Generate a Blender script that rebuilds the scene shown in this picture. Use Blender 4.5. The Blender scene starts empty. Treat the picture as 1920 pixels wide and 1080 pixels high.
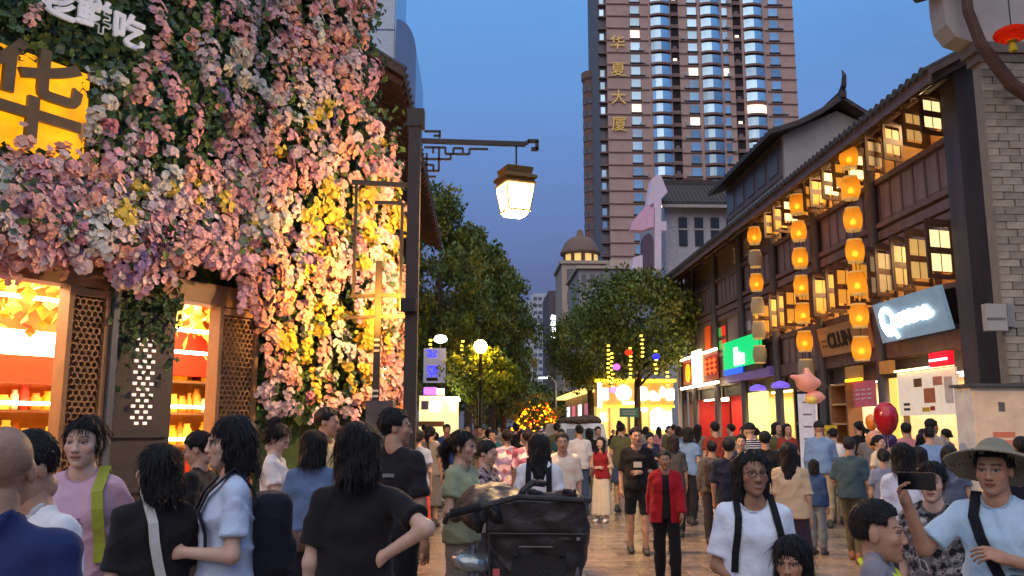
import bpy, bmesh, math, random
import numpy as np
from mathutils import Vector, Matrix
random.seed(7); np.random.seed(7)
R = math.radians
scene = bpy.context.scene
col = scene.collection

# ---------------------------------------------------------------- camera
CZ, FPX, TH, PSI = 1.68, 1600.0, R(9.23), R(2.145)
cam_d = bpy.data.cameras.new('camera'); cam = bpy.data.objects.new('camera', cam_d); col.objects.link(cam)
cam.location = (0, 0, CZ); cam.rotation_euler = (R(90) + TH, 0, -PSI)
cam_d.sensor_width = 36.0; cam_d.lens = 30.0; cam_d.clip_start = 0.05; cam_d.clip_end = 3000
scene.camera = cam
# ---------------------------------------------------------------- world: dusk sky, darker and greyer low down
w = bpy.data.worlds.new('World'); scene.world = w; w.use_nodes = True
nt = w.node_tree; nt.nodes.clear()
out = nt.nodes.new('ShaderNodeOutputWorld'); bg = nt.nodes.new('ShaderNodeBackground')
sky = nt.nodes.new('ShaderNodeTexSky'); sky.sky_type = 'NISHITA'; sky.sun_disc = False
sky.sun_elevation = R(2.0); sky.sun_rotation = R(200); sky.air_density = 1.2; sky.dust_density = 2.0; sky.ozone_density = 4.0
tc = nt.nodes.new('ShaderNodeTexCoord'); sep = nt.nodes.new('ShaderNodeSeparateXYZ')
ramp = nt.nodes.new('ShaderNodeValToRGB')
nt.links.new(tc.outputs['Generated'], sep.inputs[0]); nt.links.new(sep.outputs['Z'], ramp.inputs[0])
els = ramp.color_ramp.elements
def hexlin(r, g, b):
    f = lambda c: ((c/255.0 + 0.055)/1.055)**2.4 if c > 10 else c/255.0/12.92
    return (f(r), f(g), f(b), 1)
SKY_K = 0.70
stops = [(0.0, hexlin(92, 95, 116)), (0.08, hexlin(88, 95, 126)), (0.17, hexlin(96, 109, 156)), (0.30, hexlin(106, 140, 200)),
         (0.46, hexlin(106, 163, 230)), (0.75, hexlin(160, 198, 244)), (1.0, hexlin(195, 218, 245))]
stops = [(p, (c[0]*SKY_K, c[1]*SKY_K, c[2]*SKY_K, 1)) for p, c in stops]
els[0].position, els[0].color = stops[0]; els[1].position, els[1].color = stops[-1]
for p, c in stops[1:-1]:
    e = els.new(p); e.color = c
ns = nt.nodes.new('ShaderNodeTexNoise'); ns.inputs['Scale'].default_value = 2.2; ns.inputs['Detail'].default_value = 4
mp = nt.nodes.new('ShaderNodeMapping'); mp.inputs['Scale'].default_value = (1, 1, 3.5)
nt.links.new(tc.outputs['Generated'], mp.inputs[0]); nt.links.new(mp.outputs[0], ns.inputs['Vector'])
mr = nt.nodes.new('ShaderNodeMapRange'); mr.inputs[1].default_value = 0.3; mr.inputs[2].default_value = 0.7; mr.inputs[3].default_value = 0.91; mr.inputs[4].default_value = 1.08
nt.links.new(ns.outputs[0], mr.inputs[0])
mul = nt.nodes.new('ShaderNodeVectorMath'); mul.operation = 'SCALE'
nt.links.new(ramp.outputs[0], mul.inputs[0]); nt.links.new(mr.outputs[0], mul.inputs['Scale'])
sk = nt.nodes.new('ShaderNodeVectorMath'); sk.operation = 'SCALE'; sk.inputs['Scale'].default_value = 0.012
nt.links.new(sky.outputs[0], sk.inputs[0])
add = nt.nodes.new('ShaderNodeVectorMath'); add.operation = 'ADD'
nt.links.new(mul.outputs[0], add.inputs[0]); nt.links.new(sk.outputs[0], add.inputs[1])
nt.links.new(add.outputs[0], bg.inputs[0]); bg.inputs[1].default_value = 1.0
nt.links.new(bg.outputs[0], out.inputs[0])
# ---------------------------------------------------------------- weak soft last daylight from behind the camera
sd = bpy.data.lights.new('sun', 'SUN'); sun = bpy.data.objects.new('sun', sd); col.objects.link(sun)
sd.energy = 0.9; sd.angle = R(70); sd.color = (1.0, 0.78, 0.60)
sun.rotation_euler = (R(48), 0, R(-20))
# ---------------------------------------------------------------- exposure, sampling
scene.view_settings.view_transform = 'Standard'; scene.view_settings.look = 'None'
scene.view_settings.exposure = 0.48; scene.view_settings.gamma = 1.0
cy = scene.cycles
cy.use_denoising = True; cy.max_bounces = 6; cy.diffuse_bounces = 3; cy.glossy_bounces = 3; cy.transmission_bounces = 4
cy.transparent_max_bounces = 8; cy.sample_clamp_indirect = 4.0; cy.sample_clamp_direct = 0; cy.caustics_reflective = False; cy.caustics_refractive = False
try: cy.use_light_tree = True
except Exception: pass

# ---------------------------------------------------------------- pixel <-> place
_f = Vector((math.sin(PSI)*math.cos(TH), math.cos(PSI)*math.cos(TH), math.sin(TH)))
_r = Vector((math.cos(PSI), -math.sin(PSI), 0)); _u = _r.cross(_f)
def ray(px, py): return _f*FPX + _r*(px-960) + _u*(540-py)
def at(px, py, Y):
    d = ray(px, py); return Vector((0, 0, CZ)) + d*(Y/d.y)

# ---------------------------------------------------------------- materials
_mats = {}
def lin(c):
    return tuple(hexlin(*c)[:3]) if max(c) > 1.5 else tuple(c[:3])
def mat(name, base, var=0.18, scale=4.0, rough=0.7, metal=0.0, bump=0.15, bscale=40.0, stretch=(1, 1, 1), emit=None, es=0.0,
        attr=None, spec=0.5, trans=0.0, hue2=None, coat=0.0, sheen=0.0):
    if name in _mats: return _mats[name]
    m = bpy.data.materials.new(name); m.use_nodes = True; n = m.node_tree.nodes; l = m.node_tree.links
    b = n['Principled BSDF']; base = lin(base)
    t = n.new('ShaderNodeTexCoord'); mpn = n.new('ShaderNodeMapping'); mpn.inputs['Scale'].default_value = stretch
    l.new(t.outputs['Object'], mpn.inputs[0])
    nz = n.new('ShaderNodeTexNoise'); nz.inputs['Scale'].default_value = scale; nz.inputs['Detail'].default_value = 5; nz.inputs['Roughness'].default_value = 0.65
    l.new(mpn.outputs[0], nz.inputs['Vector'])
    rp = n.new('ShaderNodeValToRGB'); e = rp.color_ramp.elements
    c2 = lin(hue2) if hue2 else base
    e[0].position = 0.3; e[0].color = tuple(max(0, c*(1-var)) for c in base) + (1,)
    e[1].position = 0.7; e[1].color = tuple(min(1, c*(1+var)) for c in c2) + (1,)
    l.new(nz.outputs[0], rp.inputs[0])
    if attr:
        a = n.new('ShaderNodeAttribute'); a.attribute_name = attr
        mx = n.new('ShaderNodeMix'); mx.data_type = 'RGBA'; mx.blend_type = 'MULTIPLY'; mx.inputs[0].default_value = 1.0
        l.new(rp.outputs[0], mx.inputs[6]); l.new(a.outputs['Color'], mx.inputs[7]); l.new(mx.outputs[2], b.inputs['Base Color'])
    else:
        l.new(rp.outputs[0], b.inputs['Base Color'])
    b.inputs['Roughness'].default_value = rough; b.inputs['Metallic'].default_value = metal
    b.inputs['Specular IOR Level'].default_value = spec
    b.inputs['Transmission Weight'].default_value = trans; b.inputs['Coat Weight'].default_value = coat
    b.inputs['Sheen Weight'].default_value = sheen
    if bump:
        n2 = n.new('ShaderNodeTexNoise'); n2.inputs['Scale'].default_value = bscale; n2.inputs['Detail'].default_value = 4
        l.new(mpn.outputs[0], n2.inputs['Vector'])
        bp = n.new('ShaderNodeBump'); bp.inputs['Strength'].default_value = bump; bp.inputs['Distance'].default_value = 0.02
        l.new(n2.outputs[0], bp.inputs['Height']); l.new(bp.outputs[0], b.inputs['Normal'])
        r2 = n.new('ShaderNodeMapRange'); r2.inputs[3].default_value = max(0.02, rough-0.12); r2.inputs[4].default_value = min(1, rough+0.12)
        l.new(n2.outputs[0], r2.inputs[0]); l.new(r2.outputs[0], b.inputs['Roughness'])
    if emit:
        b.inputs['Emission Color'].default_value = lin(emit) + (1,); b.inputs['Emission Strength'].default_value = es
    _mats[name] = m
    return m
def emis(name, c, s, var=0.0, scale=6):
    if name in _mats: return _mats[name]
    m = bpy.data.materials.new(name); m.use_nodes = True; n = m.node_tree.nodes; l = m.node_tree.links
    b = n['Principled BSDF']; c = lin(c)
    b.inputs['Base Color'].default_value = tuple(min(0.8, x) for x in c) + (1,); b.inputs['Emission Color'].default_value = c + (1,)
    b.inputs['Emission Strength'].default_value = s
    if var:
        t = n.new('ShaderNodeTexCoord'); nz = n.new('ShaderNodeTexNoise'); nz.inputs['Scale'].default_value = scale
        l.new(t.outputs['Object'], nz.inputs['Vector'])
        r2 = n.new('ShaderNodeMapRange'); r2.inputs[1].default_value = 0.3; r2.inputs[2].default_value = 0.7
        r2.inputs[3].default_value = s*(1-var); r2.inputs[4].default_value = s*(1+var)
        l.new(nz.outputs[0], r2.inputs[0]); l.new(r2.outputs[0], b.inputs['Emission Strength'])
    _mats[name] = m
    return m

# ---------------------------------------------------------------- mesh building
class MB:
    def __init__(s): s.v = []; s.f = []; s.m = []; s.mi = 0
    def add(s, vs, fs):
        k = len(s.v); s.v += [tuple(v) for v in vs]; s.f += [tuple(i+k for i in f) for f in fs]; s.m += [s.mi]*len(fs); return s
    def box(s, c, d, M=None):
        x, y, z = d[0]/2, d[1]/2, d[2]/2; c = Vector(c)
        vs = [Vector(p) for p in ((-x,-y,-z),(x,-y,-z),(x,y,-z),(-x,y,-z),(-x,-y,z),(x,-y,z),(x,y,z),(-x,y,z))]
        vs = [(M @ v if M else v) + c for v in vs]
        return s.add(vs, [(0,3,2,1),(4,5,6,7),(0,1,5,4),(1,2,6,5),(2,3,7,6),(3,0,4,7)])
    def b2(s, a, b): return s.box([(a[i]+b[i])/2 for i in range(3)], [abs(b[i]-a[i]) for i in range(3)])
    def bar(s, a, b, wd, ht=None, up=(0, 0, 1)):
        a = Vector(a); b = Vector(b); d = (b-a); L = d.length; d.normalize(); up = Vector(up)
        if abs(d.dot(up)) > 0.98: up = Vector((0, 1, 0))
        x = d.cross(up).normalized(); y = x.cross(d)
        M = Matrix((x, d, y)).transposed()
        return s.box((a+b)/2, (wd, L, ht or wd), M)
    def tube(s, pts, rad, n=8, cap=True):
        pts = [Vector(p) for p in pts]; k = len(pts); rs = rad if isinstance(rad, (list, tuple)) else [rad]*k
        vs = []; fs = []; prev = None
        for i, p in enumerate(pts):
            d = (pts[min(i+1, k-1)] - pts[max(i-1, 0)]).normalized()
            if prev is None:
                ref = Vector((0, 0, 1)) if abs(d.z) < 0.9 else Vector((1, 0, 0)); x = d.cross(ref).normalized()
            else: x = (prev - d*prev.dot(d)).normalized()
            prev = x; y = d.cross(x)
            for j in range(n):
                a = 2*math.pi*j/n; vs.append(p + (x*math.cos(a) + y*math.sin(a))*rs[i])
        for i in range(k-1):
            for j in range(n):
                fs.append((i*n+j, i*n+(j+1) % n, (i+1)*n+(j+1) % n, (i+1)*n+j))
        if cap: fs += [tuple(reversed(range(n))), tuple(range((k-1)*n, k*n))]
        return s.add(vs, fs)
    def lathe(s, prof, c=(0, 0, 0), n=16, cap=True):
        vs = []; fs = []; k = len(prof); c = Vector(c)
        for r_, z in prof:
            for j in range(n):
                a = 2*math.pi*j/n; vs.append(c + Vector((r_*math.cos(a), r_*math.sin(a), z)))
        for i in range(k-1):
            for j in range(n): fs.append((i*n+j, i*n+(j+1) % n, (i+1)*n+(j+1) % n, (i+1)*n+j))
        if cap: fs += [tuple(reversed(range(n))), tuple(range((k-1)*n, k*n))]
        return s.add(vs, fs)
    def prism(s, poly, M, depth):       # poly in local xy, extruded along local z by depth, M 4x4
        n = len(poly)
        vs = [M @ Vector((p[0], p[1], 0)) for p in poly] + [M @ Vector((p[0], p[1], depth)) for p in poly]
        fs = [tuple(reversed(range(n))), tuple(range(n, 2*n))] + [(i, (i+1) % n, n+(i+1) % n, n+i) for i in range(n)]
        return s.add(vs, fs)
    def mesh(s, name, mats, smooth=False):
        me = bpy.data.meshes.new(name); me.from_pydata(s.v, [], s.f)
        for m in (mats if isinstance(mats, (list, tuple)) else [mats]): me.materials.append(m)
        if len(me.materials) > 1: me.polygons.foreach_set('material_index', s.m)
        if smooth: me.polygons.foreach_set('use_smooth', [True]*len(me.polygons))
        me.update(); return me
    def build(s, name, mats, parent=None, smooth=False, loc=None, rot=None):
        return link(name, s.mesh(name, mats, smooth), parent, loc, rot)
def link(name, me, parent=None, loc=None, rot=None):
    o = bpy.data.objects.new(name, me); col.objects.link(o)
    if parent: o.parent = parent
    if loc is not None: o.location = loc
    if rot is not None: o.rotation_euler = rot
    return o
def tag(o, label=None, cat=None, group=None, kind=None):
    if label: o['label'] = label
    if cat: o['category'] = cat
    if group: o['group'] = group
    if kind: o['kind'] = kind
    return o
def empty(name, loc=(0, 0, 0), rz=0, label=None, cat=None, group=None):
    o = bpy.data.objects.new(name, None); col.objects.link(o); o.location = loc; o.rotation_euler = (0, 0, rz)
    return tag(o, label, cat, group)
def copy_tree(o, parent=None):
    c = o.copy(); col.objects.link(c); c.parent = parent
    for ch in [x for x in bpy.data.objects if x.parent == o]: copy_tree(ch, c)
    return c
def text_mesh(body, size, ext=0.01, off=0.0, shear=0.0):
    cu = bpy.data.curves.new('txt', 'FONT'); cu.body = body; cu.size = size; cu.extrude = ext; cu.offset = off; cu.shear = shear
    cu.align_x = 'CENTER'; cu.align_y = 'CENTER'; cu.resolution_u = 3
    t = bpy.data.objects.new('txt', cu); col.objects.link(t)
    dg = bpy.context.evaluated_depsgraph_get(); me = bpy.data.meshes.new_from_object(t.evaluated_get(dg))
    bpy.data.objects.remove(t); bpy.data.curves.remove(cu)
    return me
def text(name, body, size, m, parent, origin, xdir, ydir, ext=0.01, off=0.0, shear=0.0):
    me = text_mesh(body, size, ext, off, shear); me.name = name; me.materials.clear(); me.materials.append(m)
    x = Vector(xdir).normalized(); y = Vector(ydir).normalized(); z = x.cross(y); o = Vector(origin)
    M = Matrix(((x.x, y.x, z.x, o.x), (x.y, y.y, z.y, o.y), (x.z, y.z, z.z, o.z), (0, 0, 0, 1)))
    me.transform(M); return link(name, me, parent)
def point(name, loc, power, color, size=0.15, parent=None):
    ld = bpy.data.lights.new(name, 'POINT'); ld.energy = power; ld.color = color; ld.shadow_soft_size = size
    o = bpy.data.objects.new(name, ld); col.objects.link(o); o.location = loc
    if parent: o.parent = parent
    return o
def area(name, loc, rot, power, color, sx, sy, parent=None):
    ld = bpy.data.lights.new(name, 'AREA'); ld.energy = power; ld.color = color; ld.shape = 'RECTANGLE'; ld.size = sx; ld.size_y = sy
    o = bpy.data.objects.new(name, ld); col.objects.link(o); o.location = loc; o.rotation_euler = rot
    if parent: o.parent = parent
    return o
# ================================================================ ground
def stone(name, base, rough, var=0.35):
    if name in _mats: return _mats[name]
    m = mat(name, base, var=0.22, scale=3.0, rough=rough, bump=0.12, bscale=25, hue2=tuple(min(255, c*1.05) for c in base))
    n = m.node_tree.nodes; l = m.node_tree.links; b = n['Principled BSDF']
    oi = n.new('ShaderNodeObjectInfo'); ge = n.new('ShaderNodeNewGeometry'); ad = n.new('ShaderNodeMath'); ad.operation = 'ADD'
    fr = n.new('ShaderNodeMath'); fr.operation = 'FRACT'; l.new(oi.outputs['Random'], ad.inputs[0]); l.new(ge.outputs['Random Per Island'], ad.inputs[1]); l.new(ad.outputs[0], fr.inputs[0])
    r2 = n.new('ShaderNodeMapRange'); r2.inputs[3].default_value = 1-var; r2.inputs[4].default_value = 1+var*0.6; l.new(fr.outputs[0], r2.inputs[0])
    src = b.inputs['Base Color'].links[0].from_socket; vm = n.new('ShaderNodeVectorMath'); vm.operation = 'SCALE'
    l.new(src, vm.inputs[0]); l.new(r2.outputs[0], vm.inputs['Scale']); l.new(vm.outputs[0], b.inputs['Base Color'])
    _mats[name] = m; return m
M_BED = mat('joint_mortar', (70, 64, 58), rough=0.9)
M_SLAB = stone('paving_stone', (148, 126, 106), 0.22)
M_BAND = stone('polished_band', (160, 138, 116), 0.12, 0.15)
ground = MB().add([(-400, -60, -0.03), (400, -60, -0.03), (400, 900, -0.03), (-400, 900, -0.03)], [(0, 1, 2, 3)]).build('ground', M_BED)
tag(ground, kind='structure')
def slab_mesh(w_, l_, m, bev=0.008):
    mb = MB(); a, b, t = w_/2, l_/2, bev
    vs = [(-a, -b, -0.03), (a, -b, -0.03), (a, b, -0.03), (-a, b, -0.03), (-a, -b, -t), (a, -b, -t), (a, b, -t), (-a, b, -t),
          (-a+t, -b+t, 0), (a-t, -b+t, 0), (a-t, b-t, 0), (-a+t, b-t, 0)]
    mb.add(vs, [(0, 1, 5, 4), (1, 2, 6, 5), (2, 3, 7, 6), (3, 0, 4, 7), (4, 5, 9, 8), (5, 6, 10, 9), (6, 7, 11, 10), (7, 4, 8, 11), (8, 9, 10, 11)])
    return mb.mesh('paving_slab', m)
SW, SL = 0.60, 0.40
me_slab = slab_mesh(SW-0.008, SL-0.008, M_SLAB); me_band = slab_mesh(0.5-0.006, 0.8-0.006, M_BAND)
rest = MB(); restb = MB()
nslab = 0
rows = range(0, 190)
for j in rows:
    y = -8 + j*SL + SL/2; offx = (j % 2)*SW/2
    for i in range(-14, 18):
        x = -0.25 + i*SW + SW/2 + offx
        if -0.78 < x < -0.0 + 0.06 and i < 2:
            if x < 0.0: continue
        if x > 10.1: continue
        near = (9.4 < y < 21.0) and (0.2 < x < 1.1 + 0.42*(y-5)) and nslab < 296
        if near:
            o = link('paving_slab', me_slab, ground, (x, y, random.uniform(-0.002, 0.002))); nslab += 1
        else:
            z = random.uniform(-0.002, 0.002)
            rest.add([(v.co.x + x, v.co.y + y, v.co.z + z) for v in me_slab.vertices], [tuple(p.vertices) for p in me_slab.polygons])
o = rest.build('paving_slabs_remaining', M_SLAB, ground); tag(o, kind='stuff')
for j in range(0, 80):
    y = -8 + j*0.8 + 0.4
    restb.add([(v.co.x - 0.5, v.co.y + y, v.co.z) for v in me_band.vertices], [tuple(p.vertices) for p in me_band.polygons])
o = restb.build('polished_band', M_BAND, ground); tag(o, kind='stuff')
# ================================================================ right-hand timber building
_before = set(bpy.data.objects)
WOOD = mat('dark_stained_timber', (116, 92, 86), var=0.30, scale=3.0, rough=0.55, bump=0.25, bscale=14, stretch=(1, 1, 0.25))
WOOD2 = mat('timber_panel', (142, 120, 114), var=0.22, scale=3.0, rough=0.55, bump=0.25, bscale=14, stretch=(1, 1, 0.2))
WOOD3 = mat('timber_frame', (96, 68, 54), var=0.25, scale=4.0, rough=0.5, bump=0.2, bscale=20)
DARKW = mat('charcoal_timber_post', (78, 70, 70), var=0.25, scale=3.0, rough=0.6, bump=0.2, bscale=12, stretch=(1, 1, 0.2))
TILE = mat('grey_clay_tile', (70, 62, 58), var=0.30, scale=6, rough=0.75, bump=0.3, bscale=20)
PLASTER = mat('pale_plaster', (172, 166, 160), var=0.10, scale=1.5, rough=0.9, bump=0.15, bscale=20)
def pane_mat(name, c, e):
    if name in _mats: return _mats[name]
    m = mat(name, c, var=0.12, scale=3, rough=0.5, bump=0.05, emit=c, es=e); return m
XF = 10.5; COLS = [18.4 + 4*k for k in range(7)] + [44.8]
hall = empty('timber_shop_building', (XF, 31, 0), 0, 'long dark timber shop building with tiled eaves and hanging lanterns on the right', 'building')
def hb(name, m, *boxes):
    for a, b in boxes: o = MB().b2((a[0]-XF, a[1]-31, a[2]), (b[0]-XF, b[1]-31, b[2])).build(name, m, hall)
    return o
# carcass behind the front: floors, back, ends
hb('rear_wall', WOOD, ((14.2, 17.8, 0), (14.5, 45.0, 9.9)))
hb('end_wall', WOOD, ((XF+0.1, 44.8, 0), (14.2, 45.0, 9.9)), )
hb('end_wall', WOOD, ((XF+0.1, 17.6, 0), (14.2, 17.8, 9.9)))
hb('floor_slab', WOOD, ((XF+0.05, 17.8, 3.42), (14.2, 44.8, 3.62)))
hb('floor_slab', WOOD, ((XF+0.05, 17.8, 6.62), (14.2, 44.8, 6.82)))
hb('ceiling', WOOD, ((XF+0.05, 17.8, 9.72), (14.2, 44.8, 9.86)))
# long beams
for z0, z1, pr in ((3.46, 3.86, 0.10), (4.78, 4.96, 0.06), (6.42, 6.60, 0.05), (6.66, 6.90, 0.09), (6.98, 7.12, 0.14), (8.20, 8.34, 0.12), (9.50, 9.72, 0.08)):
    hb('beam', WOOD, ((XF-pr, 17.75, z0), (XF+0.12, 44.85, z1)))
colm = MB(); colm.lathe([(0.20, 0), (0.20, 0.18), (0.15, 0.22), (0.15, 9.55), (0.18, 9.6)], n=14); colme = colm.mesh('column', DARKW, True)
for k, y in enumerate(COLS):
    if k == 0: continue
    link('column', colme, hall, (-0.16, y-31, 0))
hb('corner_post', DARKW, ((XF-0.42, 17.55, 0), (XF+0.55, 18.15, 9.75)))
# panels
pm_ = MB().box((0, 0, 0), (0.05, 0.52, 0.78)); pm_.box((-0.03, 0, 0), (0.02, 0.40, 0.66)); panel_me = pm_.mesh('panel', WOOD2)
pm_ = MB().box((0, 0, 0), (0.05, 0.60, 0.86)); pm_.box((-0.03, 0, 0), (0.02, 0.48, 0.72)); panel2_me = pm_.mesh('panel', WOOD2)
for k in range(7):
    y0, y1 = COLS[k]+0.2, COLS[k+1]-0.2; n = 6
    for i in range(n):
        y = y0 + (i+0.5)*(y1-y0)/n
        p = link('panel', panel2_me, hall, (0.03, y-31, 7.66)); p.scale.z = 1.22
        p = link('panel', panel_me, hall, (0.03, y-31, 4.32)); p.scale.z = 1.14
    for i in range(n+1):
        y = y0 + i*(y1-y0)/n
    hb('stile', WOOD, *[((XF-0.03, y0 + i*(y1-y0)/n - 0.035, z0), (XF+0.06, y0 + i*(y1-y0)/n + 0.035, z1)) for i in range(n+1) for z0, z1 in ((7.12, 8.20), (3.86, 4.78))])
hb('panel_backing', WOOD, ((XF+0.065, 17.8, 7.10), (XF+0.13, 44.8, 8.22)), ((XF+0.065, 17.8, 3.84), (XF+0.13, 44.8, 4.80)))
# far bays: closed timber walls with lattice vents
hb('closed_wall', WOOD2, ((XF+0.06, COLS[4], 4.94), (XF+0.13, 44.8, 6.44)), ((XF+0.06, COLS[3]+0.2, 8.32), (XF+0.13, 44.8, 9.52)))
hb('closed_wall', WOOD2, ((XF+0.06, COLS[3]+1.6, 4.94), (XF+0.13, COLS[4], 6.44)))
for y in (19.7, 21.2, 23.7, 25.2, 27.7, 29.2):        # mullions that hold the open casements
    hb('mullion', WOOD3, ((XF-0.02, y-0.05, 4.96), (XF+0.10, y+0.05, 6.42)), ((XF-0.02, y-0.05, 8.34), (XF+0.10, y+0.05, 9.50)))
hb('header_board', WOOD2, ((XF-0.01, 17.8, 6.16), (XF+0.11, COLS[3]+1.6, 6.42)), ((XF-0.01, 17.8, 9.36), (XF+0.11, COLS[3]+0.2, 9.50)))
# rooms behind the windows
ROOMW = mat('warm_room_wall', (206, 160, 104), var=0.15, scale=1.2, rough=0.9)
WARM = (1.0, 0.66, 0.30)
for k in range(4):
    for z, p in ((5.7, 60), (8.9, 60)):
        if k == 3 and z > 6: continue
        y0, y1 = COLS[k], COLS[k+1] if k < 3 else COLS[k]+1.6
        hb('room_back', ROOMW, ((12.1, y0+0.1, z-0.95), (12.2, y1-0.1, z+0.85)))
        hb('room_side', ROOMW, ((XF+0.2, y0+0.06, z-0.95), (12.1, y0+0.14, z+0.85)))
        point('room_lamp', (11.35-XF, (y0+y1)/2-31, z+0.45), (80 if k == 0 else 150), WARM, 0.18, hall)
# open casements
PANES = [pane_mat('painted_glow_pane_%d' % i, c, e) for i, (c, e) in enumerate((((236, 196, 120), 0.30), ((250, 222, 160), 0.95), ((226, 160, 60), 0.45), ((214, 196, 156), 0.10), ((255, 226, 150), 1.6)))]  # panes glow by material, standing in for light seen through and lantern wash
def casement(y, z0, z1, wd, ang, pm, rows=2, m=WOOD3):
    h_ = z1-z0; mb = MB(); fr = 0.10
    mb.box((wd/2, 0, fr/2), (wd, 0.05, fr)); mb.box((wd/2, 0, h_-fr*0.9), (wd, 0.05, fr*1.8)); mb.box((fr/2, 0, h_/2), (fr, 0.046, h_-0.01)); mb.box((wd-fr/2, 0, h_/2), (fr, 0.046, h_-0.01))
    ph = (h_ - fr*2.8)/rows
    for i in range(1, rows): mb.box((wd/2, 0, fr + i*ph), (wd-2*fr, 0.044, 0.15))
    o = mb.build('window_shutter', m, hall, loc=(-0.06, y-31, z0), rot=(0, 0, R(ang)))
    for i in range(rows):
        q = MB().box((wd/2, 0, fr + (i+0.5)*ph), (wd-2*fr-0.004, 0.012, ph-0.15)).build('pane', pm, o)
        if rows > 2 or wd > 0.7:
            MB().box((wd/2, 0, fr + (i+0.5)*ph), (0.02, 0.03, ph-0.152)).build('muntin', m, o)
    return o
P0, P1, P2, P3, P4 = PANES
# near bay, first floor (leaf swings towards the street: direction -X is angle 180)
for y, a, pm in ((18.75, 196, P1), (19.75, 200, P0), (20.6, 204, P0), (21.5, 206, P3), (22.0, 208, P3)): casement(y, 4.98, 6.36, 0.78, a, pm, 2)
for y, a, pm in ((22.9, 196, P2), (23.8, 190, P2), (24.6, 200, P2), (25.5, 195, P2), (26.0, 205, P2)): casement(y, 4.98, 6.36, 0.74, a, pm, 2)
for y, a, pm in ((26.9, 196, P2), (27.9, 190, P2), (28.8, 200, P2), (29.6, 200, P2)): casement(y, 4.98, 6.36, 0.74, a, pm, 2)
for y, a, pm in ((31.0, 195, P2), (31.6, 190, P2)): casement(y, 4.98, 6.36, 0.6, a, pm, 2)
for y, a, pm in ((18.7, 198, P1), (19.6, 202, P0), (20.7, 205, P0), (21.7, 205, P3)): casement(y, 8.36, 9.44, 0.72, a, pm, 2)
for y, a, pm in ((22.8, 198, P4), (23.6, 195, P2), (24.5, 200, P4), (25.4, 198, P2), (26.0, 202, P2)): casement(y, 8.36, 9.44, 0.72, a, pm, 2)
for y, a, pm in ((26.9, 198, P2), (27.8, 195, P4), (28.8, 200, P2), (29.7, 198, P2)): casement(y, 8.36, 9.44, 0.72, a, pm, 2)
# lattice vents on the far wall (pale squares)
VENT = mat('pale_vent_square', (205, 198, 196), rough=0.8)
for cy_, cz_ in ((33.9, 5.85), (33.9, 5.25), (33.6, 8.9), (34.6, 8.9)):
    for i in range(3):
        for j in range(1 if cz_ < 7 else 3): hb('vent_square', VENT, ((XF+0.03, cy_+i*0.45, cz_+j*0.26-0.3), (XF+0.07, cy_+i*0.45+0.33, cz_+j*0.26 - (0.10 if cz_ > 7 else -0.08))))
for z in (5.1, 5.7): # coloured panes of the far window
    hb('coloured_pane', emis('green_pane', (60, 150, 70), 0.6), ((XF-0.02, 37.9, z), (XF+0.05, 38.5, z+0.42)))
    hb('coloured_pane', emis('red_pane', (200, 30, 24), 1.2), ((XF-0.02, 37.3, z), (XF+0.05, 37.88, z+0.42)))
hb('window_surround', WOOD3, ((XF-0.01, 37.15, 4.96), (XF+0.045, 38.7, 6.3)))
hb('orange_banner', emis('orange_banner', (190, 70, 24), 0.45), ((XF-0.06, 39.7, 4.9), (XF-0.02, 40.6, 6.4)))
hb('downpipe', PLASTER, ((XF-0.5, 44.6, 0), (XF-0.38, 44.72, 9.2)))
# roof
EX, EZ, RX, RZ = 9.25, 9.15, 15.2, 12.4
sl = math.atan2(RZ-EZ, RX-EX); Ls = math.hypot(RX-EX, RZ-EZ)
mb = MB()
a = (EX-XF, 17.0-31, EZ); b = (RX-XF, 17.0-31, RZ); c = (RX-XF, 45.4-31, RZ); d_ = (EX-XF, 45.4-31, EZ)
nrm = Vector((-math.sin(sl), 0, math.cos(sl)))*0.12
V = [Vector(p) for p in (a, b, c, d_)]; V += [p+nrm for p in V]
mb.add(V, [(0, 1, 2, 3), (7, 6, 5, 4), (0, 4, 5, 1), (1, 5, 6, 2), (2, 6, 7, 3), (3, 7, 4, 0)])
roof = mb.build('roof', WOOD, hall)
rib = MB()
prof = [(math.cos(t)*0.085, math.sin(t)*0.085) for t in [i*math.pi/6 for i in range(7)]]
vs = []
segs = 14
for s_ in range(segs+1):
    u = Ls*s_/segs; k = 1.0
    for yy, zz in prof: vs.append((u*math.cos(sl) - zz*math.sin(sl)*1.0, yy, u*math.sin(sl) + zz*math.cos(sl)))
fs = [(s_*7+j, s_*7+j+1, (s_+1)*7+j+1, (s_+1)*7+j) for s_ in range(segs) for j in range(6)] + [tuple(range(7))]
rib.add(vs, fs)
# round eave tile end
disc = [(-0.03, math.cos(t)*0.10, math.sin(t)*0.10 + 0.02) for t in [i*math.pi/5 for i in range(10)]]
rib.add(disc + [(p[0]+0.05, p[1], p[2]) for p in disc], [tuple(range(10)), tuple(reversed(range(10, 20)))] + [(i, (i+1) % 10, 10+(i+1) % 10, 10+i) for i in range(10)])
rib_me = rib.mesh('roof_tile', TILE, False)
for i in range(94):
    o = link('roof_tile', rib_me, roof, (EX-XF-0.05+nrm.x, 17.15-31+i*0.302, EZ+nrm.z-0.01)); o.scale.z = random.uniform(0.98, 1.02)
raf = MB().bar((0, 0, 0), ((XF-EX+0.1), 0, (XF-EX+0.1)*math.tan(sl)), 0.09, 0.12).mesh('rafter', WOOD3)
for i in range(62): link('rafter', raf, hall, (EX-XF+0.08, 17.2-31+i*0.455, EZ-0.07))
hb('eave_board', WOOD, ((EX-0.03, 17.0, EZ-0.16), (EX+0.02, 45.4, EZ+0.02)))
hb('lantern_beam', WOOD, ((9.86, 17.6, 9.30), (9.98, 44.8, 9.46)))
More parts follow.
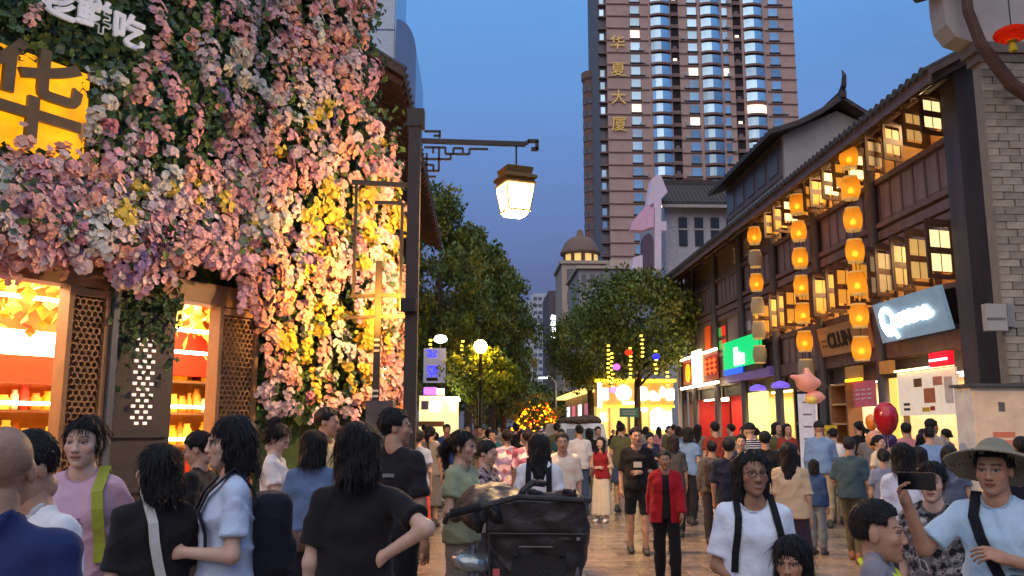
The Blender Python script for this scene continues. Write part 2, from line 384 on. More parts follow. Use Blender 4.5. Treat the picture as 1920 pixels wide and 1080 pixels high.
for y in COLS[1:]: hb('bracket', WOOD, ((9.7, y-0.07, 9.14), (XF+0.0, y+0.07, 9.30)))
# raised clerestory block behind the eaves
blk = empty('clerestory_block', (14.9, 38.7, 0), 0, 'raised gabled block with pale plaster end wall above the timber roof', 'building')
mb = MB().b2((-2.4, -4.2, 9.5), (2.4, 4.2, 14.0)); mb.add([(-2.4, -4.2, 14), (2.4, -4.2, 14), (0, -4.2, 15.1), (-2.4, 4.2, 14), (2.4, 4.2, 14), (0, 4.2, 15.1)], [(0, 1, 2), (5, 4, 3)])
mb.build('wall', PLASTER, blk)
MB().b2((-2.46, -4.0, 12.2), (-2.41, 4.1, 13.9)).build('timber_side', WOOD, blk)
for i in range(5): MB().b2((-2.50, -3.6+i*1.6, 12.5), (-2.47, -2.5+i*1.6, 13.6)).build('window', mat('dull_pane', (96, 92, 92), rough=0.3), blk)
for s in (-1, 1):
    mb = MB(); prof = [(0, 15.35), (0.9, 14.75), (1.9, 14.22), (3.2, 13.78)]
    for i in range(3):
        x0, z0 = prof[i]; x1, z1 = prof[i+1]
        q = [(s*x0, -4.9, z0), (s*x1, -4.9, z1), (s*x1, 5.0, z1), (s*x0, 5.0, z0)]; q2 = [(p[0], p[1], p[2]+0.18) for p in q]
        mb.add(q+q2, [(0, 1, 2, 3), (7, 6, 5, 4), (0, 4, 5, 1), (1, 5, 6, 2), (2, 6, 7, 3), (3, 7, 4, 0)])
    ro = mb.build('roof', TILE, blk)
    for i in range(20):
        y = -4.75 + i*0.5; MB().tube([(s*x, y, z+0.19) for x, z in prof], 0.07, 6).build('roof_tile', TILE, ro)
MB().b2((-0.12, -5.0, 15.42), (0.12, 5.0, 15.72)).build('ridge', TILE, blk)
MB().tube([(0, -4.7, 15.65), (0, -5.05, 15.9), (0, -5.15, 16.3), (0, -5.0, 16.6)], [0.14, 0.12, 0.09, 0.03], 8).build('ridge_horn', TILE, blk)
# ---------------------------------------------------------------- lantern strings
def translucent(name, c, see=0.10):
    if name in _mats: return _mats[name]
    m = bpy.data.materials.new(name); m.use_nodes = True; n = m.node_tree.nodes; l = m.node_tree.links; n.clear()
    o = n.new('ShaderNodeOutputMaterial'); t = n.new('ShaderNodeBsdfTranslucent'); d = n.new('ShaderNodeBsdfDiffuse'); mx = n.new('ShaderNodeMixShader'); mx.inputs[0].default_value = 0.45
    tc_ = n.new('ShaderNodeTexCoord'); wv = n.new('ShaderNodeTexWave'); wv.wave_type = 'BANDS'; wv.bands_direction = 'Z'; wv.inputs['Scale'].default_value = 11; wv.inputs['Distortion'].default_value = 1.5
    l.new(tc_.outputs['Object'], wv.inputs['Vector']); rp = n.new('ShaderNodeValToRGB'); c = lin(c)
    rp.color_ramp.elements[0].color = tuple(x*0.70 for x in c)+(1,); rp.color_ramp.elements[1].color = c+(1,)
    l.new(wv.outputs[0], rp.inputs[0]); l.new(rp.outputs[0], t.inputs[0]); l.new(rp.outputs[0], d.inputs[0]); l.new(t.outputs[0], mx.inputs[1]); l.new(d.outputs[0], mx.inputs[2])
    tr = n.new('ShaderNodeBsdfTransparent'); tr.inputs[0].default_value = c + (1,); m2 = n.new('ShaderNodeMixShader'); m2.inputs[0].default_value = see
    l.new(mx.outputs[0], m2.inputs[1]); l.new(tr.outputs[0], m2.inputs[2]); l.new(m2.outputs[0], o.inputs[0]); _mats[name] = m; return m
SKIN_ON = translucent('amber_lantern_skin', (255, 196, 84)); SKIN_OFF = translucent('unlit_lantern_skin', (228, 218, 194))
BLACKM = mat('black_metal', (34, 30, 28), rough=0.45, metal=0.3)
BRASSY = mat('lantern_rim', (214, 170, 96), rough=0.5, emit=(255, 200, 110), es=0.25)
pr = []
for i in range(25):
    t = i/24; z = -0.28 + 0.56*t; r_ = 0.185 + 0.062*math.sin(math.pi*min(1, max(0, t)))**0.7 + (0.006 if i % 2 else 0)
    pr.append((r_, z))
lan_me = MB().lathe(pr, n=20, cap=False).mesh('lantern_shell', SKIN_ON, True); lan_off = MB().lathe(pr, n=20, cap=False).mesh('lantern_shell', SKIN_OFF, True)
rim = MB().lathe([(0.165, 0.285), (0.195, 0.285), (0.195, 0.325), (0.165, 0.325)], n=18); rim2 = MB().lathe([(0.165, -0.325), (0.195, -0.325), (0.195, -0.285), (0.165, -0.285)], n=18).mesh('rim', BRASSY, True); rim_me = rim.mesh('rim', BRASSY, True)
bulb_me = MB().lathe([(0.001, -0.07), (0.07, -0.05), (0.085, 0), (0.06, 0.06), (0.02, 0.10)], n=10).mesh('bulb', emis('warm_bulb', (255, 214, 130), 10), True)
ORD = ['topmost', 'second from top', 'third from top', 'fourth from top', 'fifth from top', 'sixth from top', 'bottom']
def lantern_string(y, n, off, top, dz, where):
    x = 9.80
    for i in range(n):
        z = top - i*dz; o_ = i in off
        r = empty('hanging_lantern', (x, y, z), 0, '%s %s lantern, %s on the %s string' % ('unlit grey' if o_ else 'glowing amber', 'paper', ORD[i], where), 'lantern', 'lanterns hanging on the timber front')
        link('lantern_shell', lan_off if o_ else lan_me, r); link('rim', rim_me, r); link('rim', rim2, r)
        if not o_:
            link('bulb', bulb_me, r, (0, 0, -0.08)); point('bulb_light', (0, 0, -0.08), 8.5, (1.0, 0.80, 0.42), 0.06, r)
    c = MB().tube([(x, y, 9.36), (x, y, top-(n-1)*dz-0.2)], 0.012, 5).build('lantern_cord', BLACKM); tag(c, 'dark cord carrying the %s string of lanterns' % where, 'cord', 'lantern cords')
lantern_string(22.40, 7, (), 9.05, 0.885, 'nearest')
lantern_string(26.35, 7, (6,), 8.75, 0.885, 'middle')
lantern_string(30.7, 6, (1, 3, 4, 5), 8.70, 0.885, 'farthest')
# ---------------------------------------------------------------- shop bays on the ground floor
SHOPW = mat('shop_wall_cream', (206, 184, 150), rough=0.9); SHELF = mat('shop_shelf_wood', (150, 104, 66), rough=0.6)
TUBE = emis('shop_tube', (255, 236, 200), 9); GLASS = mat('dark_shop_glass', (46, 50, 54), rough=0.08, spec=0.8, bump=0)
def shop(k, wall, lamp, items, col_, power, yA=None, yB=None, nm='shop_interior', label=None, depth=2.4):
    y0, y1 = (yA or COLS[k]+0.18), (yB or COLS[k+1]-0.18); ym = (y0+y1)/2
    r = empty('shop_interior', (XF+0.3, ym, 0), 0, label, 'shop'); W = y1-y0; D = depth
    mb = MB(); mb.b2((D, -W/2, 0), (D+0.06, W/2, 3.3)); mb.b2((0.1, -W/2-0.05, 0), (D, -W/2, 3.3)); mb.b2((0.1, W/2, 0), (D, W/2+0.05, 3.3)); mb.b2((0.1, -W/2, 3.05), (D, W/2, 3.1)); mb.build('wall', wall, r)
    for i in range(4): MB().b2((D-0.45, -W/2+0.05, 0.5+i*0.55), (D-0.01, W/2-0.05, 0.54+i*0.55)).build('shelf', SHELF, r)
    g_ = MB(); mats_ = [mat('goods_%d_%d_%d' % c_, c_, rough=0.5) for c_ in items]
    for i in range(4):
        y = -W/2+0.1
        while y < W/2-0.2:
            w_ = random.uniform(0.10, 0.26); h_ = random.uniform(0.16, 0.42); g_.mi = random.randrange(len(mats_)); g_.box((D-0.22, y+w_/2, 0.545+i*0.55+h_/2), (0.28, w_*0.92, h_)); y += w_
    tag(g_.build('shelf_goods', mats_, r), kind='stuff')
    for i in range(2): MB().b2((0.5+i*0.9, -W/2+0.2, 2.98), (0.58+i*0.9, W/2-0.2, 3.04)).build('ceiling_tube', lamp, r)
    area('ceiling_light', (1.0, 0, 2.9), (0, 0, 0), power, col_, 1.6, W*0.8, r)
    mb = MB(); mb.b2((0.2, -W/2+0.3, 0), (0.75, W/2-1.1, 0.95)); mb.b2((0.15, -W/2+0.25, 0.95), (0.80, W/2-1.05, 1.0)); mb.build('counter', SHELF, r)
    return r
WW = (1.0, 0.80, 0.55)
shop(0, SHOPW, TUBE, [(220, 170, 110), (240, 220, 190), (180, 90, 50)], WW, 130, label='bright snack shop with menu boards at the near end of the timber building')
shop(1, SHOPW, TUBE, [(220, 120, 140), (240, 200, 120), (230, 230, 220), (200, 60, 60)], WW, 130, label='toy shop under a pink banner beside the balloon stand')
r2_ = shop(2, WOOD2, TUBE, [(120, 120, 80), (160, 140, 90)], WW, 30, label='dim shop with dark glass doors behind the white pillar sign')
shop(3, SHOPW, emis('yellow_tube', (255, 226, 130), 8), [(240, 220, 120), (230, 210, 160)], (1.0, 0.85, 0.45), 110, label='yellow lit shop next to the tall yellow poster')
REDW = mat('red_shop_wall', (170, 26, 20), rough=0.6)
shop(4, REDW, TUBE, [(220, 40, 30), (240, 180, 90), (250, 230, 200)], (1.0, 0.55, 0.35), 120, label='red walled snack shop below the green sign')
shop(5, REDW, TUBE, [(200, 60, 40), (240, 210, 160)], (1.0, 0.6, 0.4), 110, yB=44.6, label='red and cream food shop at the far end of the timber building')
for k in range(7): hb('shop_header', DARKW, ((XF+0.12, COLS[k]+0.18, 2.95 if k < 2 else 3.0), (XF+0.30, COLS[k+1]-0.18, 3.44)))
# ================================================================ signs on the timber front
YD, ZD = (0, -1, 0), (0, 0, 1)       # writing on a front that faces -X runs towards -Y
WHITE_N = emis('white_neon', (235, 250, 255), 5.0); GREEN = emis('green_sign', (0, 190, 105), 0.9); BLUE = emis('blue_sign', (20, 90, 220), 0.9)
def script_tube(pts, r_, m, name, parent, M):
    return MB().tube([M @ Vector((p[0], p[1], 0)) for p in pts], r_, 6).build(name, m, parent)
def spl(pts, n=6):
    out_ = []; k = len(pts)
    for i in range(k-1):
        p0, p1, p2, p3 = pts[max(i-1, 0)], pts[i], pts[i+1], pts[min(i+2, k-1)]
        for j in range(n):
            t = j/n; out_.append(tuple(0.5*(2*p1[q] + (p2[q]-p0[q])*t + (2*p0[q]-5*p1[q]+4*p2[q]-p3[q])*t*t + (3*p1[q]-p0[q]-3*p2[q]+p3[q])*t**3) for q in (0, 1)))
    return out_ + [pts[-1]]
# script neon sign
s1 = empty('neon_script_sign', (10.05, 20.15, 4.32), 0, 'tilted grey sign board with white neon script Queena', 'sign')
MB().b2((-0.10, -1.7, -0.50), (0.0, 1.55, 0.52)).build('board', mat('blue_grey_board', (120, 142, 158), rough=0.4, emit=(120, 150, 170), es=0.35), s1)
MB().b2((0.0, -1.6, -0.4), (0.3, 1.45, 0.4)).build('bracket', BLACKM, s1)
Ms = Matrix(((0, 0, -1, -0.13), (-1, 0, 0, 0), (0, 1, 0, 0), (0, 0, 0, 1)))
Q = spl([(-0.75, 0.20), (-0.95, 0.34), (-1.20, 0.20), (-1.22, -0.12), (-1.0, -0.33), (-0.72, -0.15), (-0.68, 0.15), (-0.85, 0.33)])
script_tube(Q, 0.045, WHITE_N, 'letter_q', s1, Ms); script_tube(spl([(-1.05, -0.10), (-0.85, -0.20), (-0.62, -0.42)]), 0.04, WHITE_N, 'letter_tail', s1, Ms)
uu = [(-0.50, 0.12), (-0.48, -0.14), (-0.34, -0.14), (-0.28, 0.12), (-0.26, -0.12), (-0.12, -0.06), (0.02, 0.08), (-0.06, 0.14), (-0.12, -0.04), (0.02, -0.14), (0.16, -0.04), (0.28, 0.09), (0.20, 0.15), (0.14, -0.02), (0.30, -0.13),
      (0.42, 0.0), (0.46, 0.13), (0.48, -0.12), (0.56, 0.10), (0.66, 0.12), (0.70, -0.12), (0.84, 0.0), (0.98, 0.12), (0.88, 0.14), (0.84, -0.02), (0.92, -0.13), (1.04, 0.08), (1.06, -0.10), (1.20, -0.02)]
script_tube(spl(uu), 0.035, WHITE_N, 'letters', s1, Ms)
s1.rotation_euler = (0, R(-12), 0)
# timber sign
s2 = empty('timber_sign', (10.22, 24.35, 4.26), 0, 'honey coloured wooden shop sign with dark carved letters beneath the lanterns', 'sign')
MB().b2((-0.05, -1.75, -0.46), (0.0, 1.75, 0.42)).build('board', mat('honey_board', (190, 138, 88), var=0.2, rough=0.55, stretch=(1, 0.2, 1)), s2)
text('letters', 'CLUN', 0.62, mat('carved_dark', (56, 38, 26), rough=0.7), s2, (-0.075, 0.25, -0.05), YD, ZD, 0.02, 0.012)
for z in (-0.16, 0.0): MB().b2((-0.07, 1.2, z), (-0.05, 1.6, z+0.03)).build('carved_line', mat('carved_dark', (56, 38, 26)), s2)
s2.rotation_euler = (0, R(-10), 0)
# green sign
s3 = empty('green_light_box', (10.02, 33.55, 4.42), 0, 'glowing green light box sign with white block mark', 'sign')
MB().b2((-0.06, -2.5, -0.38), (0.0, 2.4, 0.75)).build('light_panel', GREEN, s3)
MB().b2((-0.06, -0.1, -0.62), (0.0, 2.4, -0.384)).build('blue_strip', BLUE, s3)
mb = MB(); mb.b2((-0.09, 0.35, -0.30), (-0.062, 0.80, 0.42)); mb.b2((-0.09, -0.5, -0.30), (-0.062, 0.346, 0.12)); mb.b2((-0.09, 0.0, 0.124), (-0.062, 0.344, 0.2)); mb.build('white_mark', emis('white_mark', (240, 255, 250), 2.2), s3)
MB().b2((0.0, -2.5, -0.6), (0.12, 2.4, 0.72)).build('housing', BLACKM, s3)
# food sign with tubes
s4 = empty('food_shop_sign', (10.0, 40.0, 4.30), 0, 'red and yellow food sign framed by white light tubes', 'sign')
MB().b2((-0.04, -3.2, -0.55), (0.0, 3.2, 0.62)).build('board', emis('red_board', (120, 20, 12), 0.35, 0.3), s4)
TB = emis('cream_tube', (255, 236, 190), 9)
MB().tube([(-0.12, -3.4, -0.72), (-0.12, 3.4, -0.72)], 0.06, 8).build('light_tube', TB, s4); MB().tube([(-0.12, -3.3, 0.72), (-0.12, -0.5, 0.72)], 0.06, 8).build('light_tube', TB, s4); MB().tube([(-0.12, 1.3, 0.72), (-0.12, 3.3, 0.72)], 0.06, 8).build('light_tube', TB, s4)
MB().b2((-0.14, -0.6, -0.6), (-0.05, 1.0, 0.95)).build('light_panel', emis('cream_panel', (255, 228, 160), 4.5), s4)
mb = MB()
for i in range(3):
    for z in (-0.2, 0.02, 0.24): mb.b2((-0.07, -2.9+i*0.72, z), (-0.042, -2.35+i*0.72, z+0.1))
    mb.b2((-0.068, -2.67+i*0.72, -0.3), (-0.043, -2.57+i*0.72, 0.42))
mb.build('letters', emis('red_letters', (255, 70, 30), 2.2), s4)
MB().lathe([(0.02, -0.02), (0.45, -0.02), (0.45, 0.02), (0.02, 0.02)], n=18).build('round_badge', emis('orange_badge', (255, 150, 20), 1.5), s4, loc=(-0.08, 2.1, 0.0), rot=(0, R(90), 0))
# purple fascia
s5 = MB().b2((10.12, 30.7, 3.52), (10.36, 36.4, 3.86)).build('purple_fascia', emis('purple_fascia', (92, 70, 130), 0.35, 0.3)); tag(s5, 'violet lit fascia strip under the green sign', 'fascia')
for i, (y, lb) in enumerate(((31.4, 'violet awning with painted glow above the yellow poster'), (29.0, 'violet awning with painted glow above the white pillar sign'))):
    o = MB().lathe([(0.05, 0.18), (0.26, 0.10), (0.32, 0.0), (0.28, -0.06)], n=16).build('glowing_awning', emis('violet_awning_glow', (110, 84, 200), 0.9), loc=(9.9, y, 3.05)); tag(o, lb, 'lamp', 'violet glowing awnings')  # purple lit awnings, their light put into a glowing material
    MB().tube([(0, 0, 0.25), (0.5, 0, 0.45)], 0.02, 6).build('arm', BLACKM, o)
# yellow poster, white pillar sign
s6 = empty('yellow_poster', (9.9, 31.6, 0), 0, 'tall glowing yellow poster with a small black figure print', 'poster')
MB().b2((0, -1.0, 0.1), (0.12, 1.0, 2.95)).build('light_panel', emis('yellow_panel', (250, 232, 130), 1.25, 0.12, 1.5), s6)
mb = MB(); mb.lathe([(0.001, 0.10), (0.10, 0.06), (0.12, 0), (0.10, -0.05), (0.001, -0.06)], (-0.02, -0.35, 1.05), 10); mb.b2((-0.03, -0.60, 0.98), (-0.005, -0.10, 1.02)); mb.b2((-0.03, -0.42, 0.45), (-0.005, -0.28, 0.95)); mb.build('printed_figure', mat('print_black', (24, 22, 20)), s6)
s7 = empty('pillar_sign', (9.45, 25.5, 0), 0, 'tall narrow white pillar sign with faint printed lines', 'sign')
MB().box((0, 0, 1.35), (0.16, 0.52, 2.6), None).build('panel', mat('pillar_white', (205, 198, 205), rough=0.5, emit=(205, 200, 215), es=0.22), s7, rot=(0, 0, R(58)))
MB().box((0, 0, 0.05), (0.5, 0.7, 0.1)).build('base', BLACKM, s7, rot=(0, 0, R(58)))
for i in range(6): MB().box((-0.084, 0, 0.6+i*0.36), (0.006, 0.26, 0.05)).build('printed_line', mat('print_grey', (140, 134, 140)), s7, rot=(0, 0, R(58)))
# dark glass doors of bay 2
gl = empty('glass_doors', (10.35, 27.7, 0), 0, 'dark glazed shop doors in black frames behind the pink balloon', 'door')
for i in range(3):
    y = -1.2 + i*0.95; MB().b2((0, y-0.42, 0.1), (0.02, y+0.42, 2.85)).build('pane', GLASS, gl)
    mb = MB()
    for yy in (y-0.46, y+0.46): mb.b2((-0.03, yy-0.035, 0.0), (0.05, yy+0.035, 2.95))
    mb.b2((-0.028, y-0.425, 1.75), (0.048, y+0.425, 1.82)); mb.build('frame', BLACKM, gl)
# yellow stand pillar
s8 = MB(); s8.b2((9.5, 24.35, 0), (9.75, 24.65, 1.62)); s8.b2((9.44, 24.29, 1.62), (9.81, 24.71, 1.72)); s8.b2((9.44, 24.29, 1.15), (9.81, 24.71, 1.25))
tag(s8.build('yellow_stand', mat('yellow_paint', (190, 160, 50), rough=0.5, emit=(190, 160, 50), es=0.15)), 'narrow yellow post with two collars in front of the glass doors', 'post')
# wooden shelf tower
s9 = empty('wooden_rack', (10.0, 24.5, 0), 0, 'tall wooden display rack with open compartments next to the pink banner', 'rack')
mb = MB()
for y in (-0.55, 0.55): mb.b2((-0.02, y-0.04, 0), (0.4, y+0.04, 2.9))
mb.b2((0.36, -0.51, 0), (0.4, 0.51, 2.9)); mb.build('frame', SHELF, s9)
for i in range(6): MB().b2((-0.015, -0.51, 0.05+i*0.56), (0.355, 0.51, 0.10+i*0.56)).build('shelf', mat('pale_shelf', (206, 160, 110), rough=0.6), s9)
# pink banner
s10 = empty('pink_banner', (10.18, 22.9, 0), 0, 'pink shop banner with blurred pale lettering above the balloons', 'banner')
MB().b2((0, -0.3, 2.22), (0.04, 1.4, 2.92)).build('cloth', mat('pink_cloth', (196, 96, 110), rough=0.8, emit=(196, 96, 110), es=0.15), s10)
mb = MB()
for i in range(4):
    for z in (2.42, 2.54, 2.66): mb.b2((-0.012, -0.1+i*0.36, z), (-0.002, 0.14+i*0.36, z+0.05))
mb.build('letters', mat('pale_print', (236, 206, 210), rough=0.7), s10)
MB().b2((-0.06, 0.4, 2.94), (0.02, 1.4, 3.02)).build('light_bar', emis('amber_bar', (255, 180, 30), 2.0), s10)
# menu board
s11 = empty('menu_board', (10.12, 20.3, 0), 0, 'pale menu board with food photographs in the near shop', 'menu')
MB().b2((0, -1.75, 1.95), (0.05, 0.9, 3.0)).build('panel', mat('menu_pale', (236, 220, 200), rough=0.5, emit=(236, 214, 190), es=0.35), s11)
for (y, z, w_, h_, c_) in ((-0.1, 2.72, 0.38, 0.2, (120, 84, 60)), (-0.6, 2.40, 0.5, 0.34, (206, 120, 84)), (-1.0, 2.72, 0.4, 0.2, (226, 150, 120)), (0.5, 2.22, 0.3, 0.06, (60, 56, 60)), (0.5, 2.1, 0.3, 0.06, (60, 56, 60)), (-1.45, 2.5, 0.34, 0.6, (236, 226, 214)), (-0.4, 2.08, 0.34, 0.1, (240, 200, 60)), (-0.7, 2.1, 0.2, 0.1, (190, 60, 40))):
    MB().b2((-0.006, y-w_/2, z-h_/2), (0.0, y+w_/2, z+h_/2)).build('printed_picture', mat('print_%d_%d_%d' % c_, c_, rough=0.5), s11)
MB().b2((-0.07, -1.75, 3.02), (0.0, 0.9, 3.07)).build('light_bar', emis('cream_bar', (255, 226, 160), 3.0), s11)
MB().b2((0, 0.95, 1.2), (0.05, 1.35, 2.9)).build('yellow_panel', emis('amber_panel', (240, 190, 90), 0.9), s11)
# red lit sign near the post
s12 = empty('red_sign_box', (9.95, 18.75, 0), 0, 'small glowing red sign box under the timber lintel', 'sign')
mb = MB(); mb.b2((-0.05, -0.35, 3.02), (0.1, 0.45, 3.34)); mb.build('box', emis('red_box', (200, 20, 36), 1.0), s12); MB().b2((-0.065, -0.33, 3.14), (-0.052, 0.43, 3.19)).build('light_strip', emis('pink_strip', (255, 190, 210), 3), s12)
# orange box signs in the dark lintel zone
for (y, w_, c_, lb) in ((22.0, 0.6, (176, 120, 60), 'small amber box sign left of the near bay under the lintel'), (24.0, 0.9, (150, 110, 60), 'tilted amber box sign in the dark recess behind the balloon')):
    o = MB().b2((10.2, y-w_/2, 3.05), (10.34, y+w_/2, 3.38)).build('box_sign', mat('sign_%d' % c_[0], c_, emit=c_, es=0.25)); tag(o, lb, 'sign')
# the whole timber front stands a little further right
for o_ in [x for x in bpy.data.objects if x not in _before and x.parent is None and x.type != 'LIGHT']: o_.location.x += 0.38
# ---------------------------------------------------------------- stone pier at the right edge
BRK = stone('grey_stone_block', (156, 144, 128), 0.85, 0.30); [setattr(n_b.inputs['Strength'], 'default_value', 0.7) for n_b in BRK.node_tree.nodes if n_b.type == 'BUMP']
pier = empty('stone_pier', (10.25, 16.0, 0), 0, 'pale grey stone block pier at the right edge of the street', 'pier')
MB().b2((-0.50, -0.55, 0), (2.4, -0.30, 8.9)).build('core', mat('pier_mortar', (136, 126, 114), rough=0.95), pier)
bk = MB().box((0, 0, 0), (0.39, 0.06, 0.135)).mesh('stone_block', BRK)
n_ = 0
for j in range(61):
    for i in range(4):
        x = -0.50 + 0.2 + i*0.405 - (0.2 if j % 2 else 0); hs_ = 1.0
        if i == 0 and j % 2: x += 0.10; hs_ = 0.48
        o = link('stone_block', bk, pier, (x, -0.568 + random.uniform(-0.016, 0.010), 0.08+j*0.145)); o.scale.x = hs_*random.uniform(0.97, 1.02); n_ += 1
mb = MB(); mb.b2((-0.66, -0.66, 8.9), (2.4, -0.2, 9.12)); mb.b2((-0.58, -0.62, 8.72), (2.4, -0.25, 8.897)); mb.build('cornice', mat('pier_cornice', (112, 100, 90), rough=0.9), pier)
M4 = Matrix(((1, 0, 0, 0), (0, 0, 1, -0.6), (0, 1, 0, 0), (0, 0, 0, 1)))
mb = MB(); mb.prism([(-0.62, 9.13), (-0.95, 9.24), (-1.12, 9.5), (-1.16, 9.9), (-1.16, 10.25), (2.4, 10.25), (2.4, 9.13)], M4, 0.5); mb.build('corbel_block', PLASTER, pier)
mb = MB(); mb.tube([(-1.60, -0.5, 10.22), (-1.35, -0.5, 10.3), (-0.6, -0.5, 10.5), (0.3, -0.5, 10.85)], 0.13, 10); mb.tube([(-1.5, -0.25, 10.25), (-1.25, -0.25, 10.33), (-0.5, -0.25, 10.53), (0.3, -0.25, 10.85)], 0.13, 10); mb.tube([(-1.5, -0.75, 10.25), (-1.25, -0.75, 10.33), (-0.5, -0.75, 10.53), (0.3, -0.75, 10.85)], 0.13, 10); mb.build('coping_tile', TILE, pier)
o = MB().tube([at(1806, -60, 15.1), at(1815, 20, 15.1), at(1838, 80, 15.1), at(1868, 122, 15.1), at(1898, 160, 15.1), at(1945, 190, 15.1)], [0.10, 0.10, 0.11, 0.12, 0.13, 0.14], 8).build('curved_branch', mat('brown_bark', (84, 62, 54), rough=0.9, bump=0.5)); tag(o, 'thick brown curved branch crossing the stone pier top', 'branch')
# red lantern, with leaves above
p = at(1897, 64, 14.6)
rl = empty('red_lantern', p, 0, 'round red lantern with yellow tassel hanging at the upper right corner', 'lantern')
MB().lathe([(0.08, -0.13), (0.20, -0.11), (0.30, -0.04), (0.32, 0.0), (0.29, 0.06), (0.18, 0.12), (0.08, 0.14)], n=20).build('shade', translucent('red_lantern_skin', (214, 60, 36)), rl, True)
point('bulb_light', (0, 0, 0), 1.4, (1, 0.6, 0.35), 0.06, rl)
MB().lathe([(0.09, -0.16), (0.10, -0.13), (0.09, -0.125)], n=12).build('rim', mat('gold_rim', (200, 150, 40), rough=0.4, metal=0.5), rl); MB().lathe([(0.07, -0.34), (0.075, -0.30), (0.05, -0.165)], n=10).build('tassel', mat('yellow_tassel', (206, 180, 30), rough=0.8), rl)
MB().tube([(0, 0, 0.14), (0, 0, 1.2)], 0.012, 6).build('cord', BLACKM, rl)
# wall box, ledge and white booth
o = empty('meter_box', (at(1858, 595, 15.5).x, 15.68, 0), 0, 'off-white meter box fixed high on the stone pier side', 'box'); MB().b2((-0.24, -0.45, 3.42), (0.14, -0.3, 3.92)).build('case', PLASTER, o); MB().b2((-0.242, -0.462, 3.62), (0.10, -0.453, 3.66)).build('seam', mat('seam_grey', (120, 116, 112)), o); MB().b2((0.18, -0.4, 3.5), (0.32, -0.28, 3.95)).build('side_box', mat('box_grey', (150, 146, 140)), o)
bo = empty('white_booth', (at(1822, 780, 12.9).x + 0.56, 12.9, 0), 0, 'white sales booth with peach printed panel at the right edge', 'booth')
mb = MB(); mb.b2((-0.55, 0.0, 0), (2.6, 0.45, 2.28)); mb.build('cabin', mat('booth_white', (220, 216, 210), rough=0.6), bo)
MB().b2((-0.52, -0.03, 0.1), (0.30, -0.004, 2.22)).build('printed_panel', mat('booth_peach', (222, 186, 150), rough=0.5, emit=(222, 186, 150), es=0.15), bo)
mb = MB(); mb.b2((-0.60, -0.12, 2.285), (2.7, 0.5, 2.33)); mb.build('roof', mat('booth_roof', (90, 86, 84), rough=0.6), bo)
for (x, z, w_, h_, c_) in ((-0.1, 1.98, 0.10, 0.14, (110, 100, 96)), (-0.1, 1.56, 0.34, 0.08, (236, 130, 90)), (-0.1, 1.40, 0.42, 0.16, (240, 150, 110))): MB().b2((x-w_/2, -0.036, z-h_/2), (x+w_/2, -0.031, z+h_/2)).build('printed_mark', mat('bp_%d_%d' % c_[:2], c_, rough=0.6), bo)
# ================================================================ far buildings
GRAN = mat('pink_granite', (196, 162, 148), var=0.12, scale=0.4, rough=0.7, bump=0.05)
GRAND = mat('pink_granite_dark', (136, 108, 100), var=0.12, scale=0.4, rough=0.7, bump=0.05)
GREYC = mat('grey_render', (120, 114, 118), var=0.12, scale=0.3, rough=0.8, bump=0.05)
RECESS_SHADE = mat('painted_recess_shade', (44, 36, 38), rough=0.9)
SKYG = mat('sky_tinted_glass', (182, 214, 226), var=0.2, scale=0.25, rough=0.12, metal=0.7, bump=0.0)
_n = SKYG.node_tree.nodes; _l = SKYG.node_tree.links; _b = _n['Principled BSDF']; _oi = _n.new('ShaderNodeObjectInfo'); _mr = _n.new('ShaderNodeMapRange'); _mr.inputs[3].default_value = 0.55; _mr.inputs[4].default_value = 1.15
_vm = _n.new('ShaderNodeVectorMath'); _vm.operation = 'SCALE'; _src = _b.inputs['Base Color'].links[0].from_socket; _l.new(_oi.outputs['Random'], _mr.inputs[0]); _l.new(_src, _vm.inputs[0]); _l.new(_mr.outputs[0], _vm.inputs['Scale']); _l.new(_vm.outputs[0], _b.inputs['Base Color'])
LITG = emis('lit_tower_window', (255, 232, 200), 1.1)
PALEF = mat('window_surround_dark', (66, 54, 54), rough=0.7)
TY = 185.0
def tz(y): return at(1300, y, TY).z
def tx(px): return at(px, 300, TY).x
FH = 26.0*TY/1600/ math.cos(TH) * 0.985
tower = empty('apartment_tower', ((tx(1128)+tx(1502))/2, TY+10, 0), 0, 'tall pink granite apartment tower with blue bay windows and vertical gold characters', 'building')
ox, oy = tower.location.x, tower.location.y
def tb(name, m, x0, x1, y0, y1, z0, z1): return MB().b2((x0-ox, y0-oy, z0), (x1-ox, y1-oy, z1)).build(name, m, tower)
ZT = 112; Z0 = 2
tb('shaft', GRAN, tx(1142), tx(1502), TY, TY+22, Z0, ZT)
tb('side_balconies', GREYC, tx(1128), tx(1142)-0.02, TY+1.5, TY+20, Z0, ZT)
for x0, x1 in ((1265, 1280), (1385, 1400)): tb('recess', RECESS_SHADE, tx(x0), tx(x1), TY-0.06, TY+0.5, Z0, ZT)  # flat dark strips: the shade of recessed balconies painted on the front
win_small = MB().b2((-1.05, -0.10, -0.95), (1.05, 0.0, 0.95)).mesh('window', SKYG); win_lit = MB().b2((-1.05, -0.10, -0.95), (1.05, 0.0, 0.95)).mesh('window', LITG)
frame_s = MB().b2((-1.25, -0.35, -1.25), (1.25, 0.02, -0.97)).mesh('sill', PALEF)
def bay_mesh(wd, m):
    n = 7; mb = MB(); pts = [(-wd/2 + wd*i/(n-1), -0.2 - 0.75*math.sin(math.pi*i/(n-1))**0.6) for i in range(n)]
    vs = [(x, y, -1.0) for x, y in pts] + [(x, y, 1.0) for x, y in pts]; mb.add(vs, [(i, i+1, n+i+1, n+i) for i in range(n-1)]); mb.mi = 0
    return mb.mesh('bay_window', m)
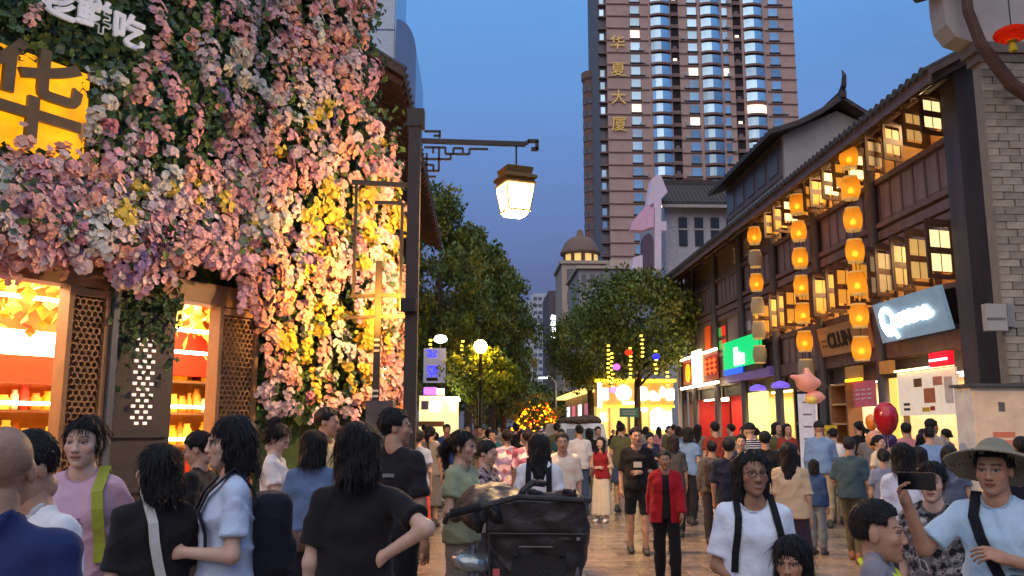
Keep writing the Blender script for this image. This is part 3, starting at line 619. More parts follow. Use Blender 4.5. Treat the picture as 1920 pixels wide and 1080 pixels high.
def sill_mesh(wd):
    n = 7; mb = MB(); pts = [(-wd/2-0.15 + (wd+0.3)*i/(n-1), -0.25 - 0.85*math.sin(math.pi*i/(n-1))**0.6) for i in range(n)] + [(wd/2+0.15, 0.1), (-wd/2-0.15, 0.1)]
    M = Matrix.Translation((0, 0, -1.52)); mb.prism(pts, M, 0.50); return mb.mesh('bay_sill', GRAND)
BW = 37*TY/1600
bays = {(1226, 1263): None, (1320, 1362): None, (1405, 1442): None}
bm1 = bay_mesh(4.4, SKYG); bm2 = bay_mesh(4.4, LITG); bs = sill_mesh(4.4)
string_me = MB().b2((-0.5, -0.22, -0.10), (0.5, 0.0, 0.12)).mesh('string_course', GRAND)
string_l = MB().b2((-0.5, -0.16, 0.13), (0.5, 0.0, 0.22)).mesh('string_course', mat('pale_course', (196, 160, 140), rough=0.7))
NF = 36
ac_me = MB().b2((-0.5, -0.3, -0.35), (0.5, 0.25, 0.35)).mesh('air_conditioner', mat('ac_white', (178, 172, 168), rough=0.6))
for k in range(NF):
    z = tz(480) + (k-1)*FH - FH*0.55
    if z > ZT-2: break
    for (a, b) in bays:
        lit = random.random() < 0.06
        o = link('bay_window', bm2 if lit else bm1, tower, (tx((a+b)/2)-ox, TY-oy, z)); link('bay_sill', bs, o)
    for px in (1196, 1306, 1369, 1463):
        o = link('window', win_lit if random.random() < 0.05 else win_small, tower, (tx(px)-ox, TY-oy, z)); link('sill', frame_s, o)
        if px == 1369: o.scale.x = 0.55
    for a, b in ((1142, 1222), (1281, 1316), (1374, 1384), (1446, 1502)):
        for me_ in (string_me, string_l):
            o = link('string_course', me_, tower, ((tx(a)+tx(b))/2-ox, TY-oy-0.001, z-FH/2)); o.scale.x = tx(b)-tx(a)
    for px in (1208, 1290, 1376, 1476):
        if random.random() < 0.45: link('air_conditioner', ac_me, tower, (tx(px)-ox + random.uniform(-0.3, 0.3), TY-oy-0.25, z-0.75))
    # balcony fittings on the dark painted strips and the side
    for px in (1272, 1392):
        if random.random() < 0.4: tb('balcony_light', LITG if random.random() < 0.3 else GREYC, tx(px)-0.5, tx(px)+0.4, TY-0.14, TY-0.08, z-0.6, z+0.2)
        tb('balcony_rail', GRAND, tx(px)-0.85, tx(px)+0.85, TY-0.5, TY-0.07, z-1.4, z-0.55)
    tb('side_window', SKYG if random.random() < 0.6 else GREYC, tx(1130), tx(1138), TY+1.35, TY+1.49, z-0.9, z+0.7)
    tb('side_slab', GRAND, tx(1126.5), tx(1142.5), TY+0.6, TY+1.6, z-1.5, z-1.2)
GOLD = mat('gold_letters', (206, 172, 96), rough=0.35, metal=0.4, emit=(206, 172, 96), es=0.15)
for ch, y in zip('华夏大厦', (85, 135, 187, 237)):
    text('gold_character', ch, 3.7, GOLD, tower, (tx(1162)-ox, TY-oy-0.35, tz(y)), (1, 0, 0), (0, 0, 1), 0.10, 0.0)
# round wing left of the tower
wing = empty('round_tower_wing', (at(1113, 300, 200).x, 202, 0), 0, 'slim round brown residential tower left of the pink granite tower', 'building')
R_ = at(1131, 300, 200).x - at(1096, 300, 200).x
MB().lathe([(R_*0.47, 0), (R_*0.47, at(1113, 150, 200).z), (R_*0.55, at(1113, 145, 200).z), (R_*0.55, at(1113, 133, 200).z), (0.1, at(1113, 131, 200).z)], n=20).build('shaft', mat('brown_render', (134, 104, 94), var=0.15, scale=0.3, rough=0.85), wing)
wm = MB().b2((-0.7, -0.12, -0.8), (0.7, 0.1, 0.8)).mesh('window', GREYC)
for k in range(26):
    z = at(1113, 165, 200).z - k*3.2
    for a in (-60, -20):
        link('window', wm, wing, (R_*0.47*math.sin(R(a)), -R_*0.47*math.cos(R(a)), z), (0, 0, R(a)))
# domed corner building
DY = 112.0
dome = empty('domed_building', (at(1100, 500, DY).x, DY+5, 0), 0, 'cream corner building with brown dome and lit lantern windows', 'building')
dx = dome.location.x; rd = (at(1140, 500, DY).x - at(1066, 500, DY).x)/2
zc = lambda y: at(1100, y, DY).z
CREAM = mat('cream_stone', (192, 172, 152), var=0.12, scale=0.5, rough=0.85)
MB().b2((-rd*1.15, -2, 0), (rd*1.15, 8, zc(487))).build('base', CREAM, dome)
MB().b2((-rd*1.25, -2.3, zc(487)), (rd*1.25, 8, zc(481))).build('cornice', CREAM, dome)
MB().lathe([(rd*0.92, zc(481)), (rd*0.92, zc(460)), (rd*1.08, zc(459)), (rd*1.08, zc(455)), (rd*0.98, zc(448)), (rd*0.80, zc(434)), (rd*0.55, zc(426)), (rd*0.2, zc(422)), (rd*0.16, zc(412)), (0.1, zc(408))], (0, 2, 0), 24).build('dome', mat('dome_brown', (130, 106, 90), rough=0.8), dome, True)
wl = MB().b2((-0.45, -0.1, -0.6), (0.45, 0.1, 0.6)).mesh('window', emis('dome_lit', (240, 200, 120), 0.5))
for a in (-50, -15, 20, 55): link('window', wl, dome, (rd*0.92*math.sin(R(a)), 2-rd*0.92*math.cos(R(a)), zc(470)), (0, 0, R(a)))
wl2 = MB().b2((-0.5, -0.1, -0.8), (0.5, 0.1, 0.8)).mesh('window', GREYC)
for i in range(3):
    for j in range(3): link('window', wl2, dome, (-rd*0.7+i*rd*0.7, -2.02, zc(508)-j*3.2))
# stepped grey block between dome and timber hall
gb = empty('grey_block', (at(1180, 520, 90).x, 95, 0), 0, 'low grey rooftop block with railings behind the right hand tree', 'building')
gx = lambda px: at(px, 520, 90).x - gb.location.x; gz = lambda y: at(1180, y, 90).z
MB().b2((gx(1085), -5, 0), (gx(1250), 6, gz(505))).build('wall', mat('grey_block_render', (156, 154, 154), rough=0.85), gb)
MB().b2((gx(1080), -5.4, gz(505)), (gx(1255), 6, gz(500))).build('coping', CREAM, gb); MB().b2((gx(1150), -3, gz(500)), (gx(1245), 6, gz(480))).build('penthouse', CREAM, gb)
for i in range(9): MB().b2((gx(1090+i*17), -5.1, gz(535)), (gx(1098+i*17), -4.98, gz(515))).build('window', GREYC, gb)
# white house with dark tiled roof and pink sculpted gable
WY = 62.0
wh = empty('white_gallery_house', (at(1320, 420, WY).x, WY+5, 0), 0, 'white house with dark tiled roof between the tower and the timber building', 'building')
wx = lambda px: at(px, 420, WY).x - wh.location.x; wz = lambda y: at(1320, y, WY).z
MB().b2((wx(1246), -5, 0), (wx(1460), 5, wz(385))).build('wall', mat('white_render', (176, 176, 182), rough=0.85), wh)
ze, zr2 = at(1320, 384, WY-0.9).z, at(1320, 350, WY+2.2).z
mb = MB(); q = [(wx(1238), -5.9, ze), (wx(1470), -5.9, ze), (wx(1470), -2.8, zr2), (wx(1245), -2.8, zr2)]; q2 = [(a_, b_2, c_2+0.2) for a_, b_2, c_2 in q]
mb.add(q+q2, [(0, 3, 2, 1), (4, 5, 6, 7), (0, 1, 5, 4), (1, 2, 6, 5), (2, 3, 7, 6), (3, 0, 4, 7)]); rf = mb.build('roof', TILE, wh)
for i in range(30): MB().tube([(wx(1240+i*7.6), -5.92, ze+0.2), (wx(1243+i*7.5), -2.8, zr2+0.2)], 0.08, 5).build('roof_tile', TILE, rf)
MB().b2((wx(1244), -2.95, zr2+0.15), (wx(1470), -2.65, zr2+0.5)).build('ridge', TILE, rf)
MB().b2((wx(1238), -6.0, ze-0.22), (wx(1470), -5.85, ze-0.003)).build('eave_trim', PLASTER, wh)
for i in range(5): o = MB().b2((wx(1272+i*30), -5.06, wz(462)), (wx(1288+i*30), -4.96, wz(408))).build('window', mat('grey_pane', (52, 54, 62), rough=0.15), wh); MB().b2((wx(1271+i*30), -5.10, wz(432)), (wx(1289+i*30), -5.065, wz(429))).build('transom', PLASTER, o)
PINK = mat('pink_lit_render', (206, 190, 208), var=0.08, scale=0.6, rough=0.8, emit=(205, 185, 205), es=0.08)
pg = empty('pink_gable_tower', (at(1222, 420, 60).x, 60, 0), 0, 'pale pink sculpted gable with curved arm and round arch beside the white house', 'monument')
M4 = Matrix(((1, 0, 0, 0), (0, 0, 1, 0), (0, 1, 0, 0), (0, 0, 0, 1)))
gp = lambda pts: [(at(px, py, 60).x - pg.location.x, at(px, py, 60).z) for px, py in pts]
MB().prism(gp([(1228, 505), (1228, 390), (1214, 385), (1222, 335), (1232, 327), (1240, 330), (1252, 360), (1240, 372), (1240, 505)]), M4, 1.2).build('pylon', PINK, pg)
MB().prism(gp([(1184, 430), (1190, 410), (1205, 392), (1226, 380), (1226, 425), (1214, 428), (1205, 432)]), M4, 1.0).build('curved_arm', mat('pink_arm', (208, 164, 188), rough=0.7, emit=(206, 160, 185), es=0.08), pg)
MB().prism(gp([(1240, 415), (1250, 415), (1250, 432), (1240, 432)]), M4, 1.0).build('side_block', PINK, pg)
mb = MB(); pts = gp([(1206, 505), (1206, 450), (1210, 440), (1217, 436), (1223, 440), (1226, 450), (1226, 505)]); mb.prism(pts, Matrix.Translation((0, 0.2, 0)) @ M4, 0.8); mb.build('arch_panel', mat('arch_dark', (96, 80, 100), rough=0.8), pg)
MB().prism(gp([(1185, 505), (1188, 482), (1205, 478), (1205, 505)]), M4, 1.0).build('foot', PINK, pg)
# far white block down the street, and its neighbour with the lit vertical sign
FY = 360.0
fb = empty('far_white_block', (at(1005, 620, FY).x, FY, 0), 0, 'far white apartment block at the end of the street', 'building')
fx = lambda px: at(px, 620, FY).x - fb.location.x; fz = lambda y: at(1005, y, FY).z
WHT = mat('far_white', (196, 200, 208), var=0.1, scale=0.3, rough=0.85)
MB().b2((fx(996), -3, 0), (fx(1030), 10, fz(552))).build('wall', WHT, fb); MB().b2((fx(972), -2, 0), (fx(996)-0.02, 10, fz(566))).build('wing', mat('far_white2', (184, 190, 202), rough=0.85), fb)
fw = MB().b2((-0.75, -0.1, -0.7), (0.75, 0.06, 0.7)).mesh('window', mat('far_window', (96, 106, 126), rough=0.3))
for j in range(13):
    for px in (1003, 1012, 1022): link('window', fw, fb, (fx(px), -3.02, fz(562)-j*1.1*12.0*FY/1600))
    for px in (978, 987): link('window', fw, fb, (fx(px), -2.02, fz(576)-j*1.1*12.0*FY/1600))
nb = empty('far_brown_block', (at(1045, 640, 140).x, 140, 0), 0, 'far brown block carrying a white lit vertical sign', 'building')
nx_ = lambda px: at(px, 620, 140).x - nb.location.x; nz_ = lambda y: at(1045, y, 140).z
MB().b2((nx_(1029), 0, 0), (nx_(1085), 14, nz_(545))).build('wall', mat('far_brown', (112, 98, 102), rough=0.85), nb); MB().b2((nx_(1048), -2, 0), (nx_(1120), 12, nz_(590))).build('wing', mat('far_brown2', (100, 94, 104), rough=0.85), nb)
vs_ = empty('vertical_sign', (at(1038, 620, 136).x, 136, 0), 0, 'white lit vertical sign high on the far brown block', 'sign')
MB().b2((-0.62, 0, nz_(644)), (0.62, 0.5, nz_(596))).build('housing', GREYC, vs_)
for i in range(4):
    mb = MB()
    for q in range(3): mb.box((0.04*(q-1), -0.03, nz_(601)-i*0.98+0.28*(q-1)), (0.95-0.12*q, 0.06, 0.15), Matrix.Rotation(R(12), 3, 'Y'))
    mb.build('sign_character', emis('vertical_white', (240, 246, 255), 3.2), vs_)
# left glass tower
gt = empty('glass_office_tower', (at(700, 100, 105).x, 110, 0), 0, 'blue glass office tower with rounded shoulder above the left roof', 'building')
hx = lambda px: at(px, 100, 105).x - gt.location.x; hz = lambda y: at(740, y, 105).z
prf = [(hx(742), hz(500)), (hx(782), hz(500))] + [(hx(781.5 - 38*(1-math.cos(t))), hz(108 - 66*math.sin(t))) for t in [i*math.pi/2/10 for i in range(11)]]
M5 = Matrix(((1, 0, 0, 0), (0, 0, 1, -6), (0, 1, 0, 0), (0, 0, 0, 1)))
MB().prism(prf, M5, 14).build('shoulder', mat('slate_glass', (62, 86, 122), var=0.1, scale=0.2, rough=0.15, metal=0.6, bump=0), gt)
MB().b2((hx(600), -5, 0), (hx(741), 9, hz(-120))).build('shaft', mat('pale_blue_glass', (120, 150, 176), var=0.15, scale=0.2, rough=0.15, metal=0.6, bump=0), gt)
MB().b2((hx(688), -5.3, 0), (hx(739), -5.02, hz(-120))).build('white_fin', mat('pale_fin', (190, 202, 214), rough=0.4), gt)
for i in range(14): MB().b2((hx(688), -5.36, hz(120)+i*4.5), (hx(739), -5.31, hz(120)+i*4.5+0.15)).build('mullion', mat('slate_glass', (62, 86, 122)), gt)
for i in range(14): MB().b2((hx(602), -5.06, hz(120)+i*4.5), (hx(686), -5.005, hz(120)+i*4.5+0.3)).build('mullion', mat('slate_glass', (62, 86, 122)), gt)
# ================================================================ left: flower-clad shop set at an angle to the street
FC = Vector((-1.75, 14.0, 0)); FU = Vector((-0.566, -0.824, 0)).normalized(); FN = Vector((-FU.y, FU.x, 0))   # FN faces the street
if FN.y > 0: FN = -FN
def FP(s, z, o=0.0): return FC + FU*s + FN*o + Vector((0, 0, z))
def hit(px, py, o=0.0):
    d = ray(px, py); c = Vector((0, 0, CZ)); t = (FC + FN*o - c).dot(FN)/d.dot(FN); p = c + d*t
    return (p-FC).dot(FU), p.z
def sx(px): return hit(px, 800)[0]
FM = Matrix((( FU.x, FN.x, 0, FC.x), (FU.y, FN.y, 0, FC.y), (0, 0, 1, 0), (0, 0, 0, 1)))   # local: x=s (left), y=out, z=up
fshop = bpy.data.objects.new('flower_shop', None); col.objects.link(fshop); fshop.matrix_world = FM
tag(fshop, 'corner shop front smothered in pink, white and yellow flowers with lattice pillars', 'shop')
def fb_(name, m, s0, s1, o0, o1, z0, z1, par=None): return MB().b2((s0, o0, z0), (s1, o1, z1)).build(name, m, par or fshop)
MOSS = mat('moss_board', (62, 82, 44), var=0.4, scale=5, rough=0.95, bump=0.6, bscale=30)
LATW = mat('carved_lattice_wood', (150, 112, 74), var=0.2, scale=5, rough=0.55, bump=0.15)
PIERD = mat('dark_carved_pier', (66, 60, 58), var=0.2, scale=4, rough=0.55, bump=0.2)
ZH = 3.55
S1a, S1b = sx(185), sx(105)          # lattice pillar
S2a, S2b = sx(320), sx(205)          # dark pier
S3a, S3b = sx(472), sx(396)          # second lattice pillar
fb_('flower_board', MOSS, sx(480), 8.6, -0.25, -0.05, ZH, 9.2)
fb_('corner_board', MOSS, 0.42, sx(482), -0.25, -0.04, 0.0, 9.2)
fb_('corner_board', MOSS, -0.05, 0.416, -0.25, -0.045, 0.0, 5.2)
fb_('return_board', MOSS, 0.42, 0.55, -3.4, -0.26, 0.0, 9.2)
fb_('header_beam', LATW, sx(480), 8.6, -0.22, 0.04, ZH-0.28, ZH-0.004)
def honeycomb(name, s0, s1, z0, z1, o, m, par, c=0.075, th=0.020):
    mb = MB(); rr = c/math.sqrt(3); j = 0; z = z0+c/2
    while z < z1-c/3:
        s = s0 + c/2 + (c/2 if j % 2 else 0)
        while s < s1-c/3:
            P = [Vector((s + rr*math.cos(R(30+60*k)), o, z + rr*math.sin(R(30+60*k)))) for k in range(6)]
            for k in (0, 1, 2): mb.bar(P[k], P[k+1], th, 0.03, up=(0, 1, 0))
            s += c
        z += rr*1.5; j += 1
    return mb.build(name, m, par)
def pillar(sa, sb, z1, m, frame=0.06):
    p = fb_('pillar', m, sa, sb, -0.16, -0.12, 0, z1)
    for a, b in ((sa, sa+frame), (sb-frame, sb)): fb_('pillar_stile', m, a, b, -0.118, 0.06, 0, z1, p)
    for z in (0.0, 0.62, z1-0.10): fb_('pillar_rail', m, sa+frame+0.003, sb-frame-0.003, -0.117, 0.05, z, z+0.09, p)
    fb_('pillar_base', m, sa+frame+0.003, sb-frame-0.003, -0.116, 0.03, 0.095, 0.615, p)
    honeycomb('lattice', sa+frame, sb-frame, 0.72, z1-0.11, 0.02, m, p)
    return p
pillar(S1a, S1b, ZH-0.29, LATW); pillar(S3a, S3b, ZH-0.29, LATW)
fb_('side_post', mat('grey_steel_post', (92, 96, 102), rough=0.5), sx(200), sx(188), -0.3, 0.10, 0, ZH+0.3)
# dark pier; glowing plates stand in for light through its square perforations
pier2 = fb_('dark_pier', PIERD, S2a, S2b, -0.16, -0.02, 0, ZH+0.1)
DOT = emis('cutout_glow_paint', (236, 206, 190), 0.9)
sm = (S2a+S2b)/2; dotme = MB().b2((-0.026, 0, -0.018), (0.026, 0.01, 0.018)).mesh('glow_plate', DOT)
for j in range(16):
    n = 3 if j % 2 else 2
    for i in range(n): link('glow_plate', dotme, pier2, (sm + (i-(n-1)/2)*0.115, -0.02, 1.72+j*0.068))
for z in (0.3, 0.9, 1.55, 3.0): fb_('pier_moulding', PIERD, S2a+0.04, S2b-0.04, -0.018, 0.02, z, z+0.06, pier2)
fb_('brass_strip', LATW, S2b+0.02, sx(192), -0.3, -0.2, 0, ZH)
# third screen beside the corner; glowing hexagons stand in for light through holes
scr = fb_('pierced_screen', PIERD, sx(520), sx(474), -0.50, -0.40, 0, 3.2)
hexme = MB().lathe([(0.001, 0), (0.034, 0), (0.034, 0.012), (0.001, 0.012)], n=6).mesh('glow_plate', DOT)
s0_ = sx(512)
for j in range(14):
    for i in range(4): link('glow_plate', hexme, scr, (s0_ + i*0.095 + (0.047 if j % 2 else 0), -0.398, 1.66+j*0.085), (R(-90), 0, 0))
# interior: warm, bright
IW = mat('orange_shop_wall', (226, 150, 84), var=0.25, scale=1.6, rough=0.8); IR = mat('red_shop_panel', (196, 50, 30), var=0.15, rough=0.6)
fb_('back_wall', IW, 0.4, 8.6, -3.3, -3.2, 0, 4.2); fb_('shop_ceiling', IW, 0.2, 8.6, -3.2, -0.3, 3.75, 3.85); fb_('shop_floor', mat('shop_tile', (150, 120, 90), rough=0.3), 0.2, 8.6, -3.2, -0.3, -0.02, 0.012)
TUBE2 = emis('white_tube', (255, 240, 214), 10)
for s0, s1, o, z in ((4.3, 6.6, -1.2, 3.25), (2.0, 3.7, -0.9, 3.02), (1.4, 3.3, -1.6, 2.78), (0.6, 2.7, -2.68, 2.0), (3.2, 6.0, -2.68, 2.0), (0.6, 2.7, -2.68, 1.48)):
    MB().tube([(s0, o, z), (s1, o, z)], 0.025, 8).build('light_tube', TUBE2, fshop)
fb_('lit_sign_band', emis('white_band', (255, 236, 210), 2.6, 0.25, 3), 3.0, 6.6, -2.2, -2.15, 2.62, 2.95); fb_('red_band', emis('red_band', (210, 60, 30), 0.6, 0.3), 3.0, 6.6, -2.2, -2.14, 2.25, 2.61)
fb_('red_cabinet', IR, 0.5, 2.8, -2.9, -2.6, 2.5, 3.3)
GM = [emis('goods_orange', (255, 150, 20), 0.55), emis('goods_yellow', (255, 196, 60), 0.7), mat('goods_red', (206, 60, 30), rough=0.5), mat('goods_cream', (236, 206, 160), rough=0.5), mat('goods_amber', (226, 140, 40), rough=0.4)]
gd = MB()
for (s0, s1, o) in ((0.5, 2.85, -2.9), (2.9, 6.6, -2.9)):
    for j in range(5):
        z = 0.35 + j*0.52; fb_('shelf', LATW, s0, s1, o-0.18, o+0.24, z-0.04, z)
        s = s0+0.05
        while s < s1-0.15:
            w_ = random.uniform(0.10, 0.2); h_ = random.uniform(0.2, 0.4); gd.mi = random.choice((0, 0, 1, 1, 2, 3, 4)); gd.lathe([(w_*0.45, 0), (w_*0.48, h_*0.7), (w_*0.3, h_*0.85), (w_*0.32, h_)], (s+w_/2, o+0.05, z+0.002), 8); s += w_
tag(gd.build('shelf_goods', GM, fshop, True), kind='stuff')
# hanging warm blossoms inside under the ceiling
hb_ = MB()
for i in range(700):
    s = random.uniform(1.2, 7.4); hb_.mi = random.choice((0, 0, 1, 2))
    c = Vector((s, random.uniform(-2.9, -0.7), 3.7 - abs(random.gauss(0, 0.35)))); M = Matrix.Rotation(random.uniform(0, 6.28), 3, 'Z') @ Matrix.Rotation(random.uniform(-1, 1), 3, 'X')
    r_ = random.uniform(0.06, 0.14); hb_.add([c + M @ Vector(p) for p in ((-r_, 0, 0), (0, 0, -r_), (r_, 0, 0), (0, 0.03, r_))], [(0, 1, 2, 3)])
tag(hb_.build('ceiling_blossoms', [mat('warm_petal', (250, 140, 60)), mat('yellow_petal', (240, 200, 70)), mat('green_leaf_lit', (150, 150, 40))], fshop), kind='stuff')
area('ceiling_light', (5.6, -1.6, 3.6), (0, 0, 0), 430, (1.0, 0.62, 0.30), 2.6, 1.6, fshop); area('ceiling_light', (2.4, -1.6, 3.6), (0, 0, 0), 430, (1.0, 0.62, 0.30), 1.8, 1.6, fshop)
# character sign, backlit
g0, gz0 = hit(150, 280); g1, gz1 = hit(-120, 105)
sg = bpy.data.objects.new('glowing_character_sign', None); col.objects.link(sg); sg.matrix_world = FM; tag(sg, 'glowing yellow sign with a large dark raised character among the leaves', 'sign')
s_c, z_c = hit(55, 198)
fb_('light_board', emis('amber_backlight', (255, 168, 16), 0.80, 0.35, 3), s_c-0.62, s_c+2.2, 0.02, 0.08, z_c-0.56, z_c+0.56, sg)
text('character', '华', 1.18, mat('bronze_character', (112, 92, 62), rough=0.5, metal=0.2), sg, (s_c+0.06, 0.19, z_c-0.02), (-1, 0, 0), (0, 0, 1), 0.03, 0.016)
# white lettering higher up
wl_ = bpy.data.objects.new('white_lettering', None); col.objects.link(wl_); wl_.matrix_world = FM; tag(wl_, 'white cut-out characters fixed to the leafy wall at the top left', 'lettering')
WL = mat('white_letter', (222, 222, 224), rough=0.5, emit=(214, 214, 220), es=0.15)
for ch, px, py in (('趁', 108, 4), ('鲜', 176, 30), ('吃', 241, 62)):
    s_, z_ = hit(px, py, 0.15); text('character', ch, 0.44, WL, wl_, (s_, 0.15, z_), (-1, 0, 0), (0, 0, 1), 0.02, 0.012)
# --------------------------------------------------------- leaves and blossoms
def vec_mat(name, c, **k): return mat(name, c, var=0.28, scale=9, rough=0.65, bump=0, **k)
LEAFM = [vec_mat('leaf_dark', (64, 90, 46)), vec_mat('leaf_mid', (88, 116, 54)), vec_mat('leaf_blue', (84, 108, 90))]
lv = MB()
def leaf_at(c, sc, mi):
    M = Matrix.Rotation(random.uniform(0, 6.28), 3, 'Y') @ Matrix.Rotation(random.gauss(0.2, 0.5), 3, 'X') @ Matrix.Rotation(random.gauss(0, 0.5), 3, 'Z')
    L_, W_ = sc, sc*0.42; lv.mi = mi
    lv.add([c + M @ Vector(p) for p in ((0, 0, 0), (W_, 0.02, L_*0.5), (0, 0.05*sc, L_), (-W_, 0.02, L_*0.5))], [(0, 1, 2), (0, 2, 3)])
def bulge(s, z):        # how far the planting stands off the board
    corner = max(0, 1 - abs(s-0.8)/1.6); return 0.10 + 0.38*corner + 0.22*max(0, 1-abs(z-(ZH+0.25))/0.7)
def open_area(px, py):      # shop openings and pillars stay clear
    low = 462 if px < 340 else 462 + (px-340)*0.55
    if 200 < px < 320: low = 500
    if px > 478: low = 790
    return py < low
ncl = 0; tries = 0
while ncl < 21000 and tries < 120000:
    tries += 1
    px, py = random.uniform(-160, 752), random.uniform(-170, 790)
    if not open_area(px, py): continue
    lim = 655 if py < 200 else 655 + 40*min(1, (py-200)/150)
    if px > lim and random.random() < (px-lim)/55: continue
    if -130 < px < 150 and 118 < py < 280: continue
    s, z = hit(px, py)
    leaf_at(Vector((s, bulge(s, z)*random.uniform(0.0, 0.9) - 0.02, z)), random.uniform(0.08, 0.17), random.choices((0, 1, 2), (0.5, 0.3, 0.2))[0]); ncl += 1
for i in range(2600):      # leaves that stand between and over the blossoms
    px, py = random.uniform(-60, 745), random.uniform(-60, 770)
    if not open_area(px, py) or px > (650 if py < 210 else 735) or (-60 < px < 152 and 108 < py < 290): continue
    if 60 < px < 285 and py < 110: continue
    s, z = hit(px, py); leaf_at(Vector((s, bulge(s, z) + random.uniform(0.02, 0.16), z)), random.uniform(0.07, 0.14), random.choice((0, 1, 1, 2)))
for i in range(900):      # moss trailing down the dark pier
    px, py = random.uniform(205, 335), 470 + abs(random.gauss(0, 90)); s, z = hit(px, py, 0.05)
    leaf_at(Vector((s, random.uniform(-0.02, 0.10), z)), random.uniform(0.06, 0.12), 0)
tag(lv.build('leaf_cover', LEAFM, fshop), kind='stuff')
PET = {'pink': vec_mat('petal_pink', (230, 170, 170)), 'salmon': vec_mat('petal_salmon', (234, 172, 152)), 'white': vec_mat('petal_white', (222, 214, 196)), 'blush': vec_mat('petal_blush', (232, 200, 192)),
       'yellow': vec_mat('petal_yellow', (220, 188, 70)), 'lilac': vec_mat('petal_lilac', (150, 122, 168)), 'rose': vec_mat('petal_rose', (206, 134, 146))}
def cluster_mesh(rx, rz, n, ps, seed):
    rr = random.Random(seed); mb = MB()
    for i in range(n):
        while True:
            p = Vector((rr.uniform(-1, 1), rr.uniform(-0.2, 1), rr.uniform(-1, 1)))
            if p.length < 1: break
        nd = (p + Vector((0, 0.9, 0.25))).normalized(); c = Vector((p.x*rx, p.y*rx*0.6, p.z*rz)); t = nd.orthogonal().normalized(); b = nd.cross(t)
        a0 = rr.uniform(0, 6.28); sc = ps*rr.uniform(0.75, 1.25)
        for k in range(5):
            a = a0 + k*1.2566; d = t*math.cos(a) + b*math.sin(a); q = t*math.cos(a+1.57) + b*math.sin(a+1.57)
            mb.add([c, c + d*sc*0.62 + q*sc*0.52 + nd*sc*0.20, c + d*sc + nd*sc*rr.uniform(0.05, 0.35), c + d*sc*0.62 - q*sc*0.52 + nd*sc*0.20], [(0, 1, 2), (0, 2, 3)])
    return mb
cls = {}
for kname, m in PET.items():
    cls[kname] = [cluster_mesh(*a).mesh('blossom_cluster', m) for a in (((0.13, 0.12, 30, 0.040, 1), (0.085, 0.24, 34, 0.036, 2), (0.16, 0.10, 32, 0.038, 3), (0.09, 0.10, 14, 0.048, 4), (0.07, 0.32, 36, 0.034, 5)))]
extra = {k: MB() for k in PET}
nb_ = 0; tries = 0; placed = []
while nb_ < 700 and tries < 12000:
    tries += 1
    px, py = random.uniform(-60, 750), random.uniform(-120, 770)
    if not open_area(px, py + (random.uniform(-40, 0) if px < 480 else 0)): continue
    if -60 < px < 152 and 108 < py < 290: continue
    if px > 650 and py < 90 and random.random() < 0.5: continue
    if 60 < px < 285 and py < 100 + 0.2*(px-60): continue
    if px > (650 if py < 210 else 650 + 85*min(1, (py-210)/120)) + 10*math.sin(py*0.05): continue
    dens = 1.0
    if px < 430 and py < 320: dens = 0.035 + 0.17*max(0, (px-220)/210)
    if 150 < px < 330 and 150 < py < 330: dens = 0.2
    if px < 430 and py > 340: dens = 1.0
    if 430 < px < 500 and py < 330: dens = 0.7
    if 470 < px < 620 and py > 520: dens = 0.62
    md = 17/math.sqrt(dens)
    if any((px-q[0])**2 + (py-q[1])**2 < md*md for q in placed): continue
    placed.append((px, py))
    zn = 0.5 + 0.25*math.sin(px/47.0 + 1.7*math.sin(py/61.0)) + 0.25*math.sin(py/38.0 - 1.3*math.sin(px/70.0) + 0.8) + random.gauss(0, 0.10)
    ks_ = ('white', 'blush', 'salmon', 'pink', 'blush', 'pink', 'salmon') if not (px > 540 and py > 350) else ('white', 'yellow', 'salmon', 'yellow', 'blush', 'salmon', 'pink')  # more yellow petals lower right, carrying the golden light there in their colour
    kn = ks_[max(0, min(6, int(zn*7)))]
    if random.random() < 0.10: kn = random.choice(('yellow', 'yellow', 'lilac', 'white', 'rose'))
    s, z = hit(px, py); o = bulge(s, z) + random.uniform(-0.02, 0.10); vi_ = random.choices(range(5), (0.24, 0.24, 0.2, 0.16, 0.16))[0]; me_ = cls[kn][vi_]; sc = random.uniform(0.85, 1.55)
    rot = (random.gauss(0, 0.25), random.uniform(0, 6.28) if vi_ not in (1, 4) else random.gauss(0, 0.35), random.gauss(0, 0.3))
    if nb_ < 298:
        q = link('blossom_cluster', me_, fshop, (s, o, z), rot); q.scale = (sc, sc, sc)
    else:
        M = Matrix.Translation((s, o, z)) @ (Matrix.Rotation(rot[2], 4, 'Z') @ Matrix.Rotation(rot[1], 4, 'Y') @ Matrix.Rotation(rot[0], 4, 'X')) @ Matrix.Scale(sc, 4)
        extra[kn].add([M @ v.co for v in me_.vertices], [tuple(p.vertices) for p in me_.polygons])
    nb_ += 1
for kn, mb in extra.items():
    if mb.v: tag(mb.build('more_blossoms', PET[kn], fshop), kind='stuff')
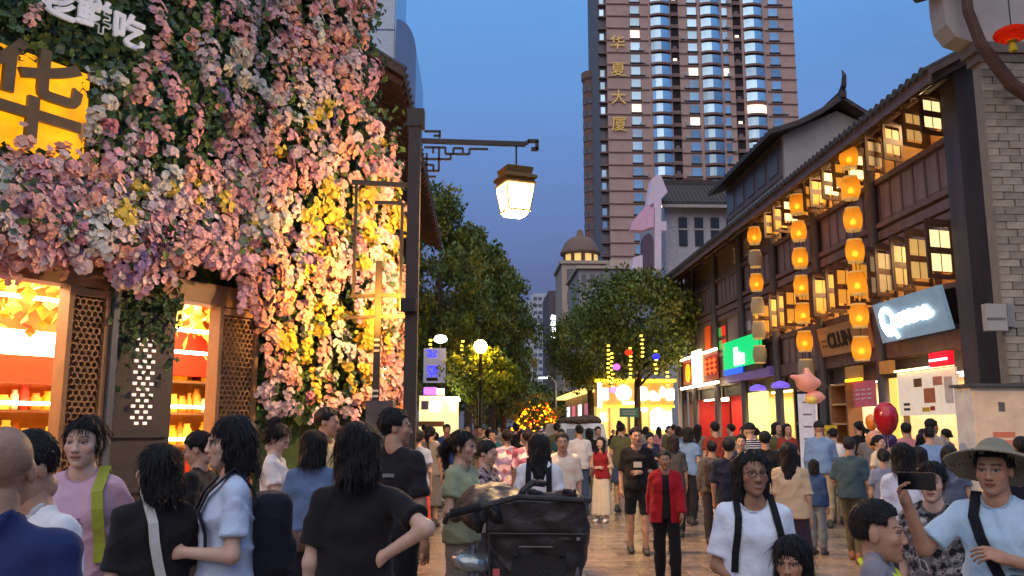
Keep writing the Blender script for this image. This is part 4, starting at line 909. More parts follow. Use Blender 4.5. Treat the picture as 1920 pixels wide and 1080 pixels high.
# stray overhanging sprays at the top right
# --------------------------------------------------------- flood lamp for the golden glow, added on the post for an even wash
_lp = at(768, 800, 11.6); fl = empty('flood_lamp', (_lp.x - 0.02, 11.48, 3.30), 0, 'small warm flood lamp added on the street lamp post facing the flowers', 'lamp')
MB().b2((-0.12, -0.08, -0.09), (0.09, 0.02, 0.09)).build('housing', BLACKM, fl); MB().b2((-0.13, -0.07, -0.07), (-0.122, 0.01, 0.07)).build('lens', emis('flood_lens', (255, 180, 60), 10), fl)
def spot(name, loc, target, power, c, ang, parent=None, size=0.12):
    ld = bpy.data.lights.new(name, 'SPOT'); ld.energy = power; ld.color = c; ld.spot_size = R(ang); ld.spot_blend = 0.7; ld.shadow_soft_size = size
    o = bpy.data.objects.new(name, ld); col.objects.link(o); o.location = loc
    d = Vector(target) - Vector(loc); o.rotation_euler = d.to_track_quat('-Z', 'Y').to_euler()
    return o
spot('flood_light', (_lp.x - 0.22, 11.44, 3.30), FP(1.0, 3.6, 0.3), 340, (1.0, 0.43, 0.045), 125)
# ================================================================ timber gable building beyond the flower corner
lb_ = empty('timber_gable_house', (-4.85, 25, -0.55), 0, 'dark brown timber house with deep eaves behind the flowered corner', 'building')
BRW = mat('brown_timber_cladding', (74, 52, 42), var=0.25, scale=2.5, rough=0.7, bump=0.2, bscale=12, stretch=(1, 1, 0.2))
MB().b2((-4.2, -7.6, 0), (2.1, 8.5, 9.6)).build('wall', BRW, lb_)
for i in range(13): MB().b2((-1.6+i*0.28, -7.66, 6.2), (-1.36+i*0.28, -7.605, 10.1 if i > 2 else 9.7)).build('plank', BRW, lb_)
for i in range(12): MB().b2((2.105, -7.4+i*1.35, 0.0), (2.22, -7.2+i*1.35, 9.4)).build('post', BRW, lb_)
for z in (3.4, 6.4, 9.2): MB().b2((2.102, -7.5, z), (2.26, 8.4, z+0.22)).build('beam', BRW, lb_)
mb = MB(); q = [(3.25, -8.4, 9.3), (3.25, 9.0, 9.3), (-1.0, 9.0, 12.0), (-1.0, -8.4, 12.0)]; q2 = [(a, b, c+0.16) for a, b, c in q]
mb.add(q+q2, [(0, 3, 2, 1), (4, 5, 6, 7), (0, 1, 5, 4), (1, 2, 6, 5), (2, 3, 7, 6), (3, 0, 4, 7)]); mb.build('roof', BRW, lb_)
for i in range(38): MB().bar((2.15, -8.1+i*0.45, 9.92), (3.2, -8.1+i*0.45, 9.26), 0.08, 0.12).build('rafter', WOOD3, lb_)
for i in range(46): MB().tube([(3.28, -8.3+i*0.375, 9.48), (-1.0, -8.3+i*0.375, 12.2)], 0.075, 6).build('roof_tile', TILE, lb_)
for i in range(8): MB().b2((2.104, -6.9+i*1.9, 4.0), (2.16, -5.9+i*1.9, 5.8)).build('window', pane_mat('dim_window', (120, 90, 50), 0.06), lb_)
# ================================================================ trees
BARK = mat('tree_bark', (74, 62, 50), var=0.3, scale=6, rough=0.95, bump=0.6, bscale=20)
def leafmat(name, c): return mat(name, c, var=0.35, scale=1.2, rough=0.6, bump=0)
LG = [leafmat('foliage_dark', (78, 96, 40)), leafmat('foliage_mid', (102, 118, 48)), leafmat('foliage_olive', (126, 128, 54))]
def crown_mesh(rx, rz, ncl, per, leaf, seed, shape=1.0, mats=LG):
    rr = random.Random(seed); mb = MB()
    for c in range(ncl):
        while True:
            p = Vector((rr.uniform(-1, 1), rr.uniform(-1, 1), rr.uniform(-1, 1)))
            if 0.30 < p.length < 1: break
        p = p.normalized()*(p.length**0.45)
        f = 1.0 - 0.30*max(0, p.z)*shape
        jt = rr.uniform(0.80, 1.20); c0 = Vector((p.x*rx*f*jt, p.y*rx*f*jt, p.z*rz*rr.uniform(0.85, 1.12))); cr = rx*rr.uniform(0.16, 0.34); mi = rr.choices((0, 1, 2), (0.40, 0.38, 0.22))[0]
        for i in range(per):
            d = Vector((rr.gauss(0, 1), rr.gauss(0, 1), rr.gauss(0, 0.8))); d = d.normalized()*cr*rr.random()**0.4
            M = Matrix.Rotation(rr.uniform(0, 6.28), 3, 'Z') @ Matrix.Rotation(rr.uniform(-1.2, 1.2), 3, 'X'); L_ = leaf*rr.uniform(0.6, 1.3); q = c0 + d; mb.mi = mi
            mb.add([q + M @ Vector(v) for v in ((0, 0, 0), (L_*0.35, 0, L_*0.5), (0, L_*0.12, L_), (-L_*0.35, 0, L_*0.5))], [(0, 1, 2), (0, 2, 3)])
    return mb.mesh('crown', mats)
def trunk_mesh(h_, r_, seed, spread):
    rr = random.Random(seed); mb = MB(); mb.tube([(0, 0, 0), (0.05, 0, h_*0.3), (-0.04, 0.05, h_*0.6), (0, 0, h_)], [r_*1.3, r_, r_*0.8, r_*0.4], 8)
    for i in range(7):
        a = rr.uniform(0, 6.28); z0 = h_*rr.uniform(0.45, 0.8); l_ = spread*rr.uniform(0.5, 0.9)
        mb.tube([(0, 0, z0), (math.cos(a)*l_*0.5, math.sin(a)*l_*0.5, z0+l_*0.5), (math.cos(a)*l_, math.sin(a)*l_, z0+l_*0.8)], [r_*0.5, r_*0.3, r_*0.1], 6)
    return mb.mesh('trunk', BARK, True)
CR = [crown_mesh(2.0, 4.2, 150, 110, 0.20, 1, 0.9), crown_mesh(2.1, 3.4, 140, 110, 0.20, 2, 0.9), crown_mesh(3.1, 2.9, 170, 110, 0.21, 3, 0.5), crown_mesh(2.4, 2.2, 120, 80, 0.22, 4, 0.4)]
TRK = [trunk_mesh(8.5, 0.20, 1, 2.0), trunk_mesh(6.5, 0.18, 2, 2.4)]
def tree(px, ytop, Y, cr, sx_, sz_, zc, label, rz=0):
    p = at(px, ytop, Y); r = empty('street_tree', (p.x, Y, 0), R(rz), label, 'tree', 'trees along the street')
    link('trunk', TRK[0 if cr < 2 else 1], r); c = link('crown', CR[cr], r, (0, 0, zc)); c.scale = (sx_, sx_, sz_)
    return r
tree(828, 350, 37, 0, 0.95, 1.05, 7.6, 'tallest dark leafy tree next to the left timber house', 10)
tree(880, 430, 44, 1, 1.05, 1.15, 7.5, 'rounded dark tree behind the hanging street lamp, second on the left', 70)
tree(925, 432, 48, 1, 1.05, 1.2, 7.2, 'dense dark tree right of the hanging lamp, third on the left', 150)
tree(945, 520, 58, 1, 0.9, 1.1, 6.2, 'shaded tree closest to the street end on the left row', 200)
tree(835, 560, 52, 3, 1.1, 1.3, 5.2, 'low dark tree behind the left kiosk', 30)
tree(1105, 560, 47, 2, 0.74, 0.75, 5.9, 'spreading tree left of the right-hand pair, over the kiosk', 60)
tree(1190, 495, 43, 2, 0.98, 0.88, 6.9, 'large spreading tree in front of the right-hand timber corner', 120)
tree(1005, 690, 95, 3, 1.6, 1.0, 4.0, 'far pale green tree under the white apartment block', 0)
tree(930, 690, 80, 3, 1.3, 1.1, 4.2, 'far tree between the left row and the white apartment block', 90)
# globe lamp lights the young tree under it
yt = empty('young_tree', (at(897, 700, 31).x, 31.6, 0), 0, 'young yellow-green tree lit by the round globe lamp', 'tree')
link('trunk', trunk_mesh(3.4, 0.09, 9, 0.9), yt); c = link('crown', crown_mesh(1.35, 0.95, 90, 60, 0.16, 8, 0.2, [leafmat('young_leaf', (110, 128, 24)), leafmat('young_leaf2', (130, 140, 30)), leafmat('young_leaf3', (90, 110, 30))]), yt, (0, 0, 3.55))
gl_ = empty('globe_street_lamp', (at(901, 650, 30.2).x, 30.2, 0), 0, 'glowing round globe street lamp in front of the dark trees', 'street lamp')
zg = at(901, 650, 30.2).z
mb = MB(); mb.tube([(0, 0, 0), (0, 0, zg-0.2)], 0.06, 8); mb.build('pole', BLACKM, gl_)
MB().lathe([(0.01, -0.24), (0.14, -0.2), (0.23, -0.07), (0.24, 0.03), (0.2, 0.14), (0.1, 0.22), (0.01, 0.24)], (0, 0, zg), 16).build('globe', emis('globe_glow', (255, 190, 80), 70), gl_, True)
# far slim street lamp
sl_ = empty('slim_street_lamp', (at(1043, 780, 62).x, 62, 0), 0, 'slim white street lamp with curved arm in the distance', 'street lamp')
zt = at(1040, 712, 62).z; xa = at(1020, 706, 62).x - sl_.location.x
MB().tube([(0, 0, 0), (0, 0, zt-0.3), (-0.15, 0, zt), (xa*0.6, 0, zt+0.25), (xa, 0, zt+0.2)], 0.06, 8).build('pole', PLASTER, sl_)
MB().b2((xa-0.4, -0.12, zt+0.08), (xa+0.25, 0.12, zt+0.18)).build('lamp_head', emis('slim_head', (230, 245, 255), 4), sl_)
# tree dressed in fairy lights
ft = empty('fairy_light_tree', (at(1000, 780, 56).x, 56, 0), 0, 'bush-like tree covered in red and yellow fairy lights at the street end', 'tree')
link('trunk', trunk_mesh(2.4, 0.10, 5, 1.2), ft); c = link('crown', crown_mesh(1.5, 1.1, 60, 40, 0.2, 6, 0.2), ft, (0.1, 0, 2.6))
fm = [emis('fairy_yellow', (255, 190, 20), 5), emis('fairy_red', (255, 60, 10), 4), emis('fairy_amber', (255, 140, 10), 5)]
mb = MB()
for i in range(240):
    a = random.uniform(0, 6.28); t = random.random()**0.5; z = 1.35 + 2.4*(1-t); r_ = 1.75*t + 0.1; mb.mi = random.randrange(3)
    mb.box((0.3 + r_*math.cos(a), r_*math.sin(a)*0.8, z), (0.10, 0.10, 0.07))
tag(mb.build('fairy_lights', fm, ft), kind='stuff')
# light strings hanging in the trees
SB = emis('string_bead', (255, 206, 60), 5)
bead = MB().box((0, 0, 0), (0.10, 0.10, 0.06)).mesh('bead', SB)
def light_string(px, y0, y1, Y, label, m=None, step=0.17):
    a, b = at(px, y0, Y), at(px, y1, Y); r = empty('string_light', (a.x, Y, b.z), 0, label, 'string light', 'strings of fairy lights hanging in the trees')
    n = max(4, int((a.z-b.z)/step))
    MB().tube([(0, 0, 0), (0, 0, a.z-b.z)], 0.008, 4).build('cable', BLACKM, r)
    for i in range(n): link('bead', bead, r, (random.uniform(-0.03, 0.03), 0, i*(a.z-b.z)/n))
light_string(1140, 640, 715, 36, 'yellow light string, leftmost over the kiosk roof'); light_string(1147, 655, 725, 36.5, 'yellow light string just right of the leftmost over the kiosk')
light_string(1181, 645, 708, 36, 'yellow light string beside the red ball'); light_string(1203, 622, 668, 36, 'yellow light string hanging highest over the kiosk'); light_string(1229, 650, 700, 36, 'yellow light string above the blue ball')
light_string(1252, 690, 722, 35, 'yellow light string closest to the timber corner'); light_string(808, 630, 662, 31, 'yellow light string over the blue screen'); light_string(867, 632, 680, 34, 'yellow light string left of the globe lamp'); light_string(899, 735, 762, 38, 'short yellow light string under the young tree')
for px, py, c_, lb in ((1179, 661, (255, 30, 14), 'red'), (1230, 669, (30, 30, 255), 'blue'), (1156, 688, (210, 80, 230), 'purple'), (1150, 731, (240, 110, 210), 'pink')):
    p = at(px, py, 35.5); o = MB().lathe([(0.02, -0.13), (0.12, -0.08), (0.16, 0), (0.12, 0.09), (0.02, 0.13)], n=12).build('coloured_ball_light', emis('ball_'+lb, c_, 2.2), smooth=True, loc=p); tag(o, 'small glowing %s ball light hanging by the kiosk trees' % lb, 'light', 'coloured ball lights')
    MB().tube([(0, 0, 0.13), (0, 0, 1.6)], 0.008, 4).build('cord', BLACKM, o)
# ================================================================ people
def surface_net(F, org, h):
    nx, ny, nz = F.shape
    ins = F < 0
    c = [F[i:nx-1+i, j:ny-1+j, k:nz-1+k] for i in (0, 1) for j in (0, 1) for k in (0, 1)]
    s = np.zeros(c[0].shape, np.int8)
    for a in c: s += (a < 0)
    act = (s > 0) & (s < 8)
    idx = np.argwhere(act)
    if len(idx) == 0: return np.zeros((0, 3)), np.zeros((0, 4), int)
    cv = np.stack([a[act] for a in c], 1)
    off = np.array([(i, j, k) for i in (0, 1) for j in (0, 1) for k in (0, 1)], float)
    P = np.zeros((len(idx), 3)); W = np.zeros(len(idx))
    for a in range(8):
        for b in range(a+1, 8):
            if np.abs(off[a]-off[b]).sum() != 1: continue
            m = (cv[:, a] < 0) != (cv[:, b] < 0)
            if not m.any(): continue
            t = cv[m, a]/(cv[m, a]-cv[m, b])
            P[m] += off[a] + (off[b]-off[a])*t[:, None]; W[m] += 1
    V = (idx + P/W[:, None])*h + org
    num = -np.ones(act.shape, int); num[act] = np.arange(len(idx))
    Q = []
    def emit(m, ax):
        e = np.argwhere(m)
        return e
    for ax in range(3):
        a1, a2 = (ax+1) % 3, (ax+2) % 3
        sl0 = [slice(1, -1)]*3; sl1 = [slice(1, -1)]*3
        sl0[ax] = slice(0, -1); sl1[ax] = slice(1, None)
        A = ins[tuple(sl0)]; B = ins[tuple(sl1)]
        for flip, m in ((False, A & ~B), (True, ~A & B)):
            e = np.argwhere(m)
            if len(e) == 0: continue
            g = e.copy(); g[:, a1] += 1; g[:, a2] += 1
            o1 = np.zeros(3, int); o1[a1] = 1; o2 = np.zeros(3, int); o2[a2] = 1
            q = np.stack([num[tuple((g-o1-o2).T)], num[tuple((g-o2).T)], num[tuple(g.T)], num[tuple((g-o1).T)]], 1)
            if flip: q = q[:, ::-1]
            Q.append(q)
    Q = np.concatenate(Q); Q = Q[(Q >= 0).all(1)]
    return V, Q
class Grid:
    def __init__(s, lo, hi, h):
        s.h = h; s.lo = np.array(lo, float); n = [int(math.ceil((hi[i]-lo[i])/h))+1 for i in range(3)]
        s.X = (lo[0] + np.arange(n[0])*h).astype(np.float32)[:, None, None]
        s.Y = (lo[1] + np.arange(n[1])*h).astype(np.float32)[None, :, None]
        s.Z = (lo[2] + np.arange(n[2])*h).astype(np.float32)[None, None, :]
        s.n = n
    def cone(s, a, b, ra, rb):
        a = np.array(a, np.float32); b = np.array(b, np.float32); d = b-a; L = float(d @ d) + 1e-9
        x = s.X-a[0]; y = s.Y-a[1]; z = s.Z-a[2]
        t = np.clip((x*d[0] + y*d[1] + z*d[2])/L, 0, 1)
        x = x-t*d[0]; y = y-t*d[1]; z = z-t*d[2]
        return np.sqrt(x*x + y*y + z*z) - (ra + (rb-ra)*t)
    def ell(s, c, r):
        x = (s.X-c[0])/r[0]; y = (s.Y-c[1])/r[1]; z = (s.Z-c[2])/r[2]
        return (np.sqrt(x*x + y*y + z*z) - 1)*min(r)
    def plane(s, p, n):
        n = np.array(n, float); n /= np.linalg.norm(n)
        return (s.X-p[0])*n[0] + (s.Y-p[1])*n[1] + (s.Z-p[2])*n[2]
    def box(s, c, r, rd=0.0):
        qx = np.abs(s.X-c[0])-r[0]+rd; qy = np.abs(s.Y-c[1])-r[1]+rd; qz = np.abs(s.Z-c[2])-r[2]+rd
        o = np.sqrt(np.maximum(qx, 0)**2 + np.maximum(qy, 0)**2 + np.maximum(qz, 0)**2)
        return o + np.minimum(np.maximum(qx, np.maximum(qy, qz)), 0) - rd
    def net(s, F): return surface_net(np.broadcast_to(F, s.n).astype(np.float32), s.lo, s.h)
def smin(a, b, k):
    h = np.clip(0.5 + 0.5*(b-a)/k, 0, 1); return b + (a-b)*h - k*h*(1-h)
def smax(a, b, k): return -smin(-a, -b, k)
def sunion(ds, k):
    r = ds[0]
    for d in ds[1:]: r = smin(r, d, k)
    return r
def wrinkle(g, amp, seed):
    rr = np.random.RandomState(seed); ph = rr.rand(8)*6.28
    n = np.sin(24*g.X + 17*g.Z + ph[0])*np.sin(19*g.Z - 13*g.Y + ph[1]) + 0.5*np.sin(41*g.Z + 23*g.X + 11*g.Y + ph[2]) * np.sin(29*g.X - 15*g.Z + ph[3])
    wp = 1.6*np.sin(7*g.X + 5*g.Z + ph[4]) + 1.2*np.sin(9*g.Z - 6*g.Y + ph[5])
    r1 = 1 - np.abs(np.sin(11*(0.9*g.X + 0.7*g.Z) + wp + ph[6])); r2 = 1 - np.abs(np.sin(13*(g.Z*0.8 - 0.8*g.X + 0.4*g.Y) - wp + ph[7]))
    mask = 0.5 + 0.5*np.sin(6*g.X - 4*g.Z + 5*g.Y + ph[2])
    return ((0.55*n - 1.5*(r1**5)*mask - 1.5*(r2**5)*(1-mask))*amp).astype(np.float32)
def np_mesh(name, V, Q, mats, cols=None, mi=None):
    me = bpy.data.meshes.new(name); me.from_pydata(V.tolist(), [], Q.tolist())
    for m in mats: me.materials.append(m)
    if mi is not None: me.polygons.foreach_set('material_index', np.asarray(mi, np.int32))
    me.polygons.foreach_set('use_smooth', np.ones(len(me.polygons), bool))
    if cols is not None:
        a = me.color_attributes.new('Col', 'FLOAT_COLOR', 'POINT')
        c4 = np.ones((len(V), 4), np.float32); c4[:, :3] = cols; a.data.foreach_set('color', c4.ravel())
    me.update(); return me

M_SKIN = mat('skin', (0.93, 0.93, 0.93), var=0.13, scale=28, rough=0.52, bump=0.12, bscale=120, hue2=(0.95, 0.86, 0.84), attr='Col', spec=0.35)
b_ = M_SKIN.node_tree.nodes['Principled BSDF']; b_.inputs['Subsurface Weight'].default_value = 0.0
M_HAIR = {}
def hairmat(c):
    k = 'hair_%d_%d_%d' % tuple(c)
    return mat(k, c, var=0.5, scale=14, rough=0.48, bump=0.9, bscale=55, stretch=(3, 3, 0.35), spec=0.4)

# canonical head: chin to crown 0.235, facing -Y, origin at its centre
def build_head(h, female):
    g = Grid((-0.10, -0.14, -0.15), (0.10, 0.125, 0.135), h)
    jw = 0.050 if female else 0.056
    skull = g.ell((0, 0.018, 0.035), (0.074, 0.096, 0.088))
    face = g.ell((0, -0.030, -0.015), (0.064, 0.066, 0.080))
    jaw = g.ell((0, -0.028, -0.065), (jw, 0.058, 0.050))
    d = sunion([skull, face, jaw], 0.030)
    d = smin(d, g.ell((0, -0.072, -0.100), (0.022, 0.018, 0.016)), 0.022)
    for s in (-1, 1):
        d = smin(d, g.ell((s*0.044, -0.062, -0.022), (0.022, 0.020, 0.020)), 0.02)
        d = smax(d, -g.ell((s*0.032, -0.103, 0.006), (0.021, 0.018, 0.013)), 0.012)
        d = smin(d, g.ell((s*0.032, -0.0795, 0.004), (0.0155, 0.012, 0.0105)), 0.004)
        d = smin(d, g.cone((s*0.012, -0.096, 0.026), (s*0.05, -0.083, 0.024), 0.006, 0.004), 0.012)
        d = smin(d, g.ell((s*0.013, -0.097, -0.035), (0.0085, 0.009, 0.007)), 0.008)
        d = smin(d, g.ell((s*0.076, 0.012, -0.004), (0.010, 0.020, 0.032)), 0.008)
    d = smin(d, g.cone((0, -0.092, 0.014), (0, -0.106, -0.030), 0.006, 0.0115), 0.014)
    d = smin(d, g.cone((-0.016, -0.090, -0.060), (0.016, -0.090, -0.060), 0.0065, 0.0065), 0.006)
    d = smin(d, g.cone((-0.013, -0.090, -0.072), (0.013, -0.090, -0.072), 0.0072, 0.0072), 0.006)
    d = smin(d, g.cone((0, 0.012, -0.05), (0, 0.02, -0.085), 0.05, 0.048), 0.02)
    return g.net(d)
def head_cols(V, skin, female, smile=False):
    c = np.tile(np.array(skin), (len(V), 1)); x, y, z = np.abs(V[:, 0]), V[:, 1], V[:, 2]; f = y < -0.06
    lip = f & (x < 0.026) & (z < -0.053 + (0.25*x if smile else 0)) & (z > -0.081 + 0.5*x + (0.15*x if smile else 0))
    c[lip] = np.array(skin)*np.array((0.80, 0.48, 0.47))
    mouth = f & (x < (0.022 if smile else 0.021)) & (np.abs(z + 0.066 - (0.25*x if smile else 0)) < (0.0030 if smile else 0.0026))
    c[mouth] = (0.50, 0.36, 0.31) if smile else (0.12, 0.04, 0.035)
    ck = f & (np.hypot(x-0.044, z+0.028) < 0.022); c[ck] *= np.array((1.04, 0.90, 0.88))
    ex, ez = (x-0.032)/0.0180, (z-0.0045-0.06*(x-0.032))/0.0066; e = f & (ex**2 + ez**2 < 1)
    c[e] = (0.42, 0.38, 0.36)
    ir = f & (np.hypot(x-0.032, (z-0.0055)*1.05) < 0.0074); c[ir] = (0.018, 0.010, 0.007)
    lash = f & (np.abs(ex) < 1.1) & (z > 0.0085 - 0.18*np.abs(x-0.034)) & (z < 0.0140 - 0.18*np.abs(x-0.034)); c[lash] = np.array(skin)*0.25
    br = f & (x > 0.012) & (x < 0.054) & (np.abs(z - 0.0285 - 0.10*x + 0.45*np.maximum(x-0.042, 0)) < (0.0032 if female else 0.0048)); c[br] = np.array(skin)*0.28 + 0.005
    ns_ = f & (np.hypot(x-0.009, z+0.043) < 0.005); c[ns_] = np.array(skin)*0.4
    return c
_head = {}
def head_geo(female, fine):
    k = (female, fine)
    if k not in _head: _head[k] = build_head(0.0042 if fine else 0.008, female)
    return _head[k]
# hair, in the head's frame
_hairc = {}
def hair_geo(style, fine):
    k = (style, fine)
    if k in _hairc: return _hairc[k]
    h = 0.0065 if fine else 0.011
    g = Grid((-0.17, -0.17, -0.45), (0.17, 0.25, 0.26), h)
    cap = g.ell((0, 0.020, 0.040), (0.086, 0.108, 0.099))
    ang = np.arctan2(g.X, g.Y); strand = (0.0022*np.sin(ang*26 + 9*g.Z) + 0.0016*np.sin(ang*47 - 21*g.Z + 2) + 0.0016*np.sin(g.X*90 + g.Y*40)).astype(np.float32)
    strand = strand + (0.004*np.sin(ang*7 + 3*np.sin(18*g.Z) + 1.3) * np.sin(30*g.Z + 2) + 0.003*np.sin(38*g.X + 25*g.Z)).astype(np.float32)
    cap = cap + strand
    wid = g.X*0 + np.abs(g.X)
    facecut = smin(smax(g.Y + 0.045, g.Z - 0.062 + 0.9*np.maximum(np.abs(g.X)-0.045, 0), 0.01), g.Y*0 + g.Z*0 + g.X*0 + 9, 0.01)   # <0 in the face region
    fring = smax(g.Y + 0.050, g.Z - 0.040 + 5*g.X*g.X + 0.006*np.sin(60*g.X), 0.008)
    if style == 'short':
        d = smax(cap, -smax(g.Y + 0.035, g.Z - 0.066, 0.02), 0.008)
        d = smax(d, -(g.Z + 0.035 + 0.35*(g.Y-0.03)), 0.008)
        d = smax(d, -smax(g.Y - 0.035, g.Z - 0.012, 0.01), 0.01)
    elif style == 'fade':
        cp = g.ell((0, 0.012, 0.045), (0.081, 0.104, 0.100)) + strand
        d = smax(cp, -(g.Z - 0.045 - 0.15*g.Y), 0.01); d = smax(d, -smax(g.Y + 0.045, g.Z - 0.075, 0.015), 0.008)
        sh = g.ell((0, 0.019, 0.036), (0.0765, 0.0985, 0.090)); sh = smax(sh, -(g.Z + 0.03), 0.01); sh = smax(sh, -(g.Y - 0.01 - 0.3*g.Z), 0.01)
        d = smin(d, sh, 0.006)
    elif style in ('bob', 'bobfringe', 'long', 'longback'):
        bot = -0.135 if 'long' not in style else -0.34
        body = g.cone((0, 0.028, 0.03), (0, 0.045, bot), 0.098, 0.10 if 'long' not in style else 0.085) + strand
        side = g.ell((0, 0.02, -0.05), (0.100, 0.075, 0.13)) + strand
        d = sunion([cap, smax(body, bot - g.Z, 0.02), smax(side, bot - g.Z + 0.02, 0.02)], 0.02)
        if style == 'long':
            for s in (-1, 1): d = smin(d, g.cone((s*0.08, -0.02, -0.05), (s*0.085, -0.055, -0.26), 0.032, 0.02) + strand, 0.02)
        cut = fring if style == 'bobfringe' else smax(g.Y + 0.030, g.Z - 0.072 + 6*g.X*g.X, 0.015)
        cutx = smax(cut, np.abs(g.X) - 0.066 - 0.25*np.maximum(-g.Z-0.03, 0)*0, 0.01)
        d = smax(d, -cutx, 0.010)
        if style != 'long': d = smax(d, -smax(g.Y + (0.005 if style == 'longback' else 0.02), g.Z + (0.055 if style == 'longback' else 0.085), 0.01), 0.012)
    elif style in ('pony', 'bun', 'tied'):
        d = smax(cap, -smax(g.Y + 0.032, g.Z - 0.070 + 5*g.X*g.X, 0.02), 0.008)
        d = smax(d, -(g.Z + 0.055 + 0.3*(g.Y-0.05)), 0.01); d = smax(d, -smax(g.Y - 0.02, g.Z + 0.005, 0.01), 0.01)
        if style == 'bun': d = smin(d, g.ell((0, 0.085, 0.125), (0.045, 0.042, 0.045)) + strand*2, 0.012)
        if style == 'pony':
            d = smin(d, g.cone((0, 0.12, 0.05), (0, 0.165, -0.02), 0.028, 0.035) + strand*2, 0.012)
            d = smin(d, g.cone((0, 0.165, -0.02), (0, 0.12, -0.27), 0.036, 0.012) + strand*2, 0.02)
        if style == 'tied': d = smin(d, g.ell((0, 0.125, 0.0), (0.035, 0.03, 0.035)) + strand*2, 0.012)
    elif style == 'cap':       # a baseball cap
        d = smax(g.ell((0, 0.018, 0.045), (0.090, 0.108, 0.102)), 0.03 - g.Z, 0.004)
        d = smin(d, smax(smax(g.ell((0, -0.09, 0.045), (0.078, 0.095, 0.10)), np.abs(g.Z - 0.042 + 0.25*(g.Y+0.17)) - 0.006, 0.003), g.Y*1.0, 0.01), 0.004)
    _hairc[k] = g.net(d); return _hairc[k]
def add_strands(v, q, style, seed):
    rr = np.random.RandomState(seed); e1 = v[q[:, 1]] - v[q[:, 0]]; e2 = v[q[:, 2]] - v[q[:, 0]]; fn = np.cross(e1, e2); vn_ = np.zeros_like(v)
    for k in range(4): np.add.at(vn_, q[:, k], fn)
    vn_ /= np.linalg.norm(vn_, axis=1)[:, None] + 1e-9
    short = style in ('short', 'fade'); ok_ = np.argwhere((v[:, 1] > -0.045) | (v[:, 2] > 0.085))[:, 0] if style != 'bobfringe' else np.arange(len(v)); N = 950; idx = ok_[rr.randint(0, len(ok_), N)]; p = v[idx].copy(); nn = vn_[idx]
    if nn[:, 2].mean() > 5: nn = -nn
    away = p - np.array((0, 0.05, 0.13)); d = np.array((0, 0.15, -1.0)) + away*6*np.clip((p[:, 2:3]+0.02)*8, 0, 1) + rr.normal(0, 0.14, (N, 3))
    L_ = (rr.uniform(0.010, 0.024, N) if short else rr.uniform(0.03, 0.11, N)); pts = []
    lift = rr.uniform(0.0, 0.16, N)[:, None] if not short else rr.uniform(0.03, 0.22, N)[:, None]
    for k in range(4):
        pts.append(p.copy()); t = d - nn*(d*nn).sum(1)[:, None]; t /= np.linalg.norm(t, axis=1)[:, None] + 1e-9
        p = p + (t + nn*lift*(1.0 if k < 2 else 0.2))*(L_/3)[:, None]; d = d + rr.normal(0, 0.07, (N, 3))
    w_ = np.array([0.0024, 0.0022, 0.0016, 0.0003]); V2 = []; Q2 = []
    side = np.cross(d, nn); side /= np.linalg.norm(side, axis=1)[:, None] + 1e-9; b0 = len(v)
    for k in range(4): V2.append(pts[k] - side*w_[k] + nn*0.001); V2.append(pts[k] + side*w_[k] + nn*0.001)
    for k in range(3):
        a0 = b0 + np.arange(N); Q2.append(np.stack([a0 + 2*k*N, a0 + (2*k+1)*N, a0 + (2*k+3)*N, a0 + (2*k+2)*N], 1))
    return np.concatenate([v] + V2), np.concatenate([q] + Q2)
# hands: wrist at origin, fingers along -Z, palm facing -Y, thumb towards +X
_handc = {}
def hand_geo(pose, fine):
    k = (pose, fine)
    if k in _handc: return _handc[k]
    h = 0.0045 if fine else 0.0075
    g = Grid((-0.07, -0.10, -0.22), (0.10, 0.06, 0.04), h)
    ds = [g.ell((0, 0, -0.055), (0.040, 0.016, 0.052)), g.cone((0, 0, 0.03), (0, 0, -0.03), 0.026, 0.026)]
    d = sunion(ds, 0.02)
    curl = {'relax': 22, 'grip': 62, 'flat': 6}[pose]
    for i, (x, L) in enumerate(((0.030, 0.072), (0.010, 0.080), (-0.010, 0.075), (-0.029, 0.058))):
        p = np.array((x, -0.002, -0.095)); a = R(curl*0.6 + i*3); r = 0.0092 - 0.0004*i; chain = []
        sp = (x*1.2)
        for sgl, wf in ((0.45, 1.0), (0.32, 1.6), (0.23, 2.1)):
            aa = a*wf if pose != 'flat' else a
            q = p + L*sgl*np.array((sp*(2.0 if pose != 'flat' else 6.0), -math.sin(aa), -math.cos(aa)))
            chain.append(g.cone(p, q, r, r*0.9)); p = q; r *= 0.9
        f = chain[0]
        for c in chain[1:]: f = np.minimum(f, c)
        d = smin(d, f, 0.005)
    th = [(0.028, -0.004, -0.030), (0.055, -0.022, -0.055), (0.062, -0.036 if pose != 'flat' else -0.02, -0.085), (0.058, -0.048 if pose != 'flat' else -0.02, -0.105)]
    t = g.cone(th[0], th[1], 0.014, 0.0115)
    t = np.minimum(t, np.minimum(g.cone(th[1], th[2], 0.0115, 0.010), g.cone(th[2], th[3], 0.010, 0.008)))
    d = smin(d, t, 0.008)
    _handc[k] = g.net(d); return _handc[k]
def frame(zdir, ydir):
    z = np.array(zdir, float); z /= np.linalg.norm(z); y = np.array(ydir, float); y = y - z*(y @ z); y /= np.linalg.norm(y); x = np.cross(y, z)
    return np.stack([x, y, z], 1)
SK = {'l': (0.60, 0.36, 0.25), 'm': (0.50, 0.28, 0.18), 'd': (0.38, 0.20, 0.12), 'p': (0.68, 0.44, 0.33)}
